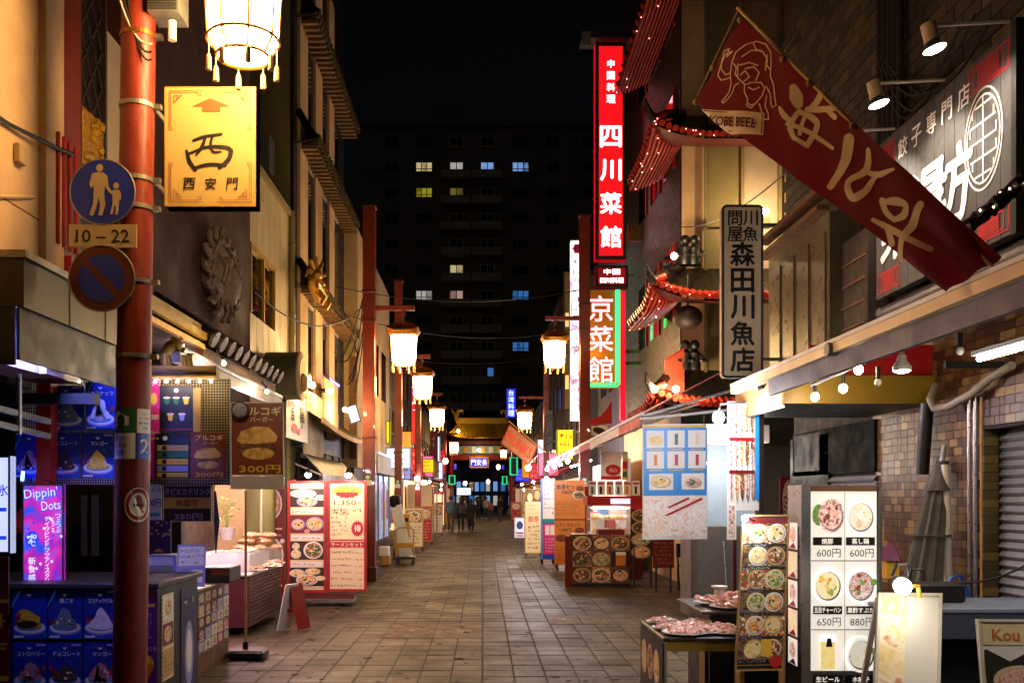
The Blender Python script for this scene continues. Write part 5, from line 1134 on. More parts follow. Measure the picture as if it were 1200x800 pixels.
# ================================================================== RIGHT: tile clad building with awning
XW = 4.2
def tile_mat(name, cols, rough=.35):
    m = bpy.data.materials.new(name); m.use_nodes = True; nt = m.node_tree; b = nt.nodes['Principled BSDF']
    ge = nt.nodes.new('ShaderNodeNewGeometry'); oi = nt.nodes.new('ShaderNodeObjectInfo'); ad = nt.nodes.new('ShaderNodeMath'); fr_ = nt.nodes.new('ShaderNodeMath'); fr_.operation = 'FRACT'
    nt.links.new(ge.outputs['Random Per Island'], ad.inputs[0]); nt.links.new(oi.outputs['Random'], ad.inputs[1]); nt.links.new(ad.outputs[0], fr_.inputs[0])
    cr = nt.nodes.new('ShaderNodeValToRGB'); cr.color_ramp.interpolation = 'CONSTANT'; e = cr.color_ramp.elements
    for i, c in enumerate(cols):
        el = e[i] if i < 2 else e.new(i / len(cols)); el.position = i / len(cols); el.color = c4(lin(c))
    nt.links.new(fr_.outputs[0], cr.inputs[0])
    tc = nt.nodes.new('ShaderNodeTexCoord'); nz = nt.nodes.new('ShaderNodeTexNoise'); nz.inputs['Scale'].default_value = 14; nt.links.new(tc.outputs['Object'], nz.inputs['Vector'])
    mx = nt.nodes.new('ShaderNodeMix'); mx.data_type = 'RGBA'; mx.blend_type = 'MULTIPLY'; mx.inputs['Factor'].default_value = .5
    nt.links.new(cr.outputs[0], mx.inputs[6]); nt.links.new(nz.outputs['Fac'], mx.inputs[7]); nt.links.new(mx.outputs[2], b.inputs['Base Color']); b.inputs['Roughness'].default_value = rough
    return m
m_wtile = tile_mat('glazed_wall_tile', ['#8a6a40', '#56331f', '#7e5a32', '#64402a', '#967446', '#4a2c1c', '#6e4e2c', '#5c3824'])
m_otile = tile_mat('olive_wall_tile', ['#6a5a28', '#4a3a1c', '#7a6830', '#5a4a24'])
m_brick = tile_mat('dark_ochre_brick', ['#3a2c14', '#241a0c', '#443418', '#2e2210', '#54401c'], .6)
m_shut = mat('roller_shutter_grey', '#86868e', .45, metal=.3, var=.1)
m_grout = mat('dark_grout', '#1a1410', .9, var=.2)
t = thing('tile_clad_building', 'brown tile clad building with roller shutters behind the long awning', 'building', (5, 9, 0)); R1 = t
g = G(); g.box(XW + .02, 9, 7.92, 12.7, 0, 8.5); obj('wall', g, m_grout, t)
g = G(); g.box(XW + .02, 9, 3.5, 7.919, 2.3, 8.5); obj('wall', g, m_grout, t)
TL, TH, JN = .15, .0745, .006
tv = [(0, 0, 0), (0, TL - JN, 0), (0, TL - JN, TH - JN), (0, 0, TH - JN)]
def tile_mesh(lx, h=TH - JN, thk=.02):
    g = G(); g.cbox(-thk, 0, 0, lx, 0, h, .003) if False else g.box(-thk, 0, 0, lx, 0, h)
    me = bpy.data.meshes.new('wall_tile'); me.from_pydata(g.v, [], g.f); me.materials.append(m_wtile); return me
tm1, tm2 = tile_mesh(TL - JN), tile_mesh(TL / 2 - JN)
cnt = 0; rest = G()
rows = []
for r in range(44):
    z = .02 + r * TH; y = 6.2 - (r % 2) * TL / 2
    while y < 10.0:
        L = TL if random.random() < .62 else TL / 2
        if z < 2.29 and y < 7.9: y += L; continue
        if z > 3.2: break
        rows.append((y, z, L)); y += L
def tpx(y): return VX + XW * FPX / y
vis = [q for q in rows if 7.1 < q[0] < 9.05 and .75 < q[1] < 2.85]; vis.sort(key=lambda q: q[0])
chosen = set(vis[:300])
for q in rows:
    y, z, L = q
    if q in chosen:
        o = bpy.data.objects.new('wall_tile', tm1 if L == TL else tm2); COL.objects.link(o); o.parent = t; o.location = Vector((XW + .022 + random.uniform(-.001, .001), y, z)) - Vector(t.location)
    else: rest.box(XW + .002, XW + .022, y, y + L - JN, z, z + TH - JN)
obj('other_tiles', rest, m_wtile, t, kind='stuff')
# shutter door in a tiled recess
g = G(); g.box(XW + .18, 9, 3.5, 7.919, 0, 2.3); obj('recess_back', g, m_grout, t)
k = G()
for r in range(31):
    for c in range(1):
        k.box(XW + .023 + c * .21, XW + .023 + c * .21 + .12, 7.898, 7.918, .01 + r * .0745, .01 + r * .0745 + .068)
obj('recess_tiles', k, m_otile, t, kind='stuff')
sh = thing('roller_shutter', 'grey roller shutter in the tiled doorway at the right edge', 'shutter', (XW + .15, 7.5, 0))
for r in range(30):
    z = .02 + r * .075; g = G(); g.add([(XW + .17, 5.5, z), (XW + .17, 7.89, z), (XW + .14, 7.89, z + .025), (XW + .14, 5.5, z + .025), (XW + .17, 7.89, z + .07), (XW + .17, 5.5, z + .07)], [(0, 1, 2, 3), (3, 2, 4, 5)]); obj('slat', g, m_shut, sh)
sh = thing('roller_shutter', 'narrow roller shutter behind the folded parasol', 'shutter', (XW - .02, 10.5, 0))
for r in range(26):
    z = .02 + r * .075; g = G(); g.add([(XW - .0, 9.98, z), (XW - .0, 11.3, z), (XW - .04, 11.3, z + .025), (XW - .04, 9.98, z + .025), (XW - .0, 11.3, z + .07), (XW - .0, 9.98, z + .07)], [(0, 1, 2, 3), (3, 2, 4, 5)]); obj('slat', g, m_shut, sh)
g = G(); g.box(XW - .03, XW + .019, 11.31, 12.7, .9, 2.5); obj('dark_window', g, mat('sooty_glass', '#060607', .6, var=.2, spec=.15), t)  # near black, rough pane
fr = FR(XW - .03, 9.98, 12.6, 2.0, 2.56); slab(fr, .04, mat('sooty_black_board', '#060505', .9, var=.3, spec=.1), t, 'dark_fascia'); prints(fr, [('l', .45, .4, .9, .7, 1, mat('faint_dusk_print', '#17140f', .9, var=0, spec=.05)), ('r', .02, .1, .38, .95, mat('ink_dusk_violet', '#15141a', .8, var=.3))], t)  # faint print stands in for writing reflected in the dark window
# upper brick face and bay
k = G()
for r in range(34):
    z = 3.3 + r * .14; y = 4.0 - (r % 2) * .15
    while y < 13: k.box(XW - .002, XW + .019, y, y + .285, z, z + .125); y += .3
obj('upper_bricks', k, m_brick, t, kind='stuff')
g = G(); g.box(XW - .35, XW - .005, 10.4, 12.6, 3.25, 4.9); o = obj('bay', g, mat('bay_greenish_wood', '#5a5034', .6, var=.25, scale=3), t)
for q in range(4):
    d = 10.5 + q * .53; g = G(); g.box(XW - .37, XW - .351, d, d + .4, 3.4, 4.7); obj('bay_panel', g, mat('bay_pane', '#6a5c3c', .3, var=.2), o)
for q in range(2):
    g = G(); g.box(XW - .5, XW - .351, 10.38, 12.62, 4.901 + q * .2, 4.96 + q * .2); obj('bay_cornice', g, m_brown, o)
g = G(); g.box(XW - .25, XW - .01, 9.62, 10.3, 3.2, 4.5); obj('dark_bay', g, m_dark, t)
for q in range(5):
    g = G(); g.box(XW - .27, XW - .251, 9.66, 10.26, 3.3 + q * .23, 3.32 + q * .23); obj('bay_louvre', g, m_brown, t)
for q in range(5): g = G(); g.cyl((XW - .06, 9.3 + q * .12, 4.9), (XW - .06, 9.3 + q * .12, 8.5), .035, n=8); obj('down_pipe', g, m_dark, t)
for q in range(6): g = G(); g.tube(sag((XW - .08, 7.6 + q * .25, 5.6 + .2 * math.sin(q)), (XW - .08, 9.3 + q * .1, 5.9 + .1 * q), .35), .014, 5); obj('wall_cable', g, m_cable, t)
# pipes, hose, tubes on the tile wall
for n, (px, r, m) in enumerate(((1136, .016, m_steel), (1143, .016, m_steel), (1150, .01, m_wood))):
    d = DW(px, XW - .05); g = G(); g.cyl((XW - .05, d, .8), (XW - .05, d, ZD(465, d)), r, n=10); tag(obj('wall_pipe', g, m, None, True), ['thin steel conduit on the tile wall, nearer the parasol', 'thin steel conduit on the tile wall, nearer the doorway', 'slim wooden rod on the tile wall beside the doorway'][n], 'pipe')
g = G(); g.cyl((XW - .09, DW(1113, XW - .09), .5), (XW - .09, DW(1108, XW - .09), ZD(545, 8.5)), .035, n=12); tag(obj('drain_pipe', g, m_offw, None, True), 'cream drain pipe rising beside the folded parasol', 'pipe')
g = G(); g.cyl((XW - .1, 8.75, 1.95), (XW - .1, 8.65, 2.6), .06, n=12); tag(obj('black_duct', g, m_black, None, True), 'thick black duct above the folded parasol', 'duct')
pts = [P(1200, 428, 7.3), P(1165, 442, 7.6), P(1140, 460, 7.8), P(1112, 476, 8.2), P(1094, 478, 8.3), P(1090, 468, 8.3), P(1097, 452, 8.4)]
for p in pts: p.x = min(p.x, XW - .08)
g = G(); g.tube(pts, .035, 10); tag(obj('air_hose', g, mat('dull_cream_hose', '#8a8070', .6, var=.15), None, True), 'thick cream air hose curving over the tile wall', 'hose')
g = G(); g.tube([P(1104, 712, 7.9), P(1108, 690, 7.9), P(1116, 676, 7.9), P(1126, 674, 7.9), P(1133, 690, 7.9), P(1135, 712, 7.9)], .016, 8); tag(obj('water_hose', g, mat('blue_hose', '#1450b8', .4, var=0), None, True), 'loop of bright blue water hose beside the pipes', 'hose')
t = thing('folded_parasol', 'folded grey beige parasol leaning on the tile wall', 'parasol', (XD(1085, 8.3), 8.3, 0))
a = P(1104, 540, 8.4); b = P(1078, 700, 8.2)
def par(u, v):
    c = a.lerp(b, v); r = .045 + .12 * v ** .8; r += .02 * math.cos(9 * 2 * math.pi * u) * (.3 + v)
    if v < .2: r = max(r, .06)
    return c + Vector((r * math.cos(2 * math.pi * u), r * .7 * math.sin(2 * math.pi * u), 0))
g = G(); g.grid(par, 54, 12); obj('canopy', g, m_fabric, t, True)
g = G(); g.grid(lambda u, v: a.lerp(b, .02 + .2 * v) + Vector(((.05 + .055 * v) * (1 + .12 * math.cos(14 * math.pi * u)) * math.cos(2 * math.pi * u), (.05 + .05 * v) * math.sin(2 * math.pi * u), 0)), 40, 4); obj('top_flap', g, m_fabric, t, True)
g = G(); g.cyl(a.lerp(b, -.12), a.lerp(b, 2.0), .022, n=8); obj('pole', g, m_galv, t)
g = G(); g.tube([a.lerp(b, .55) + Vector((.2 * math.cos(q * .5), .16 * math.sin(q * .5), 0)) * .85 for q in range(14)], .012, 6); obj('tie_strap', g, m_fabric, t)

# canopy box with yellow end and red lining
t = thing('yellow_canopy', 'yellow ended shop canopy box with red lining under the awning', 'canopy', (3.5, 9.5, 2.6))
m_ylw = mat('mustard_yellow_paint', '#8e7018', .5, var=.1, scale=2); m_tan = mat('tan_panel', '#c09058', .55, var=.1)
g = G(); g.box(2.8, XW - .001, 8.7, 8.74, 2.6, 2.86); obj('yellow_fascia', g, m_ylw, t)
g = G(); g.box(2.78, 2.8, 8.7, 10.3, 2.58, 2.88); obj('tan_fascia', g, m_tan, t)
g = G(); g.box(2.781, 2.80, 8.69, 10.3, 2.56, 2.579); obj('trim', g, m_steel, t)
g = G(); g.box(2.801, XW - .001, 8.741, 10.3, 2.6, 2.62); obj('soffit', g, m_black, t)
g = G(); g.box(3.05, XW - .001, 8.75, 8.77, 2.861, 3.15); obj('red_lining', g, m_awnr, t)
# long retractable awning
t = thing('long_awning', 'long retractable awning with a cream front bar over the menus', 'awning', (3.3, 7, 2.84))
dA, dB = 4.35, 9.75; m_bar = mat('cream_aluminium', '#d8b888', .4, var=.06)
g = G(); g.box(2.58, 2.66, dA, dB, 2.8, 2.87); obj('front_bar', g, m_bar, t)
g = G(); g.box(2.575, 2.665, dA, dB, 2.872, 2.9); obj('bar_lip', g, m_white, t)
m_awng = mat('grey_plum_awning', '#4a4048', .6, var=.12)
def aw(u, v): return Vector((2.66 + (XW - .1 - 2.66) * v, dA + (dB - dA) * u, 2.86 + .72 * v - .05 * math.sin(math.pi * v)))
g = G(); g.grid(aw, 12, 8); obj('cloth', g, m_awng, t, True)
g = G(); g.cyl((XW - .1, dA, 3.6), (XW - .1, dB, 3.6), .07, n=12); obj('roller', g, m_grey, t, True)
for d in (5.4, 7.2, 9.2):
    g = G(); g.beam((2.68, d, 2.79), (3.3, d + .5, 3.0), .05, .035); obj('arm', g, m_galv, t)
    g = G(); g.beam((3.3, d + .5, 3.0), (XW - .12, d - .1, 3.42), .05, .04); obj('arm', g, m_galv, t)
g = G(); g.cyl((2.55, 6.95, 2.83), (2.67, 6.95, 2.83), .05, n=14); obj('bar_joint', g, m_grey, t)
g = G(); g.box(2.62, 2.66, dA, 8.6, 2.66, 2.795); obj('plum_valance', g, m_awng, t)
t = thing('awning_end_cover', 'tan round cover at the near end of the awning bar', 'cover', P(1188, 330, 4.9))
c = P(1186, 335, 4.9); g = G(); g.cyl(c + Vector((0, .02, 0)), c + Vector((0, -.03, 0)), .12, n=24); obj('cover', g, m_tan, t, True)
# bulb rail under the canopy
m_bulb = mat('warm_white_bulb', '#ffffff', .3, emit=75, ecol='#ffe6c0', var=0)
m_bdim = mat('unlit_bulb_glass', '#d8d8d0', .1, var=0)
BL = [(955, 465, 8.4, 1, 'bulb hanging lowest before the yellow fascia'), (988, 455, 8.1, 1, 'second lit bulb from the yellow fascia end of the rail'), (1006, 433, 7.7, 1, 'lit globe bulb highest on the middle of the rail'), (1029, 448, 7.6, 0, 'small unlit bulb hanging between lit bulbs'), (1057, 430, 7.2, 2, 'large reflector bulb on the rail'), (1125, 411, 6.6, 0, 'unlit bulb by the fluorescent tube')]
for px, py, D, on, lab in BL:
    c = P(px, py, D); t = thing('bare_bulb', lab, 'light bulb', c, 'bulbs under the awning'); r = .035 if on else .028
    if on == 2:
        g = G(); g.lathe([(.03, .09), (.035, .05), (.07, .0), (.065, -.03)], c, 16, caps=False); obj('reflector', g, m_offw, t, True)
        g = G(); g.ball(c + Vector((0, 0, -.025)), .06, 12, 6, 1, 1, .35); obj('glass', g, m_bulb, t, True)
    else:
        g = G(); g.ball(c, r, 12, 8, 1, 1, 1.15); obj('glass', g, m_bulb if on else m_bdim, t, True)
    g = G(); g.cyl(c + Vector((0, 0, r * .9 if on != 2 else .09)), c + Vector((0, 0, r + .1)), .018, n=10); obj('socket', g, m_dgrey, t, True)
g = G(); g.tube([P(950, 452, 8.45), P(1005, 428, 7.8), P(1060, 406, 7.2), P(1120, 384, 6.6)], .014, 6); tag(obj('bulb_rail', g, m_galv), 'thin metal rail that carries the bulbs under the awning', 'rail')
t = thing('tube_light', 'bright fluorescent tube under the awning at the right edge', 'light tube', P(1175, 412, 6.6))
g = G(); g.cyl((3.39, 6.4, 2.68), (3.39, 4.1, 2.68), .02, n=10); obj('tube', g, m_tubew, t, True); g = G(); g.beam((3.39, 6.45, 2.72), (3.39, 4.05, 2.72), .06, .03); obj('batten', g, m_white, t)
g = G(); g.box(XD(1105, 7.6), XW, 7.55, 7.6, ZD(432, 7.6), ZD(424, 7.6)); tag(obj('cross_bar', g, m_black), 'black cross bar under the awning before the tile wall', 'bar')

# gyoza signboard with spot lamps
XG = 4.0; m_gyo = mat('grey_wood_sign', '#3e3a3a', .5, var=.22, scale=6); gw = mat('sign_white_paint', '#e8e0d4', .5, var=0)
t = thing('dumpling_signboard', 'grey dumpling shop signboard with white brush letters and round emblem', 'sign', (XG, 8.25, 3.73))
fr = FR(XG, 7.05, 9.5, 3.72, 5.26); slab(fr, .09, m_gyo, t, 'panel')
nbd = 14
for q in range(nbd):
    f2 = FR(XG - .012, 7.05 + 2.45 * q / nbd, 7.05 + 2.45 * (q + 1) / nbd - .006, 3.722, 5.258); slab(f2, .011, m_gyo, t, 'plank')
ln = []
def fret(x0, y0, w, h):
    o = []
    for s in (0, .12, .24): o.append([(x0 + w * s, y0 + h * s), (x0 + w * (1 - s), y0 + h * s), (x0 + w * (1 - s), y0 + h * (1 - s)), (x0 + w * s, y0 + h * (1 - s)), (x0 + w * s, y0 + h * s)])
    for q in range(1, 5): o.append([(x0 + w * .24, y0 + h * (.24 + .52 * q / 5)), (x0 + w * .76, y0 + h * (.24 + .52 * q / 5))])
    o.append([(x0 + w / 2, y0), (x0 + w / 2, y0 + h)]); return o
circ = lambda cx, cy, rx, ry: [[(cx + rx * math.cos(q * math.pi / 16), cy + ry * math.sin(q * math.pi / 16)) for q in range(33)]]
em = circ(.83, .56, .115, .26) + circ(.83, .56, .1, .225)
for q in range(-4, 5):
    hw = .1 * math.sqrt(max(0, 1 - (q / 5) ** 2)) * .8
    if q % 2 == 0: em.append([(.83 - hw, .56 + q * .045), (.83 + hw, .56 + q * .045)])
    else: em += [[(.83 - hw, .56 + q * .045), (.83 - hw, .56 + (q + 1) * .045)], [(.83 + hw, .56 + q * .045), (.83 + hw, .56 + (q - 1) * .045)]]
em.append([(.83, .34), (.83, .78)])
prints(fr, [('ln', fret(.74, .83, .24, .13), .012, i_red), ('ln', fret(.02, .83, .16, .13), .012, i_red), ('ln', fret(.02, .03, .2, .12), .012, i_red), ('ln', fret(.74, .03, .24, .12), .012, i_red), ('ln', em, .016, gw)] +
       [('t', c, .25 + q * .115, .86, .12, gw, {'b': .015}) for q, c in enumerate('餃子専門店')] + [('t', c, x, .42, .42, gw, {'b': .03, 'sk': .12}) for c, x in (('湯', .43), ('坊', .62), ('菜', .2))], t, .016)
g = G(); g.box(XG - .03, XG + .1, 6.98, 7.045, 3.7, 5.3); obj('end_post', g, m_black, t)
for n, (d, z) in enumerate(((7.12, 5.22), (8.12, 5.22), (9.1, 5.18))):
    hx = 3.40; c = Vector((hx, d, z)); t = thing('spot_lamp', ['cream spot lamp on an arm, highest and nearest above the signboard', 'cream spot lamp on an arm, middle of the three', 'spot lamp glowing behind the red banner'][n], 'spot lamp', (XG, d, z), 'spot lamps on the signboard')
    g = G(); g.cyl((XG, d, z + .12), (hx + .04, d, z + .09), .014, n=8); obj('arm', g, m_offw, t, True)
    dr = Vector((.25, -.05, -1)).normalized(); g = G(); a = c + Vector((-.02, 0, .1)); g.cyl(a, a + dr * .14, .055, .06, 16); obj('housing', g, mat('lamp_cream', '#b8a078', .5, var=.1), t, True)
    g = G(); g.cyl(a + dr * .14, a + dr * .2, .05, .085, 16); obj('reflector', g, m_steel, t, True)
    g = G(); g.cyl(a + dr * .201, a + dr * .215, .083, .06, 16); obj('lens', g, mat('spot_lens', '#ffffff', .3, emit=16, ecol='#ffeccc', var=0), t, True)
    p = a + dr * .24; lamp('spot_beam', 'SPOT', p, 80, (1, .86, .68), target=(XG, d - .0, 4.35), size=R(105), radius=.05, blend=.7, parent=t)

# red beef banner: hangs on a slanting pole, its plane turned towards the street lantern
BA, BU = Vector((1.43, 6.3)), Vector((.64, -.77)).normalized()
def BP(px, py):
    k = (px - VX) / FPX; s = (k * BA.y - BA.x) / (BU.x - k * BU.y); q = BA + BU * s; return P(px, py, q.y)
t = thing('beef_banner', 'tilted dark red banner with bull drawing and cream brush letters', 'banner', BP(985, 180))
p0 = BP(815, 119); p1 = BP(1112, 343); p2 = BP(872, 24); p3 = BP(1172, 300)
bn = Vector((-.77, -.64, 0)).normalized()
warp = lambda x, y: .03 * math.sin(7 * x + 2.5 * y) + .016 * math.sin(16 * x - 7 * y) + .01 * math.sin(29 * x + 9 * y) + .09 * max(0, x - .62) * math.sin(11 * y + 7 * x) - .05 * y * (1 - y) * (1 + x)
m_ban = cloth_mat('dark_red_cloth', '#680f16', .4)
g = G(); g.grid(lambda u, v: p0 + (p1 - p0) * u * (1 - v) + (p2 - p0) * v + (p3 - p2) * u * v + bn * warp(u, v), 90, 36); obj('cloth', g, m_ban, t, True)
bc = cloth_mat('banner_cream_ink', '#f0d4ac', .4)
ff = F(BP(800, 360), (1, 0, 0), (0, 0, 1), 360 * 5.5 / FPX, 360 * 5.5 / FPX)
def buv(px, py):
    # where a photo position falls on the cloth, by a few steps of inverse bilinear search
    u, v = .5, .5; A, B_, C, E_ = Vector((815, 119)), Vector((1112, 343)), Vector((872, 24)), Vector((1172, 300)); q = Vector((px, py))
    for _ in range(4):
        f = A + (B_ - A) * u * (1 - v) + (C - A) * v + (E_ - C) * u * v - q; du = (B_ - A) * (1 - v) + (E_ - C) * v; dv = (C - A) + ((E_ - C) - (B_ - A)) * u; det = du.x * dv.y - du.y * dv.x
        u -= (f.x * dv.y - f.y * dv.x) / det; v -= (du.x * f.y - du.y * f.x) / det
    return u, v
class FW2(F):
    def pt(s, x, y, k=0.0):
        px, py = 800 + 360 * x, 360 - 360 * y
        u, v = buv(px, py); return p0 + (p1 - p0) * u * (1 - v) + (p2 - p0) * v + (p3 - p2) * u * v + bn * (warp(u, v) + k + .003)
fb = FW2(ff.o, ff.u, ff.v, ff.w, ff.h)
def fxy(px, py): return ((px - 800) / 360, (360 - py) / 360)
it = []
Z5 = lambda st: [fxy(900 + x / 4, y / 4) + (w * .0014,) for x, y, w in st]; Z6 = lambda st: [fxy(900 + x / 4, 200 + y / 4) + (w * .0014,) for x, y, w in st]
it.append(('br', [Z5(q) for q in ([(155, 445, 32), (172, 490, 50), (190, 532, 34)], [(103, 540, 12), (130, 580, 24), (170, 618, 18)], [(290, 478, 34), (262, 525, 30), (232, 558, 22)], [(232, 552, 26), (300, 558, 28), (375, 562, 20)], [(325, 560, 20), (375, 606, 22)], [(198, 562, 20), (165, 635, 24), (178, 690, 20)], [(198, 566, 22), (262, 600, 26), (280, 640, 24), (235, 722, 20)], [(150, 625, 16), (230, 655, 20), (350, 738, 16)], [(222, 600, 16), (205, 672, 16)], [(178, 688, 18), (235, 726, 20)])] +
          [Z6(q) for q in ([(442, -95, 44), (410, 0, 44), (350, 122, 28)], [(530, -40, 24), (505, 45, 30), (435, 100, 26), (455, 172, 34), (505, 150, 30), (535, 100, 24), (555, 62, 20)], [(505, 48, 18), (565, 66, 26), (655, 50, 12)], [(590, 185, 28), (605, 235, 26), (640, 268, 22)], [(600, 190, 20), (660, 190, 34), (708, 208, 24), (690, 250, 26), (640, 268, 20)], [(538, 270, 18), (610, 305, 28), (700, 350, 26), (785, 388, 24)], [(778, 205, 30), (725, 285, 30), (672, 350, 28), (655, 445, 22)], [(600, 305, 26), (616, 370, 30)])], bc))
# bull drawing: poly lines from the photo (zoomed coordinates / 4.21)
B = lambda pl: [fxy(810 + x / 4.21, y / 4.21) for x, y in pl]
bull = [[(235, 268), (195, 275), (160, 320), (140, 375), (160, 400), (215, 395)], [(218, 252), (185, 260), (165, 310), (160, 345), (185, 375), (215, 372)], [(215, 252), (200, 290), (235, 270)],
        [(300, 240), (255, 275), (230, 320), (215, 380), (222, 430), (215, 470), (195, 505), (183, 520), (195, 530), (215, 510), (235, 480), (245, 440), (270, 430)], [(300, 240), (350, 225), (400, 245), (430, 290), (430, 340), (420, 400), (440, 450), (455, 520), (468, 555), (450, 568), (440, 545), (425, 490), (400, 450)],
        [(265, 335), (260, 400), (300, 440), (305, 480), (330, 520), (335, 560), (355, 570), (370, 545), (390, 500), (395, 460), (375, 430), (330, 430), (305, 440)], [(300, 360), (340, 350), (365, 380), (350, 420)], [(275, 340), (320, 330), (360, 345)], [(285, 300), (330, 270), (380, 275), (410, 320), (395, 370)],
        [(240, 330), (255, 350), (245, 380), (262, 400)], [(385, 545), (405, 590), (420, 630), (440, 630), (435, 600), (415, 560), (410, 500)], [(320, 455), (345, 470), (370, 455)], [(340, 545), (350, 555), (365, 548)], [(335, 235), (350, 265), (390, 285)], [(410, 300), (400, 340), (420, 370)], [(290, 430), (320, 400), (300, 370), (275, 390)]]
it.append(('ln', [B(p) for p in bull], .0075, bc))
for q in range(10):
    e0, e1 = q / 10, (q + 1) / 10; lo = lambda e: (225 + 193 * max(0, (e * 340 - 145) / 195), 690 + 20 * e) if e * 340 > 145 else (80 + e * 340, 558 + 132 * e * 340 / 145); hi = lambda e: (80 + 340 * e, 558 + 40 * e)
    it.append(('p', B([hi(e0), hi(e1), lo(e1), lo(e0)]) if q else B([hi(e0), hi(e1), lo(e1)]), bc))
it.append(('p', B([(80, 558), (81, 558), (81, 559)]), bc)); it.append(('ln', [B([(95, 568), (412, 605), (410, 700), (235, 682)])], .005, m_ban))
x, y = fxy(810 + 262 / 4.21, 636 / 4.21); it.append(('t', 'KOBE BEEF', x, y, .032, m_ban, {'b': .02, 'a': R(-7), 'flip': -1, 'w': .165, 'fit': 1}))
prints(fb, it, t, .003)
g = G(); g.cyl(BP(862, 8) - bn * .02, BP(1210, 362) - bn * .02, .011, n=8); obj('pole', g, m_wood, t, True)
g = G(); g.cyl(BP(864, 12) - bn * .01, BP(812, 121) - bn * .01, .005, n=6); obj('crossbar', g, m_wood, t)
for px, py in ((868, 24), (918, 70), (949, 98), (1000, 148), (836, 80), (816, 120)):
    g = G(); c = BP(px, py) + bn * .004; g.ball(c, .022, 8, 5, 1, .4, 1); obj('cloth_loop', g, m_tan, t)
g = G(); g.cyl(BP(1180, 328), BP(1215, 372), .02, n=8); obj('pole_socket', g, m_galv, t)
t = thing('light_garland', 'dark wrapped rope garland with small gold lights crossing the signboard', 'garland', P(1160, 240, 5.4))
g = G(); a, b = P(1215, 196, 5.3), P(1118, 276, 5.6); pts = sag(a, b, .02, 24); g.tube([p + Vector((0, .008 * math.sin(q * 2.2), .008 * math.cos(q * 2.2))) for q, p in enumerate(pts)], [.04 + .008 * (q % 2) for q in range(25)], 8); obj('rope', g, m_dark, t)
for q in range(14): 
    g = G(); p = a.lerp(b, (q + .5) / 14) + Vector((.02 * math.cos(q * 2.4), -.04, .03 * math.sin(q * 2.4))); g.ball(p, .006, 6, 4); obj('small_light', g, m_led, t)

# white vertical fish shop sign
t = thing('fish_shop_sign', 'tall white rounded sign with black fish shop calligraphy', 'sign', P(870, 442, 12))
fr = FF(847, 241, 893, 442, 12); g = G(); n = 6; pts = []
for cx, cy, a0 in ((.9, .975, 0), (.1, .975, 90), (.1, .025, 180), (.9, .025, 270)):
    for q in range(n + 1): a = R(a0 + 90 * q / n); pts.append(fr.pt(cx + .1 * math.cos(a), cy + .1 * .229 * math.sin(a)))
g.prism(pts, (0, .16, 0)); obj('sign_box', g, mat('warm_white_acrylic', '#cdb894', .5, var=.08), t)
g = G(); g.tube(pts + [pts[0]], .018, 6); obj('edge_trim', g, m_dgrey, t)
prints(fr, [('tv', '問屋', .31, .88, .085, i_black, {'b': .02, 'step': 1.1}), ('tv', '川魚', .7, .88, .085, i_black, {'b': .02, 'step': 1.1}), ('tv', '森田川魚店', .5, .41, .135, i_black, {'b': .035, 'w': .62, 'step': 1.14})], t, .006)
for z in (ZD(262, 12), ZD(420, 12)): g = G(); g.box(XD(893, 12) + .02, XW + .0, 12.05, 12.1, z - .02, z + .02); obj('bracket', g, m_galv, t)

# ================================================================== corner building with Chinese eaves
DF2 = 18.5; XB = XD(799, DF2)
t = thing('corner_restaurant', 'cream restaurant building with red lit Chinese eaves', 'building', (6, 20, 0)); 
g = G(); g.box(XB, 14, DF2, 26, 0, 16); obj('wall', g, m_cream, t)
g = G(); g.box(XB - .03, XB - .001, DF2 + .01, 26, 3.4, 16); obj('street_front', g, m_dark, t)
g = G(); g.box(XD(828, DF2), XD(866, DF2), DF2 - .03, DF2 - .001, 3.8, 16); obj('greenish_panel', g, m_olive, t)
g = G(); g.box(XD(868, DF2), XD(910, DF2), DF2 - .05, DF2 - .001, 3.8, 16); obj('pale_panel', g, m_greyc, t)
for px in (824, 867, 911): g = G(); g.box(XD(px, DF2), XD(px, DF2) + .06, DF2 - .1, DF2 - .051, 3.8, 16); obj('pipe_strip', g, m_olive, t)
g = G(); g.box(XD(826, DF2), XD(900, DF2), DF2 - .12, DF2 - .101, ZD(268, DF2), ZD(258, DF2)); obj('ledge', g, m_olive, t)
for r, z in enumerate((6.2, 9.3, 12.2)):
    for q in range(3):
        g = G(); d = DF2 + .5 + q * 1.6; g.box(XB - .05, XB - .031, d, d + 1.1, z - .9, z + .6); o = obj('window', g, m_glassd, t)
        g = G(); g.box(XB - .08, XB - .031, d - .08, d - .001, z - .95, z + .65); obj('window_post', g, m_red, o)
g = G(); g.box(XD(903, DF2), XD(916, DF2), DF2 - .04, DF2 - .001, ZD(386, DF2), ZD(350, DF2)); o = obj('lit_window', g, lit['warm'], t)
g = G(); g.box(XD(903, DF2), XD(916, DF2), DF2 - .06, DF2 - .041, ZD(374, DF2), ZD(371, DF2)); obj('transom', g, m_dark, o)
g = G(); g.box(XB - .02, 9, DF2 - .02, DF2 - .001, 0, 3.4); obj('ground_floor_panel', g, mat('grey_green_panel', '#5a5c54', .5, var=.1), t)
g = G(); g.box(XD(828, DF2), XD(856, DF2), DF2 - .3, DF2 - .021, ZD(520, DF2), ZD(512, DF2)); obj('shutter_box', g, m_white, t)
m_eav = mat('red_eave_slat', '#a82a1c', .45, var=.2); m_edge = mat('red_eave_tile', '#b03020', .35, var=.3, scale=12)
m_ledr = mat('rosy_led', '#ffffff', .4, emit=6, ecol='#ff8a70', var=0, sample=False)
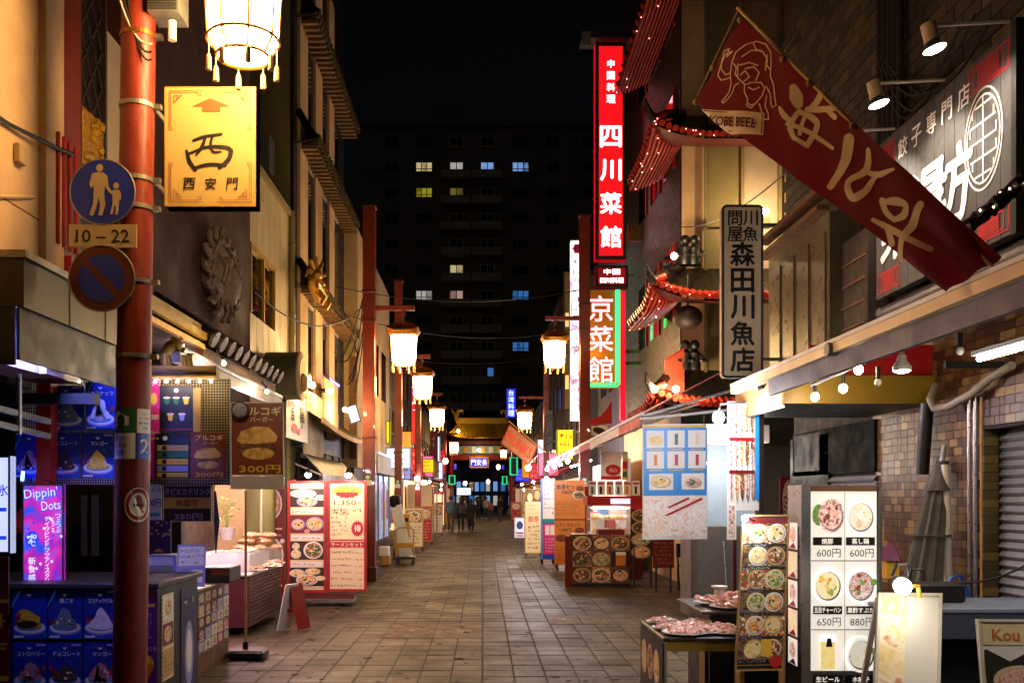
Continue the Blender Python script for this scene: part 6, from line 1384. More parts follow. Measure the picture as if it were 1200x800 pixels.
LABS = ['lowest black upturned eave above the poster stall', 'black upturned eave with rosy lights behind the fish shop sign', 'red slatted eave with string lights beside the banner corner', 'topmost red slatted eave at the top of the picture']
for n, zc in enumerate((3.45, 5.45, 8.45, 11.3)):
    t = thing('chinese_eave', LABS[n], 'roof', (XB, DF2, zc), 'eaves of the corner restaurant')
    xe, de = XD(757, 17.4) + .12, 17.4; dend = 20.2 if n < 3 else 22
    tip = Vector((xe, de, zc)); H = .75
    # front slope (frontal) and side slope, lifted at the corner
    def lift(s): return .28 * max(0, 1 - s / 1.1) ** 2
    def fs(u, v):   # u along x from the corner to the right, v up to the wall
        x = xe + (9 - xe) * u ** 1.6; s = x - xe
        xx = max(x, xe + (XB - xe) * v); return Vector((xx, de + (DF2 - .05 - de) * v, zc + lift(s) * (1 - v) + H * v ** 1.3))
    def ss(u, v):
        d = de + (dend - de) * u ** 1.4; s = d - de; dd = max(d, de + (DF2 - .05 - de) * v); return Vector((xe + (XB - .02 - xe) * v, dd, zc + lift(s) * (1 - v) + H * v ** 1.3))
    g = G(); g.grid(fs, 24, 6); g.grid(ss, 16, 6); obj('roof_top', g, m_tilek, t, True)
    # underside boarding
    g = G(); dn = Vector((0, 0, -.1)); g.grid(lambda u, v: fs(u, v * .95) + dn - Vector((0, 0, H * .62 * v)), 24, 4); g.grid(lambda u, v: ss(u, v * .95) + dn - Vector((0, 0, H * .62 * v)), 16, 4); obj('underside', g, m_reddark, t, True)
    # slats under the side eave, run along the street
    for q in range(9):
        v = .04 + q * .11; g = G(); pts = [ss(u / 10, v) + Vector((0, 0, -.14 - H * .62 * v)) for u in range(11)]; g.tube(pts, .022, 4); obj('slat', g, m_eav, t)
    for q in range(7):
        u = .05 + q * .15; g = G(); a, b = ss(u, 0), ss(u, .95); g.beam(a + Vector((0, 0, -.12)), Vector((b.x, b.y, b.z - .12 - H * .6)), .05, .05); obj('rafter', g, m_eav, t)
    # round tile ends along the front edge
    for q in range(20):
        x = xe + .05 + q * .125; p = fs(((x - xe) / (9 - xe)) ** (1 / 1.6), 0); g = G(); g.cyl(p + Vector((0, -.04, -.02)), p + Vector((0, .25, .1)), .06, n=8); obj('eave_tile', g, m_edge, t)
    for q in range(14):
        u = (q + .5) / 14; p = ss(u, 0); g = G(); g.cyl(p + Vector((-.04, 0, -.02)), p + Vector((.25, 0, .1)), .06, n=8); obj('eave_tile', g, m_edge, t)
    g = G(); g.tube([tip + Vector((.15, .15, .34)), tip + Vector((0, 0, .28)), tip + Vector((-.1, -.1, .4)), tip + Vector((-.16, -.16, .58))], [.1, .09, .06, .015], 8); obj('upturned_tip', g, m_tilek, t, True)
    g = G(); g.tube([tip + Vector((.1, .1, .32)), tip.lerp(Vector((XB, DF2, zc + H)), .5) + Vector((0, 0, .2)), Vector((XB, DF2 - .05, zc + H + .05))], .09, 8); obj('hip_ridge', g, m_tilek, t, True)
    if n in (1, 2, 3):
        for q in range(10 if n < 3 else 4):
            x = random.random() ** 1.3 * 2.3; p = fs((x / (9 - xe)) ** (1 / 1.6), 0); g = G(); g.ball(p + Vector((0, -.05, random.uniform(-.12, .02))), .011, 6, 4); obj('string_light', g, m_ledr, t)
        for q in range(9):
            u = random.random(); v = random.random() ** 2 * .6; p = ss(u, v); g = G(); g.ball(p + Vector((-.03, 0, -.17 - H * .62 * v)), .011, 6, 4); obj('string_light', g, m_ledr, t)
    if n < 2:   # roof figures
        for q in range(2):
            c = Vector((XD(803 + q * 11, 17.9), 17.9, zc + .68)); tt = thing('roof_figure', ['pair-mate black roof figure nearer the street on the %s eave', 'black roof figure farther from the street on the %s eave'][q].replace('pair-mate ', '') % ['lowest', 'lit'][n], 'ornament', c, 'black figures on the eaves')
            g = G(); g.lathe([(.12, 0), (.13, .1), (.09, .22), (.11, .32), (.05, .4)], c, 12); obj('body', g, m_black, tt, True)
            g = G(); g.ball(c + Vector((0, 0, .48)), .1, 12, 8); obj('head', g, m_black, tt, True)
            for s in (-1, 1): g = G(); g.tube([c + Vector((s * .1, 0, .3)), c + Vector((s * .17, -.05, .2)), c + Vector((s * .1, -.12, .16))], [.04, .035, .03], 6); obj('arm', g, m_black, tt, True)
# warm up-lights of that corner, seen as small bright lamps
for n, (px, py) in enumerate(((790, 300), (767, 456), (792, 456), (897, 248))):
    c = P(px, py, 17.2 if n != 3 else 17.8); t = thing('wall_lamp', ['small bright wall lamp under the eave with rosy lights', 'small bright wall lamp by the slanted red panel, left one', 'small bright wall lamp by the slanted red panel, right one', 'wall lamp glowing beside the top of the fish shop sign'][n], 'wall lamp', c)
    g = G(); g.ball(c, .06, 10, 8); obj('bulb', g, mat('wall_lamp_bulb', '#ffffff', .3, emit=420, ecol='#ffdca8', var=0), t, True)
    g = G(); g.cyl(c + Vector((0, .05, 0)), c + Vector((.0, .35, -.05)), .02, n=8); obj('stem', g, m_black, t)
t = thing('slanted_red_panel', 'slanted red wall panel between two bright wall lamps', 'panel', P(790, 440, 17.6))
g = G(); g.prism([P(779, 422, 17.8), P(802, 408, 17.8), P(802, 465, 17.8), P(779, 468, 17.8)], (0, .05, 0)); obj('panel', g, mat('terracotta_panel', '#8a3a22', .5, var=.15), t); 
g = G(); g.beam(P(779, 422, 17.79), P(802, 408, 17.79), .03, .03); obj('top_trim', g, m_red, t)
t = thing('hanging_round_lamp', 'dark round lamp hanging below the rosy eave', 'lamp', P(806, 375, 17.6)); c = P(806, 372, 17.7); g = G(); g.ball(c, .28, 14, 8, 1, 1, .8); obj('globe', g, m_dark, t, True); g = G(); g.cyl(c + Vector((0, 0, .2)), c + Vector((0, 0, .8)), .02); obj('cord', g, m_cable, t)

# ================================================================== vertical light signs
def em_mat(n, c, e): return mat(n, c, .4, emit=e, ecol=c, var=0)
m_sred2 = em_mat('lit_red_sign', '#e01018', 1.15); m_swht = em_mat('lit_white_letters', '#fff0f0', 3.0); m_spink = em_mat('lit_pink_core', '#ff8070', 1.3)
m_neog = em_mat('green_neon', '#20f070', 3.2); m_neop = em_mat('pink_neon', '#ff9090', 4.0); m_norg = em_mat('orange_green_face', '#a86a18', .22); m_nred = em_mat('red_neon_strip', '#e01030', 1.0)
DS = 23.0
t = thing('sichuan_sign', 'tall lit red sign with white characters above the neon sign', 'sign', P(716, 305, DS))
fr = FF(697.5, 50, 734, 304, DS); slab(fr, .3, m_sred2, t, 'lit_box'); rim(fr, .09, .3, m_dgrey, t)
prints(fr, [('tv', '中国料理', .5, .82, .036, m_swht, {'b': .025, 'step': 1.5}), ('tv', '四川菜館', .5, .335, .095, m_swht, {'b': .03, 'w': .66, 'step': 1.62})], t, .012)
g = G(); g.box(XD(681, DS), XD(740, DS), DS - .2, DS + .4, ZD(50, DS) + .02, ZD(40, DS)); obj('top_cap', g, m_dgrey, t)
g = G(); g.box(XD(681, DS), XD(691, DS), DS - .22, DS - .201, ZD(58, DS), ZD(42, DS)); obj('cap_lamp', g, m_grey, t)
for py in (84, 273): g = G(); g.box(XD(736, DS), XD(776, DS), DS, DS + .2, ZD(py + 9, DS), ZD(py - 9, DS)); obj('bracket', g, m_brown, t)
t = thing('sichuan_small_sign', 'small dark red sign between the tall red sign and the neon', 'sign', P(716, 336, DS))
fr = FF(698, 311, 736, 336, DS); slab(fr, .3, em_mat('lit_maroon_sign', '#8a0c14', .6), t, 'lit_box'); rim(fr, .06, .3, m_dgrey, t); prints(fr, [('t', '中国', .5, .7, .26, m_swht, {'b': .02, 'w': .5, 'fit': 1}), ('t', '四川料理', .5, .3, .26, m_swht, {'b': .03, 'w': .86})], t, .012)
t = thing('neon_restaurant_sign', 'neon sign with pink characters and green border behind the red post', 'neon sign', P(706, 455, DS))
fr = FF(683, 340, 727, 454, DS + .05); slab(fr, .25, m_norg, t, 'face')
for q in range(2):
    g = G(); e = .04 + q * .07; pts = [fr.pt(1 - e / 1.0, 1, .05), fr.pt(1 - e, .02 + e * .4, .05), fr.pt(1 - e - .05, .0 + e * .35, .05), fr.pt(0, .0 + e * .35, .05)]; g.tube(pts, .022, 6); obj('green_tube', g, m_neog, t)
prints(fr, [('tv', '京菜館', .47, .5, .26, m_nred, {'b': .035, 'w': .68, 'step': 1.2}), ('tv', '京菜館', .47, .5, .26, m_neop, {'b': .012, 'w': .66, 'step': 1.2})], t, .01)
g = G(); g.box(XD(728, DS), XD(734, DS), DS + .1, DS + .3, ZD(492, DS), ZD(340, DS)); obj('red_strip', g, m_nred, t)
for py in (410, 424): g = G(); g.box(XD(734, DS), XD(760, DS), DS + .2, DS + .3, ZD(py + 2, DS), ZD(py - 2, DS)); obj('green_bracket', g, mat('green_paint', '#4a7a20', .5, var=.1), t)
t = thing('pink_white_sign', 'narrow lit pink and white vertical sign left of the red post', 'sign', P(676, 492, 27))
fr = FF(669.5, 281, 682, 492, 27); m_pw = ramp_mat('lit_pink_white', ['#e86aa8', '#ffe8f4', '#fff8fc', '#e090c8'], 1.3, emit=1.5, dist=.2); slab(fr, .35, m_pw, t, 'lit_box'); rim(fr, .03, .35, m_white, t); prints(fr, [('t', '宮', .5, .39, .05, i_pur, {'b': .02, 'w': .7}), ('s', .5, .95, .4, .03, 6, i_pink), ('l', .15, .44, .85, .9, 9, mat('ink_rose', '#d898b8', .5, var=0)), ('l', .15, .05, .85, .33, 6, MATS['ink_rose'])], t, .01)
g = G(); g.tube([fr.pt(1.06, .25, .05), fr.pt(1.06, .92, .05)], .03, 6); obj('green_tube', g, m_neog, t)
t = thing('plum_side_building', 'dark plum grey building behind the tall red sign', 'building', (6, 25, 0)); g = G(); g.box(4.05, 10, 26.01, 33, 0, 15); obj('wall', g, mat('plum_grey_wall', '#5a5058', .8, var=.15), t)
for q in range(3): g = G(); g.box(4.02, 4.049, 26.6 + q * 2, 27.8 + q * 2, 5, 6.5); obj('window', g, m_glassd, t)
# ================================================================== right stalls under the white awning
t = thing('white_awning', 'long white and red striped stall awning with lights beneath', 'awning', (2.4, 18, 2.7))
m_stripe = mat('faded_red_vinyl', '#b84a50', .55, var=.15)
for q in range(9):
    d0 = 11.6 + q * 1.8
    fr = F((1.95, d0 + 1.8, 2.74), (0, -1, 0), (.75, 0, .4), 1.8, 1.15); slab(fr, .012, m_awnw if q % 3 else m_stripe, t, 'cloth_strip')
    fr = F((1.95, d0 + 1.8, 2.6), (0, -1, 0), (0, 0, 1), 1.8, .14); slab(fr, .006, m_awnw if q % 3 else m_stripe, t, 'valance')
    g = G(); g.beam((1.97, d0, 2.72), (3.1, d0, 3.05), .03, .03); obj('rib', g, m_galv, t)
g = G(); g.cyl((1.95, 11.4, 2.74), (1.95, 28, 2.74), .025, n=8); obj('front_bar', g, m_white, t, True)
m_led2 = mat('stall_white_led', '#ffffff', .3, emit=420, ecol='#eef0ff', var=0)
for n, (d, lab) in enumerate(((24.5, 'white lamp under the awning over the orange menu'), (22.6, 'white lamp under the awning by the red post'), (20.6, 'white lamp under the awning over the glass food case'), (27.2, 'far end white lamp under the awning'))):
    t = thing('stall_lamp', lab, 'lamp', (2.25, d, 2.6), 'white lamps under the stall awning'); c = Vector((1.88, d, 2.5)); g = G(); g.ball(c, .05, 10, 8); obj('bulb', g, m_led2, t, True); g = G(); g.cyl(c + Vector((0, 0, .045)), c + Vector((0, 0, .14)), .02, n=8); obj('socket', g, m_white, t)
c = P(619, 548, 29.5); t = thing('stall_lamp', 'starry white lamp hanging below the tilted red banner', 'lamp', c); g = G(); g.ball(c, .09, 10, 8); obj('bulb', g, m_led2, t, True); g = G(); g.cyl(c + Vector((0, 0, .07)), c + Vector((.3, 0, .4)), .015, n=8); obj('arm', g, m_white, t)
t = thing('white_goods_stall', 'brightly lit white stall with boxes behind the orange menu', 'stall', (3.1, 25, 0))
g = G(); g.box(2.75, 3.3, 22.9, 28, 0, .9); obj('counter', g, m_white, t); g = G(); g.box(3.3, 3.4, 21.5, 28, 0, 2.6); obj('back_wall', g, m_white, t)
for q in range(14):
    x = 2.78 + (q % 2) * .26; d = 23 + (q // 2) * .68; h = random.uniform(.2, .5); g = G(); g.cbox(x, x + .22, d, d + .45, .901, .9 + h, .01); obj('goods_box', g, (i_white, i_red, i_cream, i_lav, i_pink, i_sky, i_yel)[q % 7], t)
g = G(); g.cyl((2.6, 22.5, 2.58), (2.6, 27.5, 2.58), .02, n=8); obj('tube', g, m_tubew, t)
# hung drinks poster
fr = FF(753, 497, 829, 632, 11.2); t = thing('drinks_poster', 'large hanging poster, blue drinks menu above a noodle photo', 'poster', P(790, 632, 11.2))
fr.u = Vector((1, 0, .01)).normalized(); slab(fr, .008, i_white, t, 'sheet')
it = [('r', .01, .38, .99, .97, i_sky), ('r', .01, .97, .99, .99, i_yel), ('r', .02, .02, .98, .37, fd_pale), ('p', [(.42, .36), (.62, .36), (.78, .39), (.5, .29)], i_white)]
for cx, cy, m in ((.2, .87, i_org), (.52, .87, i_grn), (.84, .87, i_cream), (.2, .69, i_org), (.52, .69, i_red), (.84, .69, i_red)):
    it += [('r', cx - .14, cy - .075, cx + .13, cy + .075, i_white)] + ([('e', cx, cy - .01, .11, .04, fd_rice)] if (cx, cy) == (.2, .87) else [('r', cx - .025, cy - .05, cx + .025, cy + .045, m)]) + [('r', cx - .1, cy - .095, cx + .1, cy - .085, i_yel)]
it += [('r', .1, .43, .47, .57, i_white), ('d', .28, .5, .17, .055, i_cream, fd_rice), ('r', .6, .43, .95, .57, i_white), ('d', .78, .49, .14, .05, i_cream, fd_meat, i_grn), ('p', [(.3, .2), (.9, .36), (.93, .345), (.33, .19)], i_red), ('p', [(.38, .28), (.7, .365), (.73, .35), (.4, .27)], i_red), ('e', .45, .12, .4, .09, fd_pale)]
prints(fr, it, t, .002)
g = G(); g.cyl(P(750, 491, 11.2), P(856, 480, 11.2), .018, n=8); obj('hanging_bar', g, m_white, t, True)
for px, py in ((756, 490), (825, 483)): g = G(); g.cyl(P(px, py, 11.19), P(px, 498, 11.19), .006, n=6); obj('hook', g, m_steel, t)
c = P(842, 489, 9.3); t = thing('stall_lamp', 'dazzling white lamp between the drinks poster and skewer panel', 'lamp', c); g = G(); g.ball(c, .06, 12, 8); obj('bulb', g, m_led2, t, True); g = G(); g.tube([c + Vector((0, 0, .04)), c + Vector((.03, .05, .14)), c + Vector((.3, .1, .16))], .012, 6); obj('arm', g, m_steel, t)
# skewer panel
t = thing('skewer_panel', 'tall hanging panel of skewer photos in a dark frame', 'poster', P(872, 600, 9.8)); DK = 9.8
fr = F(P(853, 598, DK), (1, .25, 0), (0, 0, 1), .36, 1.14); slab(fr, .02, i_white, t, 'panel'); it = []
fd_skw = ramp_mat('skewer_picture', ['#7a3a28', '#c89078', '#f0e0d4', '#a04a34', '#50241a'], 20, dist=.4)
for r in range(3):
    for c in range(5): it.append(('e', .1 + c * .17, .84 - r * .3, .065, .14, (fd_skw, fd_meat, fd_skw, fd_soup, fd_mix)[(r + c) % 5])); it.append(('r', .09 + c * .17, .69 - r * .3, .105 + c * .17, 1 - r * .3 - .01, i_dbrn))
it += [('r', .86, .1, .99, .9, i_sky), ('r', .02, .64, .84, .67, i_red), ('r', .02, .34, .84, .37, i_dred)]; prints(fr, it, t, .002)
g = G(); g.prism([fr.pt(1, -.02, .02), fr.pt(1.13, -.02, .02), fr.pt(1.13, 1.05, .02), fr.pt(1, 1.05, .02)], fr.n * -.08); obj('dark_side', g, m_dark, t)
fr = FF(852, 590, 863, 632, 9.7); board('narrow_photo_card', 'narrow white framed photo card hanging by the dark red post', 'photo card', fr, [('r', .2, .05, .8, .95, fd_skw)], i_white)
g = G(); g.cyl(P(860.5, 575, 9.9), (XD(860.5, 9.9), 9.9, 0), .022, n=10); tag(obj('stall_post', g, m_reddark, None, True), 'thin dark red post holding the skewer panel', 'post')
g = G(); g.cyl(P(849, 634, 9.6), P(853, 705, 9.5), .012, n=8); tag(obj('steel_rod', g, m_steel, None, True), 'leaning steel rod behind the food table', 'rod')
# bright kitchen booth further in
t = thing('kitchen_booth', 'bright booth with meat photos behind the skewer panel', 'stall', (3.5, 13.5, 0))
g = G(); g.box(3.0, 4.1, 13.5, 14.2, 0, 1.3); obj('counter', g, m_grey, t)
g = G(); g.box(3.0, 4.1, 13.4, 14.2, 2.5, 2.75); obj('head_panel', g, m_white, t)
g = G(); g.cyl((3.05, 13.35, 2.2), (4.0, 13.35, 2.2), .02, n=8); obj('tube', g, m_tubew, t); g = G(); g.cyl((3.0, 13.1, 2.72), (3.45, 13.1, 2.72), .015, n=8); obj('tube', g, m_tubew, t)
g = G(); g.box(3.0, 4.1, 14.1, 14.19, 1.3, 2.5); obj('back_panel', g, mat('pale_blue_panel', '#8aa0b8', .5, var=.1), t)
fr = FF(914, 558, 934, 640, 13.3); slab(fr, .01, i_dred, t, 'meat_photo'); prints(fr, [('e', .5, .65, .35, .3, fd_skw), ('e', .5, .25, .35, .2, fd_meat)], t)
# glass case stall
DQ = 19.6
t = thing('glass_case_stall', 'red and white stall with a lit glass food case', 'stall', (XD(720, DQ), DQ, 0))
x0, x1 = XD(688, DQ), XD(753, DQ)
g = G(); g.box(x0, x1, DQ, DQ + .8, 0, .9); obj('counter', g, m_reddark, t)
g = G(); g.box(x0, x1, DQ - .05, DQ + .8, ZD(592, DQ), ZD(581, DQ)); obj('red_band', g, m_red, t)
g = G(); g.cbox(XD(715, DQ), XD(738, DQ), DQ - .08, DQ - .051, ZD(590, DQ), ZD(584, DQ), .01); obj('lit_label', g, m_lit, t)
g = G(); g.box(x0 + .06, XD(740, DQ), DQ + .02, DQ + .7, .9, ZD(592, DQ) - .01); obj('glass_case', g, mat('case_glass', '#f0f0f0', .05, var=0, alpha=.18), t)
for r in range(2):
    z = .95 + r * .28; g = G(); g.box(x0 + .08, XD(739, DQ), DQ + .1, DQ + .65, z, z + .015); obj('shelf', g, m_white, t)
    for q in range(6):
        g = G(); g.ball((x0 + .18 + q * .13, DQ + .22, z + .06), .075, 9, 6, 1, 1, .7); obj('food_piece', g, (fd_rice, fd_soup, fd_pale, fd_veg)[(q + r) % 4], t, True)
g = G(); g.cyl((x0 + .1, DQ + .1, ZD(592, DQ) - .05), (XD(738, DQ), DQ + .1, ZD(592, DQ) - .05), .012, n=8); obj('case_tube', g, mat('case_tube_light', '#ffffff', .4, emit=22, ecol='#fff4e0', var=0), t)
for q in range(6):
    fr = FF(690 + q * 10.2, 563, 699 + q * 10.2, 580, DQ - .02); slab(fr, .02, (i_white, i_white, i_cream, i_white, i_cream, i_white)[q], t, 'price_card'); prints(fr, [('r', .3, .1, .6, .6, (i_grn, i_black, i_red, i_grn, i_org, i_black)[q]), ('r', .1, .75, .9, .88, i_red)], t)
fr = FF(704, 529, 728, 562, DQ + .3); slab(fr, .02, i_white, t, 'poster'); prints(fr, [('e', .6, .35, .38, .2, i_red), ('t', '点心', .6, .35, .14, i_white, {'w': .5}), ('r', 0, 0, 1, .14, i_red), ('e', .5, .75, .3, .12, fd_pale)], t)
fr = FF(729, 529, 736, 562, DQ + .28); slab(fr, .02, i_yel, t, 'poster'); prints(fr, [('r', .1, .1, .9, .3, i_grn), ('r', .1, .4, .9, .65, i_red), ('r', .1, .75, .9, .95, i_white)], t)
fr = FF(669, 380, 690, 470, 23.5)
t = thing('curved_red_sign', 'red sign panel with a curved white edge above the stall awning', 'sign', P(705, 498, 22.9)); g = G(); pts = [P(691, 498, 22.95), P(717, 496, 22.95), P(717, 468, 22.95), P(712, 478, 22.95), P(704, 487, 22.95), P(691, 492, 22.95)]; g.prism(pts, (0, .1, 0)); obj('panel', g, m_red, t)
fr = FF(693, 499, 712, 510, 22.5); board('patterned_awning_tag', 'small black and white patterned plate under the curved red sign', 'plate', fr, [('e', .3, .6, .2, .3, i_black), ('e', .7, .4, .2, .3, i_grn), ('s', .5, .5, .3, .4, 7, i_black)], i_white)
# photo cabinet
DC = 18.0
t = thing('photo_cabinet', 'low cabinet of nine food photos with a red side', 'cabinet', (XD(703, DC), DC, 0))
x0, x1 = XD(671, DC), XD(738, DC); g = G(); g.box(x0, x1, DC, DC + .5, .06, 1.0); obj('cabinet', g, m_brown, t)
g = G(); g.box(x0 - .03, x1 + .02, DC - .02, DC + .5, 0, .055); obj('plinth', g, m_black, t)
g = G(); g.prism([(x0 - .005, DC - .02, .0), (x0 - .15, DC - .05, .0), (x0 - .15, DC - .05, .95), (x0 - .005, DC - .02, .98)], (0, .03, 0)); obj('red_side', g, m_redpost, t)
for r in range(3):
    for c in range(3):
        a, b = x0 + (x1 - x0) * c / 3, x0 + (x1 - x0) * (c + 1) / 3; fr = F((a + .008, DC - .012, .08 + r * .305), (1, 0, 0), (0, 0, 1), b - a - .016, .295); slab(fr, .01, (i_dbrn, i_tan, i_brn)[(r + c) % 3], t, 'photo')
        prints(fr, [('r', .02, .02, .98, .98, fd_mix if (r + c) % 2 else fd_dark), ('d', .5, .48, .5, .46, (i_tan, i_cream, i_dbrn)[(r * 2 + c) % 3], (fd_dark, fd_mix, fd_soup, fd_dark, fd_veg)[(r * 3 + c) % 5], i_grn if (r + c) % 2 else None)] if (r, c) != (1, 2) else [('r', .25, .05, .8, .95, i_org), ('r', .25, .75, .8, .95, i_white)], t)
g = G(); g.box(x0 + .5, x0 + 1.0, DC + .02, DC + .4, 1.0, 1.09); obj('red_cloth', g, mat('crimson_cloth', '#6a0c1c', .8, var=.2), t)
fr = FF(739, 590, 766, 652, 17.7); t = thing('dish_board', 'dark board with a column of round dish photos on legs', 'menu board', (XD(752, 17.7), 17.7, 0)); slab(fr, .02, i_dbrn, t, 'panel'); prints(fr, [('r', 0, .9, 1, 1, i_red)] + [('d', .45, .78 - q * .23, .42, .12, i_tan, (fd_dark, fd_dark, fd_veg, fd_soup)[q]) for q in range(4)], t)
for px in (743, 763): g = G(); g.cyl((XD(px, 17.7), 17.71, 0), (XD(px, 17.7), 17.71, .75), .02, n=8); obj('leg', g, m_black, t)
fr = FF(765, 630, 790, 665, 17.0); t = thing('red_text_board', 'plain red text board standing on two dark legs', 'menu board', (XD(777, 17.0), 17.0, 0)); slab(fr, .02, mat('brick_red_board', '#7a2a1a', .5, var=.1), t, 'panel'); prints(fr, [('l', .1, .1, .9, .9, 6, i_tan)], t)
for px in (769, 786): g = G(); g.cyl((XD(px, 17), 17.01, 0), (XD(px, 17), 17.01, .5), .02, n=8); obj('leg', g, m_black, t)
# folded dark parasol, bottle, chairs behind
t = thing('dark_parasol', 'folded dark parasol standing behind the drinks poster', 'parasol', (XD(812, 17), 17, 0)); a = Vector((XD(812, 17), 17, 1.5))
g = G(); g.grid(lambda u, v: Vector((a.x - .05 + .12 * v, 17, 1.45 - 1.0 * v)) + Vector(((.05 + .13 * v) * (1 + .2 * math.cos(14 * math.pi * u)) * math.cos(2 * math.pi * u), (.05 + .13 * v) * math.sin(2 * math.pi * u), 0)), 42, 5); obj('canopy', g, m_dgrey, t, True); g = G(); g.cyl((a.x, 17, 0), (a.x, 17, 1.6), .02); obj('pole', g, m_steel, t)
t = thing('folding_chair', 'black folding chair leaning beside the red text board', 'chair', (XD(795, 17.3), 17.3, 0))
for s in (0, .25): g = G(); g.tube([(XD(793, 17.3) + s, 17.2, 0), (XD(797, 17.3) + s, 17.5, .85)], .015, 6); obj('leg', g, m_black, t); g = G(); g.tube([(XD(799, 17.3) + s, 17.5, 0), (XD(794, 17.3) + s, 17.25, .55)], .015, 6); obj('leg', g, m_black, t)
g = G(); g.box(XD(795, 17.3), XD(795, 17.3) + .28, 17.48, 17.5, .6, .85); obj('backrest', g, m_black, t); g = G(); g.box(XD(795, 17.3), XD(795, 17.3) + .28, 17.25, 17.4, .44, .46); obj('seat', g, m_black, t)
g = G(); g.lathe([(.06, 0), (.06, .55), (.05, .62), (.02, .75), (.02, .8)], (XD(825, 17.6), 17.6, 0), 12); tag(obj('tall_bottle', g, mat('lime_glass', '#8a9a18', .15, var=.1), None, True), 'tall lime green bottle standing by the grey wall', 'bottle')
# standing menus along the right side
def stand(name, lab, px0, py0, px1, py1, D, items, back, fm=None, lean=.08, legs=m_black):
    fr = FF(px0, py0, px1, py1, D, lean); t = thing(name, lab, 'menu board', (fr.pt(.5, 0).x, D, 0)); slab(fr, .02, back, t, 'panel')
    if fm: rim(fr, .02, .02, fm, t)
    prints(fr, items, t, .003)
    for x in (.1, .9):
        p = fr.pt(x, 0); g = G(); g.cyl((p.x, D + .02, 0), (p.x, D + .02, max(.06, p.z)), .02, n=8); obj('leg', g, legs, t)
        q = fr.pt(x, .8); g = G(); g.beam((q.x, q.y + .02, q.z), (q.x, q.y + .4, 0), .03, .02); obj('back_leg', g, legs, t)
    return t
t = stand('orange_menu', 'tall orange set menu board in front of the right red post', 650, 562, 686, 661, 21.9, [('t', '飲茶セット', .45, .92, .06, i_dbrn, {'w': .74, 'b': .03, 'fit': 1}), ('t', '950円', .42, .855, .045, i_dbrn, {'w': .45, 'b': .03}), ('e', .85, .9, .13, .035, i_brn), ('d', .8, .82, .2, .05, i_cream, fd_dark), ('l', .06, .58, .92, .75, 7, i_dbrn), ('r', 0, .52, 1, .54, i_brn), ('t', 'レディスセット', .45, .47, .05, i_dbrn, {'w': .78, 'b': .02, 'fit': 1}), ('t', '1,080円', .35, .41, .04, i_dbrn, {'w': .45, 'b': .02}), ('e', .82, .405, .15, .035, i_brn), ('s', .22, .31, .22, .05, 12, i_brn), ('l', .06, .04, .9, .22, 6, i_dbrn)], i_org)
for px in (653, 683):
    p = P(px, 662, 21.9); g = G(); g.cyl((p.x - .02, 21.85, .05), (p.x + .02, 21.85, .05), .05, n=10); obj('caster', g, m_black, t)
stand('blue_menu', 'white and pink menu board with a blue edge behind the orange menu', 634, 560, 651, 655, 23.6, [('r', 0, 0, .12, 1, i_sky), ('r', .14, .5, 1, 1, i_white), ('r', .14, .45, 1, .5, mat('ink_teal', '#178a8a', .4, var=0)), ('r', .14, .06, 1, .44, i_pink), ('l', .2, .55, .95, .95, 7, i_blue), ('r', .3, .3, .6, .42, i_white), ('r', .65, .3, .95, .42, i_white), ('l', .3, .08, .95, .27, 5, i_white)], i_blue)
stand('cream_menu', 'cream menu board with red heading and dim sum photo on top', 615, 572, 636, 648, 27.2, [('r', 0, .8, 1, 1, fd_dark), ('e', .3, .86, .15, .07, i_cream), ('e', .7, .9, .15, .07, i_tan), ('t', '飲茶', .5, .53, .09, i_red, {'w': .6}), ('l', .2, .06, .85, .44, 6, i_black), ('l', .2, .6, .85, .77, 3, i_tan)], i_cream, fm=m_goldy)
t = board('white_round_sign', 'small lit white sign with blue sketch low by the cream menu', 'sign', FF(603, 606, 615, 630, 33), [('e', .5, .62, .32, .2, mat('ink_dim_blue', '#3a5a98', .4, var=0)), ('r', .15, .2, .85, .28, i_red), ('r', .15, .08, .85, .14, i_red)], mat('lit_card', '#e8e8f0', .5, emit=.5, ecol='#e8ecff', var=0), t=.2, fm=m_white, bw=.03, base=(XD(609, 33), 33, 0))
g = G(); p = P(609, 631, 33); g.cyl((p.x, 33.1, 0), (p.x, 33.1, p.z), .04); obj('foot', g, m_grey, t)
# tilted banner far right
t = thing('tilted_red_banner', 'small tilted banner with red letters between lantern and white awning', 'banner', P(612, 525, 28)); DT = 27.5
a, b, c = P(587, 519, DT), P(620, 545, DT), P(597, 497, DT); fr = F(a, b - a, c - a, (b - a).length, (c - a).length); m_tb = mat('gold_brown_cloth', '#a8743c', .7, var=.2); slab(fr, .006, m_tb, t, 'cloth'); prints(fr, [('f', 0, 0, 1, 1, .03, i_red), ('t', 'MUNKS', .5, .48, .5, mat('bright_red_ink', '#d8301c', .5, var=0), {'w': .85, 'fit': 1, 'b': .03})], t, .004)
g = G(); g.cyl(P(596, 493, DT), P(640, 530, DT), .02, n=8); obj('pole', g, m_wood, t)

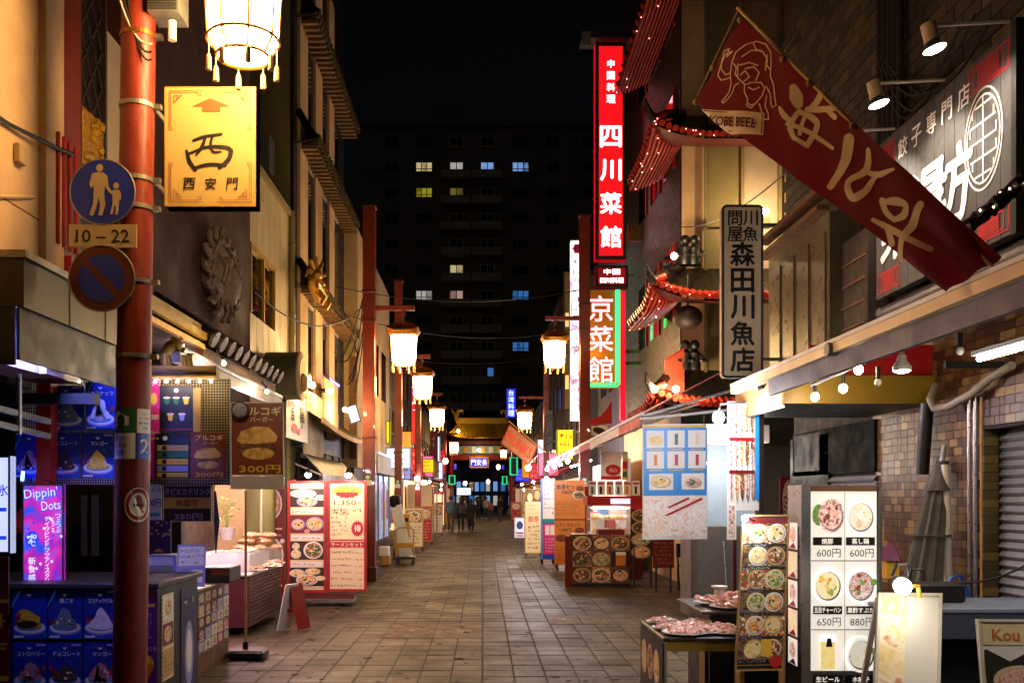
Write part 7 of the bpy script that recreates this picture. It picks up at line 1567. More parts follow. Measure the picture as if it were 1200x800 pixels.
# ================================================================== near right furniture
# plastic food tables
def legs(t, x0, x1, y0, y1, h, r, m):
    for x in (x0 + r, x1 - r):
        for y in (y0 + r, y1 - r): g = G(); g.box(x - r, x + r, y - r, y + r, 0, h); obj('leg', g, m, t)
t = thing('sample_table', 'small table of pink plastic food samples with bowl poster on its side', 'table', (1.55, 7.0, 0)); zt = .72
xa, xb, ya, yb = 1.31, 1.9, 6.8, 7.75
g = G(); g.cbox(xa, xb, ya, yb, zt - .03, zt, .006); obj('table_top', g, mat('worn_dark_top', '#3a302a', .4, var=.2), t); g = G(); g.box(xa + .01, xb - .01, ya + .005, ya + .025, zt - .1, zt - .031); obj('yellow_apron', g, m_ylw, t); legs(t, xa, xb, ya, yb, zt - .031, .014, mat('worn_grey_leg', '#8a8476', .5, var=.2))
fr = F((xa - .003, yb, .0), (0, -1, 0), (0, 0, 1), yb - ya, .68); slab(fr, .012, i_black, t, 'side_poster'); prints(fr, [('d', .2 + q * .28, .68, .12, .2, i_cream, (fd_rice, fd_mix, fd_rice)[q]) for q in range(3)] + [('l', .1, .08, .9, .38, 3, i_tan)], t, .002)
t = thing('side_table', 'dark side table with plates of shrimp samples', 'table', (2.1, 7.6, 0)); z2 = .84
g = G(); g.cbox(1.72, 2.5, 7.35, 8.3, z2 - .025, z2, .005); obj('table_top', g, mat('glossy_plum_top', '#4a3a38', .2, var=.1), t); g = G(); g.box(1.8, 2.45, 7.42, 8.2, 0.02, z2 - .026); obj('cabinet', g, m_black, t); g = G(); g.box(1.78, 1.799, 7.5, 7.7, .1, .7); obj('yellow_side', g, m_ylw, t)
fd_shr = ramp_mat('shrimp_sample', ['#c84a38', '#f0a898', '#ffe4dc', '#e07060'], 60, rough=.25)
tray = ramp_mat('wrapped_tray', ['#e8b0a8', '#c86a60', '#fff0ec', '#d89088'], 50, rough=.15)
SP = [('long tray of pink samples at the near edge of the sample table', (1.5, 6.95, zt), .17), ('tray of pink samples in the middle of the sample table', (1.6, 7.25, zt), .17), ('round dish of white samples at the table corner', (1.82, 6.95, zt), .12), ('plate of rosy buns at the back of the sample table', (1.75, 7.5, zt), .14),
      ('plate of red shrimp at the near edge of the side table', (2.0, 7.55, z2), .17), ('plate of orange shrimp behind the near plate', (1.92, 7.85, z2), .15), ('heap of shrimp at the back of the side table', (2.2, 8.0, z2), .18), ('plate of shrimp tails beside the menu stand', (2.32, 7.6, z2), .14)]
SP[4:4] = [('clear tray of pink slices by the bowl poster edge', (1.42, 7.2, zt), .12), ('clear tray of pink slices at the table middle', (1.66, 7.0, zt), .13), ('small tray of pale slices at the far left table corner', (1.45, 7.55, zt), .13), ('small tray of rosy slices before the side table', (1.84, 7.22, zt), .12)]
for q, (lab, c, r) in enumerate(SP): dish('sample_plate', lab, c, r, tray if q < 8 else fd_shr, .03 if q < 8 else .06, m_white, 16, shrimp=(q > 7))
c = Vector((2.06, 8.15, z2)); g = G(); g.lathe([(.05, 0), (.045, .1), (.07, .11), (.07, .125), (.0, .126)], c, 14); tag(obj('white_cup_stand', g, m_white, None, True), 'small white stand behind the shrimp plates', 'stand')
# tall menu frame
t = thing('photo_menu_stand', 'tall leaning menu stand crowded with dark food photos', 'menu board', (2.0, 6.55, 0)); 
o_ = P(861, 786, 6.55); fr = F(o_, (1, .1, 0), (.085, .12, 1), .35, 1.1); slab(fr, .015, i_black, t, 'panel'); rim(fr, .014, .015, m_wood, t, 'frame', .004)
it = [('r', .05, .9, .95, .98, i_dred)]
for r in range(6):
    y = .88 - r * .148
    it.append(('r', .03, y - .07, .97, y + .06, (fd_mix, fd_dark)[r % 2]))
    for c in range(2): it.append(('d', .36 + c * .37, y, .2, .062, (i_cream, i_white, i_tan)[(r + c) % 3], (fd_soup, fd_rice, fd_mix, fd_veg)[(r + c) % 4]))
    it.append(('l', .06, y - .09, .6, y - .045, 2, i_lav if r > 1 else i_white)); it.append(('r', .0, y - .105, 1, y - .1, m_wood))
it += [('s', .82, .06, .15, .045, 10, i_red), ('e', .3, .13, .15, .05, fd_rice), ('r', .5, .09, .72, .2, i_yel)]
prints(fr, it, t, .002)
for x in (.05, .95): p = fr.pt(x, 0); g = G(); g.beam((p.x, p.y, 0), p, .03, .03); obj('leg', g, m_wood, t); q = fr.pt(x, .9, -.03); g = G(); g.beam(q, (q.x, q.y + .08, 0), .03, .02); obj('back_leg', g, m_wood, t)
c = P(873, 607, 6.6); t = thing('clip_lamp', 'tiny bright clip lamp at the top of the photo menu stand', 'lamp', c); g = G(); g.ball(c, .022, 10, 6); obj('bulb', g, m_led2, t, True); g = G(); g.tube([c + Vector((.02, .01, 0)), c + Vector((.08, .04, -.02))], .008, 6); obj('clip', g, m_black, t)
# lit menu cabinet
DL = 6.7
t = thing('lit_menu_cabinet', 'tall lit menu cabinet with priced dish photos in a steel frame', 'menu cabinet', (XD(985, DL), DL, 0))
x0, x1 = XD(938, DL), XD(1032, DL); zt = ZD(568, DL)
g = G(); g.box(x0, x1, DL, DL + .28, 0, zt); obj('cabinet', g, m_steel, t)
xm0, xm1 = XD(950, DL), XD(1027, DL); zb = .5
fr = F((xm0, DL - .004, zb), (1, 0, 0), (0, 0, 1), xm1 - xm0, zt - .045 - zb); m_lp = mat('backlit_paper', '#d8d4cc', .5, emit=.62, ecol='#fff4e6', var=0); slab(fr, .003, m_lp, t, 'lit_face')
def lfood(n, cols): return ramp_mat(n, cols, 30, emit=.55)
lf = [lfood('lit_roast_pork', ['#8a4a44', '#d8a090', '#f4d8cc', '#7a3a34']), lfood('lit_chicken', ['#f0c8a0', '#fae8d4', '#e0a880']), lfood('lit_fried_rice', ['#f0d898', '#f8ecc0', '#e0c070']), lfood('lit_sweet_pork', ['#c89088', '#f0e0dc', '#a06058', '#f8f0ec']), lfood('lit_beer', ['#f0d070', '#f8e8a8']), lfood('lit_dumpling', ['#f4e8c8', '#fff8e8', '#e0d0a0'])]
lgreen = lfood('lit_parsley', ['#3a6a28', '#7aa050', '#2a4a1a']); lblk = mat('lit_black_band', '#100c08', .4, var=0)
le = lambda n, c: mat(n, c, .5, emit=.5, ecol=c, var=0)
PAL.update({'lit_roast_pork': [lf[0], le('lit_pork_pink', '#e8b0a0'), le('lit_pork_brown', '#7a3a30')], 'lit_chicken': [lf[1], le('lit_tan', '#e8c090'), le('lit_white_meat', '#fff4e8')], 'lit_fried_rice': [lf[2], le('lit_egg', '#f0c850'), le('lit_pea', '#90a850'), le('lit_carrot', '#e09040')], 'lit_sweet_pork': [lf[3], le('lit_vinegar', '#8a4038'), MATS['lit_pork_pink'], lgreen], 'lit_dumpling': [lf[5], MATS['lit_white_meat'], le('lit_dough', '#f0e0b8')]})
it = []
names = [('焼豚', '600円'), ('蒸し鶏', '600円'), ('五目チャーハン', '650円'), ('黒酢すぶた', '880円'), ('生ビール', '500円'), ('水餃子', '400円')]
yt = lambda py: 1 - (py - (568 + .045 * FPX / DL)) / ((zt - .045 - zb) * FPX / DL)
for r in range(4):
    ya = yt(580 + 80.5 * r)
    for c in range(2):
        i = r * 2 + c; xx = .02 + .5 * c; yb_ = lambda py: yt(py + 80.5 * r)
        k = i if i < 6 else i - 4
        if k == 0: it += [('e', xx + .1, yb_(603), .1, .06, lgreen), ('d', xx + .29, yb_(604), .2, .095, lf[0], lf[0])]
        elif k == 4: it += [('r', xx + .12, yb_(622), xx + .34, yb_(590), lf[4]), ('r', xx + .12, yb_(590), xx + .34, yb_(583), mat('lit_foam', '#fff8f0', .5, emit=1, var=0)), ('p', [(xx + .2, yb_(596)), (xx + .3, yb_(596)), (xx + .28, yb_(586)), (xx + .22, yb_(586))], lblk)]
        else: it += [('e', xx + .23, yb_(605), .238, .1, mat('lit_plate', '#ffffff', .5, emit=.7, ecol='#fffaf4', var=0)), ('d', xx + .23, yb_(605), .225, .095, MATS['lit_plate'] if 'lit_plate' in MATS else lf[k], lf[k])] + ([('e', xx + .43, yb_(601), .05, .02, lgreen)] if k in (3, 5) else [])
        nm, prc = names[k]
        it += [('r', xx + .01, yb_(638.5), xx + .45, yb_(629), lblk), ('t', nm, xx + .23, yb_(633.8), .03, m_lp, {'w': .4, 'b': .03}), ('t', prc, xx + .25, yb_(647.5), .048, lblk, {'w': .36, 'b': .0})]
    it.append(('r', 0, yt(657 + 80.5 * r), 1, yt(656 + 80.5 * r), lblk))
it.append(('r', .494, 0, .503, 1, MATS['ink_grey'] if 'ink_grey' in MATS else lblk)); prints(fr, it, t, .002)
g = G(); g.box(xm0 - .008, xm1 + .008, DL - .012, DL - .001, zt - .044, zt - .004); obj('top_strip', g, m_goldy if False else m_brown, t)
for a, b in ((x0, xm0 - .009), (xm1 + .009, x1)): g = G(); g.box(a, b, DL - .02, DL - .001, 0, zt); obj('steel_jamb', g, m_steel, t)
fr = F((x0 - .004, DL + .27, zb), (0, -1, 0), (0, 0, 1), .24, zt - .3 - zb); slab(fr, .003, m_black, t, 'side_face')
for q in range(5): 
    f2 = F((x0 - .006, DL + .25, zb + .02 + q * .21), (0, -1, 0), (0, 0, 1), .2, .19); slab(f2, .001, (m_lp, lf[1])[q % 2], t, 'side_photo'); prints(f2, [('e', .5, .55, .35, .3, lf[(q * 2) % 4]), ('p', [(.1, .02), (.9, .02), (.6, .25)], i_red)], t, .001)
# clip-lamp A-board, korean menu, blue table
t = thing('lit_a_board', 'white framed board washed out by a bright clip lamp', 'sign board', (XD(1075, 5.7), 5.7, 0)); o_ = P(1026, 818, 5.6)
fr = F(P(1024, 812, 5.6), (1, .08, -.02), (.18, .32, 1), .41, .62); slab(fr, .02, i_white, t, 'panel'); rim(fr, .018, .02, m_offw, t); prints(fr, [('r', .04, .04, .45, .96, ramp_mat('orange_wash_print', ['#e0a050', '#f8dca0', '#fff0d8', '#c88030'], 7))], t, .003)
for x in (.04, .96): p = fr.pt(x, 0); g = G(); g.beam((p.x, p.y, 0), p, .03, .03); obj('leg', g, m_offw, t); q = fr.pt(x, .95, -.03); g = G(); g.beam(q, (q.x, q.y + .45, 0), .03, .02); obj('back_leg', g, m_offw, t)
c = P(1058, 687, 5.62); t = thing('clip_lamp', 'dazzling round clip lamp on the top edge of the white board', 'lamp', c); g = G(); g.ball(c, .05, 14, 10); obj('bulb', g, mat('dazzling_bulb', '#ffffff', .3, emit=42, ecol='#fff4dc', var=0), t, True)
g = G(); g.tube([c + Vector((.05, .02, .0)), c + Vector((.11, .04, .0)), c + Vector((.12, .04, -.07))], .014, 8); obj('clip', g, m_goldy, t); g = G(); g.cyl(c + Vector((0, .03, .01)), c + Vector((0, .1, .03)), .05, .03, 12); obj('housing', g, m_black, t, True); g = G(); g.tube([c + Vector((-.04, .06, .06)), c + Vector((-.01, .06, .13)), c + Vector((.05, .06, .13)), c + Vector((.06, .06, .06))], .01, 6); obj('handle', g, m_black, t)
t = thing('korean_menu', 'white framed menu with red lettering at the lower right corner', 'menu board', (XD(1180, 5.2), 5.2, 0))
fr = F(P(1152, 815, 5.15), (1, -.05, 0), (.02, .2, 1), .5, .42); slab(fr, .02, i_white, t, 'panel'); rim(fr, .016, .02, m_offw, t); kgr = mat('ink_charcoal', '#2a2622', .5, var=0)
prints(fr, [('r', .05, .66, .95, .93, i_cream), ('r', .05, .05, .95, .6, kgr), ('t', 'Kou', .3, .79, .15, i_red, {'b': .045}), ('p', [(.05, .62), (.6, .62), (.32, .45)], i_white), ('d', .42, .2, .3, .2, i_cream, fd_shr), ('t', 'Kou', .3, .79, .15, i_org, {'b': .015})], t, .003)
for x in (.04, .96): p = fr.pt(x, 0); g = G(); g.beam((p.x, p.y, 0), p, .03, .03); obj('leg', g, m_offw, t)
t = thing('blue_white_table', 'long blue white folding table behind the white board', 'table', (3.2, 6.6, 0)); zt = ZD(712, 6.3)
g = G(); g.cbox(2.75, 4.15, 6.25, 6.95, zt - .03, zt + .0, .006); obj('table_top', g, mat('pale_blue_top', '#6a7488', .4, var=.08), t); g = G(); g.box(2.77, 4.13, 6.26, 6.28, zt - .2, zt - .031); obj('apron', g, mat('slate_apron', '#3a4458', .5, var=.1), t); legs(t, 2.77, 4.13, 6.3, 6.9, zt - .031, .02, m_galv)
g = G(); g.box(3.0, 4.1, 6.5, 6.55, .02, zt - .21); obj('dark_skirt', g, mat('navy_skirt', '#14141f', .8, var=.2), t)
t = thing('black_kettle_box', 'black box with handle on the blue white table', 'box', P(1085, 700, 6.7)); c = P(1088, 690, 6.7); g = G(); g.cbox(c.x - .2, c.x + .22, 6.6, 6.85, zt + .001, zt + .13, .012); obj('box', g, m_black, t); g = G(); g.tube([c + Vector((-.14, 0, .06)), c + Vector((-.12, 0, .14)), c + Vector((-.04, 0, .14)), c + Vector((-.03, 0, .06))], .012, 6); obj('handle', g, m_black, t)
g = G(); g.tube(sag(P(1115, 682, 7.5), P(1205, 660, 7.2), .05), .01, 6); tag(obj('power_lead', g, m_cable), 'black power lead running past the shutter doorway', 'cable')
t = thing('small_pagoda_lamp', 'small purple and yellow paper lamp behind the menu cabinet', 'lamp', P(1043, 660, 7.4)); c = P(1043, 656, 7.4); g = G(); g.lathe([(.09, .0), (.02, .14)], c, 6); obj('purple_roof', g, mat('purple_paper', '#6a2a58', .6, var=.1), t); g = G(); g.box(c.x - .05, c.x + .05, 7.35, 7.45, c.z - .14, c.z - .002); obj('yellow_body', g, i_yel, t)
# ================================================================== hand truck, boxes, posts on the left
DH = 24.0
t = thing('hand_truck', 'hand truck with a tall white board leaning on it', 'hand truck', (XD(478, DH), DH, 0))
x0, x1 = XD(464, DH), XD(487, DH)
g = G(); g.box(x0, x1, DH - .3, DH + .3, .14, .19); obj('deck', g, m_dgrey, t)
for x in (x0 + .06, x1 - .06):
    for d in (DH - .22, DH + .22): g = G(); g.cyl((x - .02, d, .065), (x + .02, d, .065), .065, n=12); obj('wheel', g, m_black, t)
g = G(); g.tube([(x0 + .03, DH - .28, .19), (x0 + .03, DH - .28, .85), (x0 + .1, DH - .28, .93), (x1 - .1, DH - .28, .93), (x1 - .03, DH - .28, .85), (x1 - .03, DH - .28, .19)], .018, 8); obj('handle', g, m_wood, t, True)
fr = F((x0 + .04, DH - .3, .42), (1, 0, 0), (0, 0, 1), x1 - x0 - .08, .13); slab(fr, .01, m_goldy, t, 'name_plate')
t = thing('white_leaning_board', 'tall white board leaning over the hand truck', 'board', (XD(470, DH), DH, .2)); g = G(); g.prism([P(456, 580, DH), P(470, 590, DH), P(483, 650, DH), P(468, 652, DH)], (0, .06, 0)); obj('board', g, m_white, t)
g = G(); g.prism([P(457, 620, DH + .2), P(462, 622, DH + .2), P(470, 652, DH + .2), P(464, 652, DH + .2)], (0, .05, 0)); obj('timber', g, m_wood, t)
t = thing('yellow_floor_sign', 'yellow upright sign behind the hand truck', 'sign', (XD(476, 26), 26, 0)); fr = FF(472, 602, 480, 632, 26); slab(fr, .06, m_goldy, t, 'panel'); prints(fr, [('r', .2, .7, .8, .85, i_black)], t); g = G(); g.box(XD(474, 26), XD(478, 26), 26.02, 26.08, 0, ZD(632, 26)); obj('foot', g, m_black, t)
for n, (a, b, c, d, m, lab) in enumerate(((443, 640, 456, 652, m_white, 'white bag on the cardboard box by the red post'), (446, 650, 457, 660, mat('cardboard', '#a87a40', .8, var=.15), 'small cardboard box at the foot of the red post'))):
    D = 23.2; t = thing('goods_box', lab, 'box', (XD((a + c) / 2, D), D, ZD(d, D))); g = G(); g.cbox(XD(a, D), XD(c, D), D, D + .3, max(.002, ZD(d, D)) if n == 0 else .002, ZD(b, D), .03); obj('box', g, m, t)
t = thing('white_fascia_sign', 'white fascia board sloping away between two red posts', 'sign', (-2.75, 26, 2.6)); fr = FL(-2.75, DW(443, -2.75), DW(474, -2.75), 2.35, 2.85); slab(fr, .3, mat('pale_fascia', '#a8a498', .5, var=.1), t, 'box'); g = G(); g.box(-2.75, -2.72, fr.o.y, fr.o.y + fr.w, 2.851, 2.9); obj('top_strip', g, m_lit, t)
t = thing('lit_shop_window', 'bluish lit shop window with posters under the white fascia', 'shop window', (-2.9, 27, .4)); fr = FL(-2.9, 24.5, 29.0, .5, 2.3); slab(fr, .03, mat('lit_shop_pane', '#8090b0', .3, emit=.5, ecol='#90a8d8', var=.4, scale=3), t, 'pane'); prints(fr, [('r', .05 + q * .16, .1 + .2 * (q % 2), .16 + q * .16, .6 + .2 * (q % 2), (i_white, i_sky, i_cream, i_lav, i_yel, i_red)[q]) for q in range(6)], t, .01)
for q in range(4): g = G(); g.box(-2.9, -2.86, 24.5 + q * 1.5, 24.56 + q * 1.5, .4, 2.35); obj('mullion', g, m_grey, t)
t = thing('black_wreath', 'round black bundle hanging on the shop window', 'bundle', P(463, 586, 22.5)); g = G()
for q in range(7): g.ball(P(461 + (q % 3) * 2.4, 584 + (q // 3) * 3, 22.6), .09, 8, 6)
obj('bundle', g, m_black, t, kind='stuff')

# ================================================================== shop houses down both sides
m_f1 = mat('far_shop_wall_brown', '#4a3a30', .8, var=.2, scale=.8); m_f2 = mat('far_shop_wall_grey', '#55524c', .8, var=.2, scale=.8); m_f3 = mat('far_shop_wall_ochre', '#6a5434', .8, var=.2, scale=.8)
SH = [(-1, 29.6, 38, 6.8, m_f2, 'grey shop house behind the third left post'), (-1, 38.1, 50, 7.6, m_f1, 'brown shop house with red and white strip sign on the left side'), (-1, 50.1, 64, 6.2, m_f3, 'ochre shop house before the gate on the left side'), (-1, 64.1, 82, 7.2, m_f2, 'grey shop house nearest the gate on the left side'),
      (1, 33.1, 42, 9.5, m_f2, 'grey shop house behind the right lantern'), (1, 42.1, 54, 10.5, m_f1, 'brown shop house with the blue neon strip'), (1, 54.1, 68, 7.0, m_f3, 'ochre shop house before the gate on the right side'), (1, 68.1, 82, 7.5, m_f1, 'brown shop house nearest the gate on the right side')]
for s, d0, d1, h, m, lab in SH:
    t = thing('shop_house', lab, 'building', (s * 4.5, (d0 + d1) / 2, 0), 'shop houses along the street'); xf = 3.25 if s < 0 else 3.6
    a, b = sorted((s * xf, s * 9)); g = G(); g.box(a, b, d0, d1, 0, h); obj('wall', g, m, t)
    a, b = sorted((s * (xf - .15), s * 9)); g = G(); g.box(a, b, d0, d1, h + .001, h + .18); obj('parapet', g, m_dgrey, t)
    n = int((d1 - d0) / 2)
    for q in range(n):
        d = d0 + .5 + q * (d1 - d0 - .6) / n
        for z in (3.6, 5.7):
            if z + 1.2 < h:
                a, b = sorted((s * xf, s * (xf - .03))); g = G(); g.box(a, b, d, d + 1.1, z, z + 1.2); o = obj('window', g, m_glassd, t)
                a, b = sorted((s * (xf - .031), s * (xf - .06))); g = G(); g.box(a, b, d + .52, d + .58, z, z + 1.2); obj('mullion', g, m_grey, o)
    a, b = sorted((s * xf, s * (xf - .9))); g = G()
    vs = [(s * xf, d0 + .3, 3.0), (s * xf, d1 - .3, 3.0), (s * (xf - .9), d1 - .3, 2.55), (s * (xf - .9), d0 + .3, 2.55)]; g.prism(vs, (0, 0, -.03)); obj('shop_awning', g, (m_awnr, m_awnw, m_stripe)[int(d0) % 3], t)
    a, b = sorted((s * (xf - .02), s * (xf - .05))); g = G(); g.box(a, b, d0 + .4, d1 - .4, .5, 2.4); obj('lit_shop_front', g, mat('warm_shop_light', '#c89a60', .5, emit=1.1, ecol='#ffcf90', var=.4, scale=2), t)
    for q in range(n * 2):
        d = d0 + .6 + q * (d1 - d0 - 1.2) / (n * 2); a, b = sorted((s * (xf - .06), s * (xf - .1))); g = G(); g.box(a, b, d, d + .5, random.uniform(.6, 1.2), random.uniform(1.5, 2.3)); obj('shop_poster', g, [i_white, i_red, i_yel, i_cream, i_sky, i_dred, i_black, i_black][random.randrange(8)], t)
# stall counters in front of them
ST = [(-2.6, 38, m_awnr, 'far left stall with red awning and white menu strip'), (-2.6, 46, m_awnw, 'far left stall with white awning past the walkers'), (-2.6, 60, m_awnr, 'small red awning stall on the left before the gate'), (2.7, 38, m_awnr, 'far right stall with red canopy past the white awning'), (2.7, 48, m_awnw, 'far right stall with white canopy and red pole'), (2.7, 61, m_awnr, 'small red canopy stall on the right before the gate')]
for n, (x, d, m, lab) in enumerate(ST):
    t = thing('street_stall', lab, 'stall', (x, d, 0), 'stalls along the far street'); s = -1 if x < 0 else 1
    g = G(); g.box(x - .5, x + .5, d - 1.2, d + 1.2, .0, .9); obj('counter', g, (m_reddark, m_white, m_burg)[n % 3], t)
    g = G(); g.prism([(x - s * .75, d - 1.5, 2.2), (x - s * .75, d + 1.5, 2.2), (x + s * .7, d + 1.5, 2.65), (x + s * .7, d - 1.5, 2.65)], (0, 0, .03)); obj('canopy', g, m, t)
    for y in (d - 1.4, d + 1.4): g = G(); g.cyl((x - s * .7, y, 0), (x - s * .7, y, 2.2), .025, n=8); obj('post', g, m_red if n % 2 else m_galv, t)
    for q in range(4):
        fr = F((x - .45 + q * .24, d - 1.215, .15), (1, 0, 0), (0, 0, 1), .2, .65); slab(fr, .01, [i_white, i_red, i_cream, i_yel][(q + n) % 4], t, 'menu_card'); prints(fr, [('l', .1, .1, .9, .6, 4, i_red), ('e', .5, .8, .3, .1, fd_soup)], t)
    for q in range(5): g = G(); g.ball((x - .35 + q * .17, d - 1.0, .95), .09, 8, 6, 1, 1, .8); obj('goods', g, food_m[q % 4], t, True)
    g = G(); g.ball((x, d - .6, 2.1), .07, 8, 6); obj('bulb', g, mat('stall_warm_bulb', '#ffffff', .3, emit=60, ecol='#ffe8c8', var=0), t, True)
    g = G(); g.box(x - .5, x + .5, d + 1.21, d + 1.25, .9, 2.2); obj('back_cloth', g, (i_cream, i_dred, i_white)[n % 3], t)
# menu boards in front of the left far stall
board('far_white_menu', 'tall white and red menu board beside the walkers', 'menu board', FF(509, 576, 520, 617, 45), [('r', 0, .93, 1, 1, i_red), ('r', .05, .62, .95, .7, i_red), ('l', .1, .4, .9, .6, 3, i_dbrn), ('r', 0, .0, 1, .05, i_red), ('r', .1, .3, .9, .34, i_red)], mat('lit_cream_board', '#e8d8b0', .5, emit=.7, ecol='#ffe8b8', var=0), t=.1, base=(XD(514, 45), 45, 0))
# far light signs
def vsign(name, lab, a, b, c, d, D, face, items, cat='sign', fm=m_dgrey):
    fr = FF(a, b, c, d, D); t = thing(name, lab, cat, P((a + c) / 2, d, D)); slab(fr, .25, face, t, 'lit_box'); prints(fr, items, t, .02); rim(fr, .03, .25, fm, t); return t
m_lblue = em_mat('lit_blue_face', '#2030e0', 1.2); m_lwh = em_mat('lit_pale_face', '#c8dcff', 1.4); m_lgrn = em_mat('lit_green_tube', '#20d890', .9); m_lred = em_mat('lit_red_face', '#c01020', .9); m_lyel = em_mat('lit_yellow_face', '#d8c010', 1.0); m_llav = em_mat('lit_lavender_face', '#9a90d0', .7); m_lol = mat('dim_gold_sign', '#7a5c14', .5, emit=.12, ecol='#a87c18', var=.1)
vsign('blue_neon_sign', 'blue vertical neon sign beside the gate roof', 593.5, 455, 604.5, 489, 60, m_lblue, [('tv', '台湾料理', .5, .5, .19, m_lwh, {'b': .03, 'step': 1.22})])
vsign('red_strip_sign', 'red and white vertical strip sign behind the left lanterns', 482, 432, 489, 520, 36, m_lred, [('l', .12, .4, .95, .95, 5, m_lwh)])
vsign('red_diamond_banner', 'dark red banner with pale diamonds past the third lantern', 504, 505, 512, 540, 46, mat('dim_red_banner', '#6a1018', .6, emit=.12, ecol='#a01828', var=.1), [('p', [(.5, .66), (.8, .75), (.5, .84), (.2, .75)], i_grey), ('p', [(.5, .46), (.8, .55), (.5, .64), (.2, .55)], i_grey)], 'banner')
vsign('white_tube_sign', 'slim white light tube sign beside the red diamond banner', 512.5, 511, 515.5, 541, 46, m_lwh, [])
vsign('dim_gold_signboard', 'dim gold signboard under the red diamond banner', 495, 541, 514, 560, 45, m_lol, [('r', .1, .45, .7, .55, i_dbrn)])
vsign('yellow_strip_sign', 'yellow vertical light strip between the first two left posts', 452, 493, 457, 520, 27, m_lyel, [])
vsign('lavender_box_sign', 'small lavender light box by the second left post', 473, 543, 482, 562, 30, m_llav, [('l', .1, .2, .9, .9, 3, i_grey)])
def gframe(lab, a, b, c, d, D):
    t = thing('green_frame_sign', lab, 'neon sign', P((a + c) / 2, d, D), 'green framed neon signs'); fr = FF(a, b, c, d, D); slab(fr, .1, m_black, t, 'board'); g = G(); g.tube([fr.pt(x, y, .05) for x, y in ((0, 0), (1, 0), (1, 1), (0, 1), (0, 0))], .05, 6); obj('green_tube', g, m_lgrn, t)
gframe('green framed neon sign left of the gate opening', 526.5, 557, 533, 567, 62); gframe('green framed neon sign right of the gate opening', 589, 558, 594, 567, 62); gframe('tall green edged sign under the tilted banner', 598, 536, 606, 556, 50)
vsign('pale_blue_shop_sign', 'pale blue lit shop sign low in the gate opening', 535, 571, 552, 580, 76, m_lwh, [('l', .1, .2, .9, .8, 1, i_blue)])
vsign('blue_small_sign', 'tiny blue square sign by the far left post', 532, 543, 535, 550, 58, m_lblue, []); vsign('blue_tiny_sign', 'tiny blue square sign by the far right stalls', 588, 544, 591, 550, 58, m_lblue, [])
vsign('grey_noodle_sign', 'unlit grey vertical sign with dark letters by the right lantern', 639, 480, 648, 528, 33, mat('dim_grey_sign', '#5a5450', .6, var=.1), [('tv', 'ラーメン', .5, .5, .16, i_black, {'b': .02})])
vsign('amber_window_sign', 'amber lit narrow window sign beside the pink white sign', 661, 318, 668, 480, 36, mat('amber_dim', '#6a5030', .5, emit=.08, ecol='#c89040', var=.3), [('r', .2, .6, .8, .7, em_mat('amber_lit', '#ffd080', .8)), ('r', .2, .15, .8, .25, MATS['amber_lit'])])
lamps_far = [(497, 566, 44, 'warm lamp at the far left stall'), (522, 540, 52, 'warm lamp by the far left post'), (545, 566, 74, 'warm lamp low in the gate opening, left'), (572, 564, 78, 'warm lamp low in the gate opening, right'), (584, 547, 66, 'warm lamp beside the tiny blue sign')]
for px, py, D, lab in lamps_far:
    c = P(px, py, D); t = thing('far_lamp', lab, 'lamp', c, 'far street lamps'); g = G(); g.ball(c, .14, 10, 8, 1, 1, 1.2); obj('globe', g, mat('far_lamp_globe', '#ffffff', .4, emit=14, ecol='#ffcf90', var=0), t, True); g = G(); g.cyl((c.x, c.y, c.z + .15), (c.x, c.y, c.z + .5), .03, n=8); obj('stem', g, m_black, t)

# more shop signs and lit menus along both sides
XS_ = [(-2.55, 28.5, 2.55, 3.2, .75, m_lwh, 'white lit hanging sign just past the second left post'), (-2.6, 31.5, 2.9, 3.9, .5, em_mat('lit_amber_face', '#e09020', .9), 'amber lit hanging sign before the third left post'), (-2.6, 36.5, 2.5, 3.6, .6, m_lred, 'red lit hanging sign after the third left post'), (-2.5, 40, 2.7, 3.3, .9, m_lyel, 'yellow lit sign over the far left red stall'), (-2.6, 44, 2.6, 3.6, .6, em_mat('lit_pink_face', '#ff70a8', .9), 'pink lit sign halfway down the left side'), (-2.5, 50, 2.6, 3.5, .8, m_lwh, 'white lit sign near the far left white stall'), (-2.5, 55, 3.0, 4.4, .7, m_lred, 'tall red lit sign before the gate on the left'),
       (2.7, 30.5, 2.9, 3.9, .55, m_lyel, 'yellow lit hanging sign beside the tilted banner pole'), (2.6, 36.8, 2.5, 3.4, .8, MATS['lit_pink_face'], 'pink lit sign over the far right red canopy'), (2.7, 41, 2.8, 4.2, .55, m_lwh, 'white lit hanging sign halfway down the right side'), (2.6, 45, 2.5, 3.3, .7, m_lred, 'red lit sign before the far right white canopy'), (2.6, 52, 2.7, 3.8, .8, MATS['lit_amber_face'], 'amber lit sign past the far right white canopy'), (2.5, 58, 2.6, 3.4, .9, m_lblue, 'blue lit sign before the gate on the right')]
for x, d, z0, z1, w, m, lab in XS_:
    t = thing('hanging_sign', lab, 'sign', (x, d, z0), 'lit shop signs down the street'); s = -1 if x < 0 else 1
    fr = F((x - w / 2, d, z0), (1, 0, 0), (0, 0, 1), w, z1 - z0); slab(fr, .18, m, t, 'lit_box'); rim(fr, .03, .18, m_dgrey, t); prints(fr, [('l', .15, .1, .9, .9, 3, i_red if m in (m_lwh, m_lyel) else i_white)], t, .01)
    g = G(); a, b = sorted((x + s * w / 2, s * 3.6)); g.box(a, b, d + .05, d + .1, z1 - .12, z1 - .06); obj('bracket', g, m_galv, t)
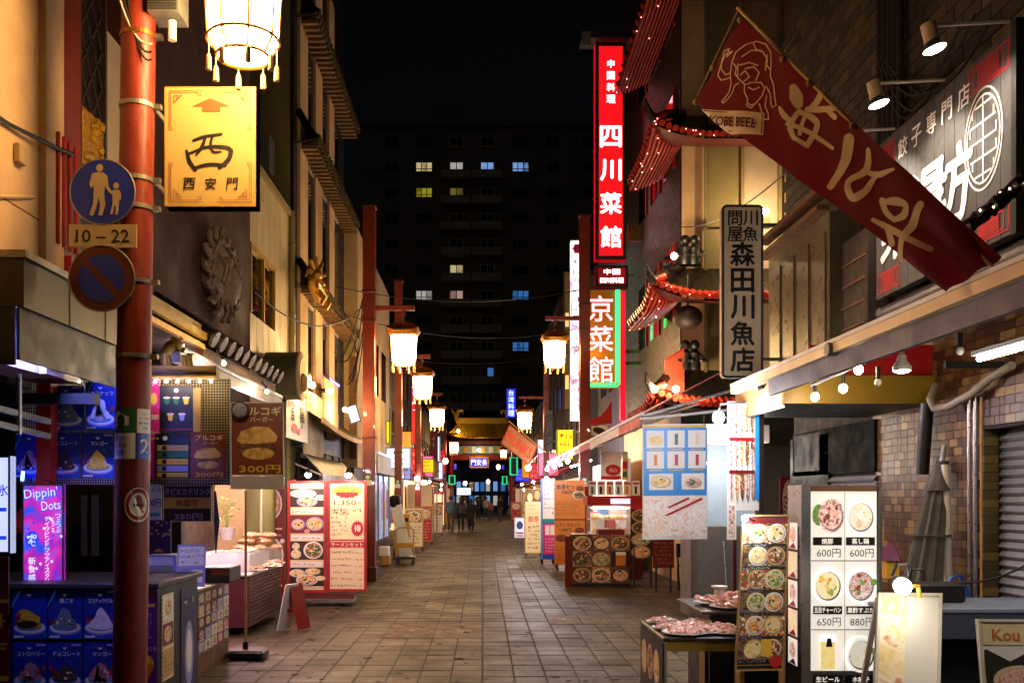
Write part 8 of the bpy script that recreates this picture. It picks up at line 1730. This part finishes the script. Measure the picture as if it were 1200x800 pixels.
MB = [(-2.15, 29.5, i_cream, 'cream standing menu past the hand truck'), (-2.05, 33, i_red, 'red standing menu beside the third left post'), (-2.0, 40.5, i_white, 'white standing menu before the walkers'), (-1.95, 52, i_yel, 'yellow standing menu near the gate on the left'), (2.0, 31, i_yel, 'yellow standing menu past the lit white sign'), (2.1, 36, i_pink, 'pink standing menu at the far right red canopy'), (2.1, 43, i_cream, 'cream standing menu halfway down the right side'), (2.0, 55, i_red, 'red standing menu near the gate on the right')]
for x, d, m, lab in MB:
    t = thing('standing_menu', lab, 'menu board', (x, d, 0), 'menus standing down the street'); fr = F((x - .3, d, .12), (1, 0, 0), (0, .1, 1), .6, 1.25); slab(fr, .03, m, t, 'panel'); rim(fr, .03, .03, m_wood, t); prints(fr, [('r', .08, .62, .92, .94, fd_mix), ('d', .5, .78, .36, .13, i_white, fd_soup), ('l', .1, .08, .9, .56, 6, i_dbrn if m is not i_red else i_cream)], t, .004)
    for q in (-.26, .26): g = G(); g.beam((x + q, d + .02, 0), (x + q, d + .04, .12), .03, .03); obj('leg', g, m_black, t); g = G(); g.beam((x + q, d + .13, 1.2), (x + q, d + .45, 0), .03, .02); obj('back_leg', g, m_black, t)
for n, (x, d) in enumerate(((-2.35, 33.5), (-2.35, 42), (-2.3, 53), (2.3, 33.5), (2.35, 43), (2.3, 54))):
    c = Vector((x, d, 2.35)); t = thing('shop_bulb', ['bare bulb over the red standing menu on the left', 'bare bulb before the walkers on the left', 'bare bulb near the gate on the left', 'bare bulb over the yellow standing menu on the right', 'bare bulb halfway down the right side', 'bare bulb near the gate on the right'][n], 'light bulb', c); g = G(); g.ball(c, .06, 10, 8); obj('glass', g, mat('shop_bulb_glow', '#ffffff', .3, emit=190, ecol=('#ffe0ec'), var=0), t, True); g = G(); g.cyl(c + Vector((0, 0, .05)), c + Vector((0, 0, .3)), .012, n=6); obj('cord', g, m_cable, t)

# ================================================================== people
def person(label, x, y, h, rz, top, legm, hair, skirt=False, long_hair=False, stride=.0, bag=None, arm=.0):
    k = h / 1.7; t = thing('person', label, 'person', (x, y, 0)); t.rotation_euler = (0, 0, rz)
    V = [(0, 0, .95), (0, 0, 1.12), (0, .0, 1.36), (0, -.0, 1.47), (0, -.02, 1.53), (0, -.02, 1.64),
         (.17, 0, 1.40), (.22, .01, 1.14), (.23, -.06 - arm * .1, .9), (-.17, 0, 1.40), (-.22, .01, 1.14), (-.23, -.06, .9),
         (.09, 0, .9), (.1, -.02 - stride * .15, .5), (.1, .02 - stride * .3, .08), (.1, -.12 - stride * .3, .03), (-.09, 0, .9), (-.1, -.02 + stride * .1, .5), (-.1, .02 + stride * .3, .08), (-.1, -.12 + stride * .3, .03)]
    E = [(0, 1), (1, 2), (2, 3), (3, 4), (4, 5), (2, 6), (6, 7), (7, 8), (2, 9), (9, 10), (10, 11), (0, 12), (12, 13), (13, 14), (14, 15), (0, 16), (16, 17), (17, 18), (18, 19)]
    Rr = [(.15, .11), (.14, .1), (.15, .1), (.06, .06), (.06, .065), (.075, .09), (.07, .07), (.055, .055), (.04, .045), (.07, .07), (.055, .055), (.04, .045), (.1, .1), (.065, .065), (.045, .045), (.04, .035), (.1, .1), (.065, .065), (.045, .045), (.04, .035)]
    if skirt: Rr[12] = Rr[16] = (.15, .14); Rr[13] = Rr[17] = (.15, .14)
    me = bpy.data.meshes.new('body'); me.from_pydata([(a * k, b * k, c * k) for a, b, c in V], E, []); o = bpy.data.objects.new('body', me); COL.objects.link(o)
    md = o.modifiers.new('s', 'SKIN')
    for i, sv in enumerate(me.skin_vertices[0].data): sv.radius = (Rr[i][0] * k, Rr[i][1] * k); sv.use_root = (i == 0)
    sd = o.modifiers.new('d', 'SUBSURF'); sd.levels = 2; sd.render_levels = 2
    ev = bpy.data.meshes.new_from_object(o.evaluated_get(bpy.context.evaluated_depsgraph_get()))
    bpy.data.objects.remove(o); b = bpy.data.objects.new('body', ev); COL.objects.link(b); b.parent = t
    ev.materials.clear(); skin = mat('skin', '#b07a5a', .6, var=.05)
    for m in (skin, top, legm, m_black): ev.materials.append(m)
    for p in ev.polygons:
        c = p.center / k; p.use_smooth = True
        p.material_index = 3 if c.z < .09 else (2 if c.z < .93 and abs(c.x) < .2 else (0 if c.z > 1.46 or (abs(c.x) > .19 and c.z < .95) else 1))
    c = Vector((x, y, 0)); g = G()
    g.ball((x, y + (.0) * k, 1.62 * k), .105 * k, 14, 10, .95, 1.12, 1.1)
    if long_hair: g.tube([(x, y + .06 * k, 1.66 * k), (x, y + .09 * k, 1.5 * k), (x, y + .1 * k, 1.34 * k)], [.1 * k, .1 * k, .06 * k], 10)
    # the hair cap sits back and up so the face stays free
    g.v = [(vx, vy + .03 * k, vz + .03 * k) for vx, vy, vz in g.v]; obj('hair', g, hair, t, True)
    if bag:
        g = G(); g.cbox(x - .36 * k, x - .2 * k, y - .1, y + .12, .62 * k, .92 * k, .02); obj('bag', g, bag, t)
    return t
h_blk = mat('black_hair', '#0c0908', .6, var=.1)
den = mat('blue_grey_jacket', '#3a5870', .8, var=.15); blk = mat('black_cloth', '#0e0d10', .85, var=.2); strp = mat('plum_jacket', '#3a3040', .8, var=.2); gry = mat('grey_trousers', '#45454c', .85, var=.15); pal = mat('pale_shirt', '#b0a8b0', .8, var=.1); pk = mat('pink_shirt', '#b06a80', .8, var=.1)
PEO = [('person in a blue grey jacket and grey trousers carrying a black bag', 528, 622, 1.66, 3.1, den, gry, False, False, .5, m_black), ('person in a plum jacket and black trousers, middle of the three walkers', 540, 622, 1.62, 3.2, strp, blk, False, True, .3, None), ('person with long hair in a black coat and skirt', 552, 622, 1.52, 3.0, blk, blk, True, True, .2, None),
       ('person in a pale shirt standing far off in the gate opening', 570, 609, 1.6, .2, pal, gry, False, False, .3, None), ('person in black in the middle of the gate opening', 560, 610, 1.62, 1.2, blk, blk, False, True, .2, None), ('small person in pink beside the pale shirted one', 575, 609, 1.35, -.3, pk, gry, False, True, .1, None), ('person in dark clothes at the far right stalls', 586, 611, 1.66, 2.4, blk, gry, False, False, .3, None), ('person in white at the far left stall', 545, 613, 1.6, 1.5, pal, blk, False, False, .4, None)]
for lab, px, py, h, rz, top, lg, sk, lh, st, bg in PEO:
    D = DG(py); person(lab, XD(px, D), D, h, rz, top, lg, h_blk, sk, lh, st, bg)
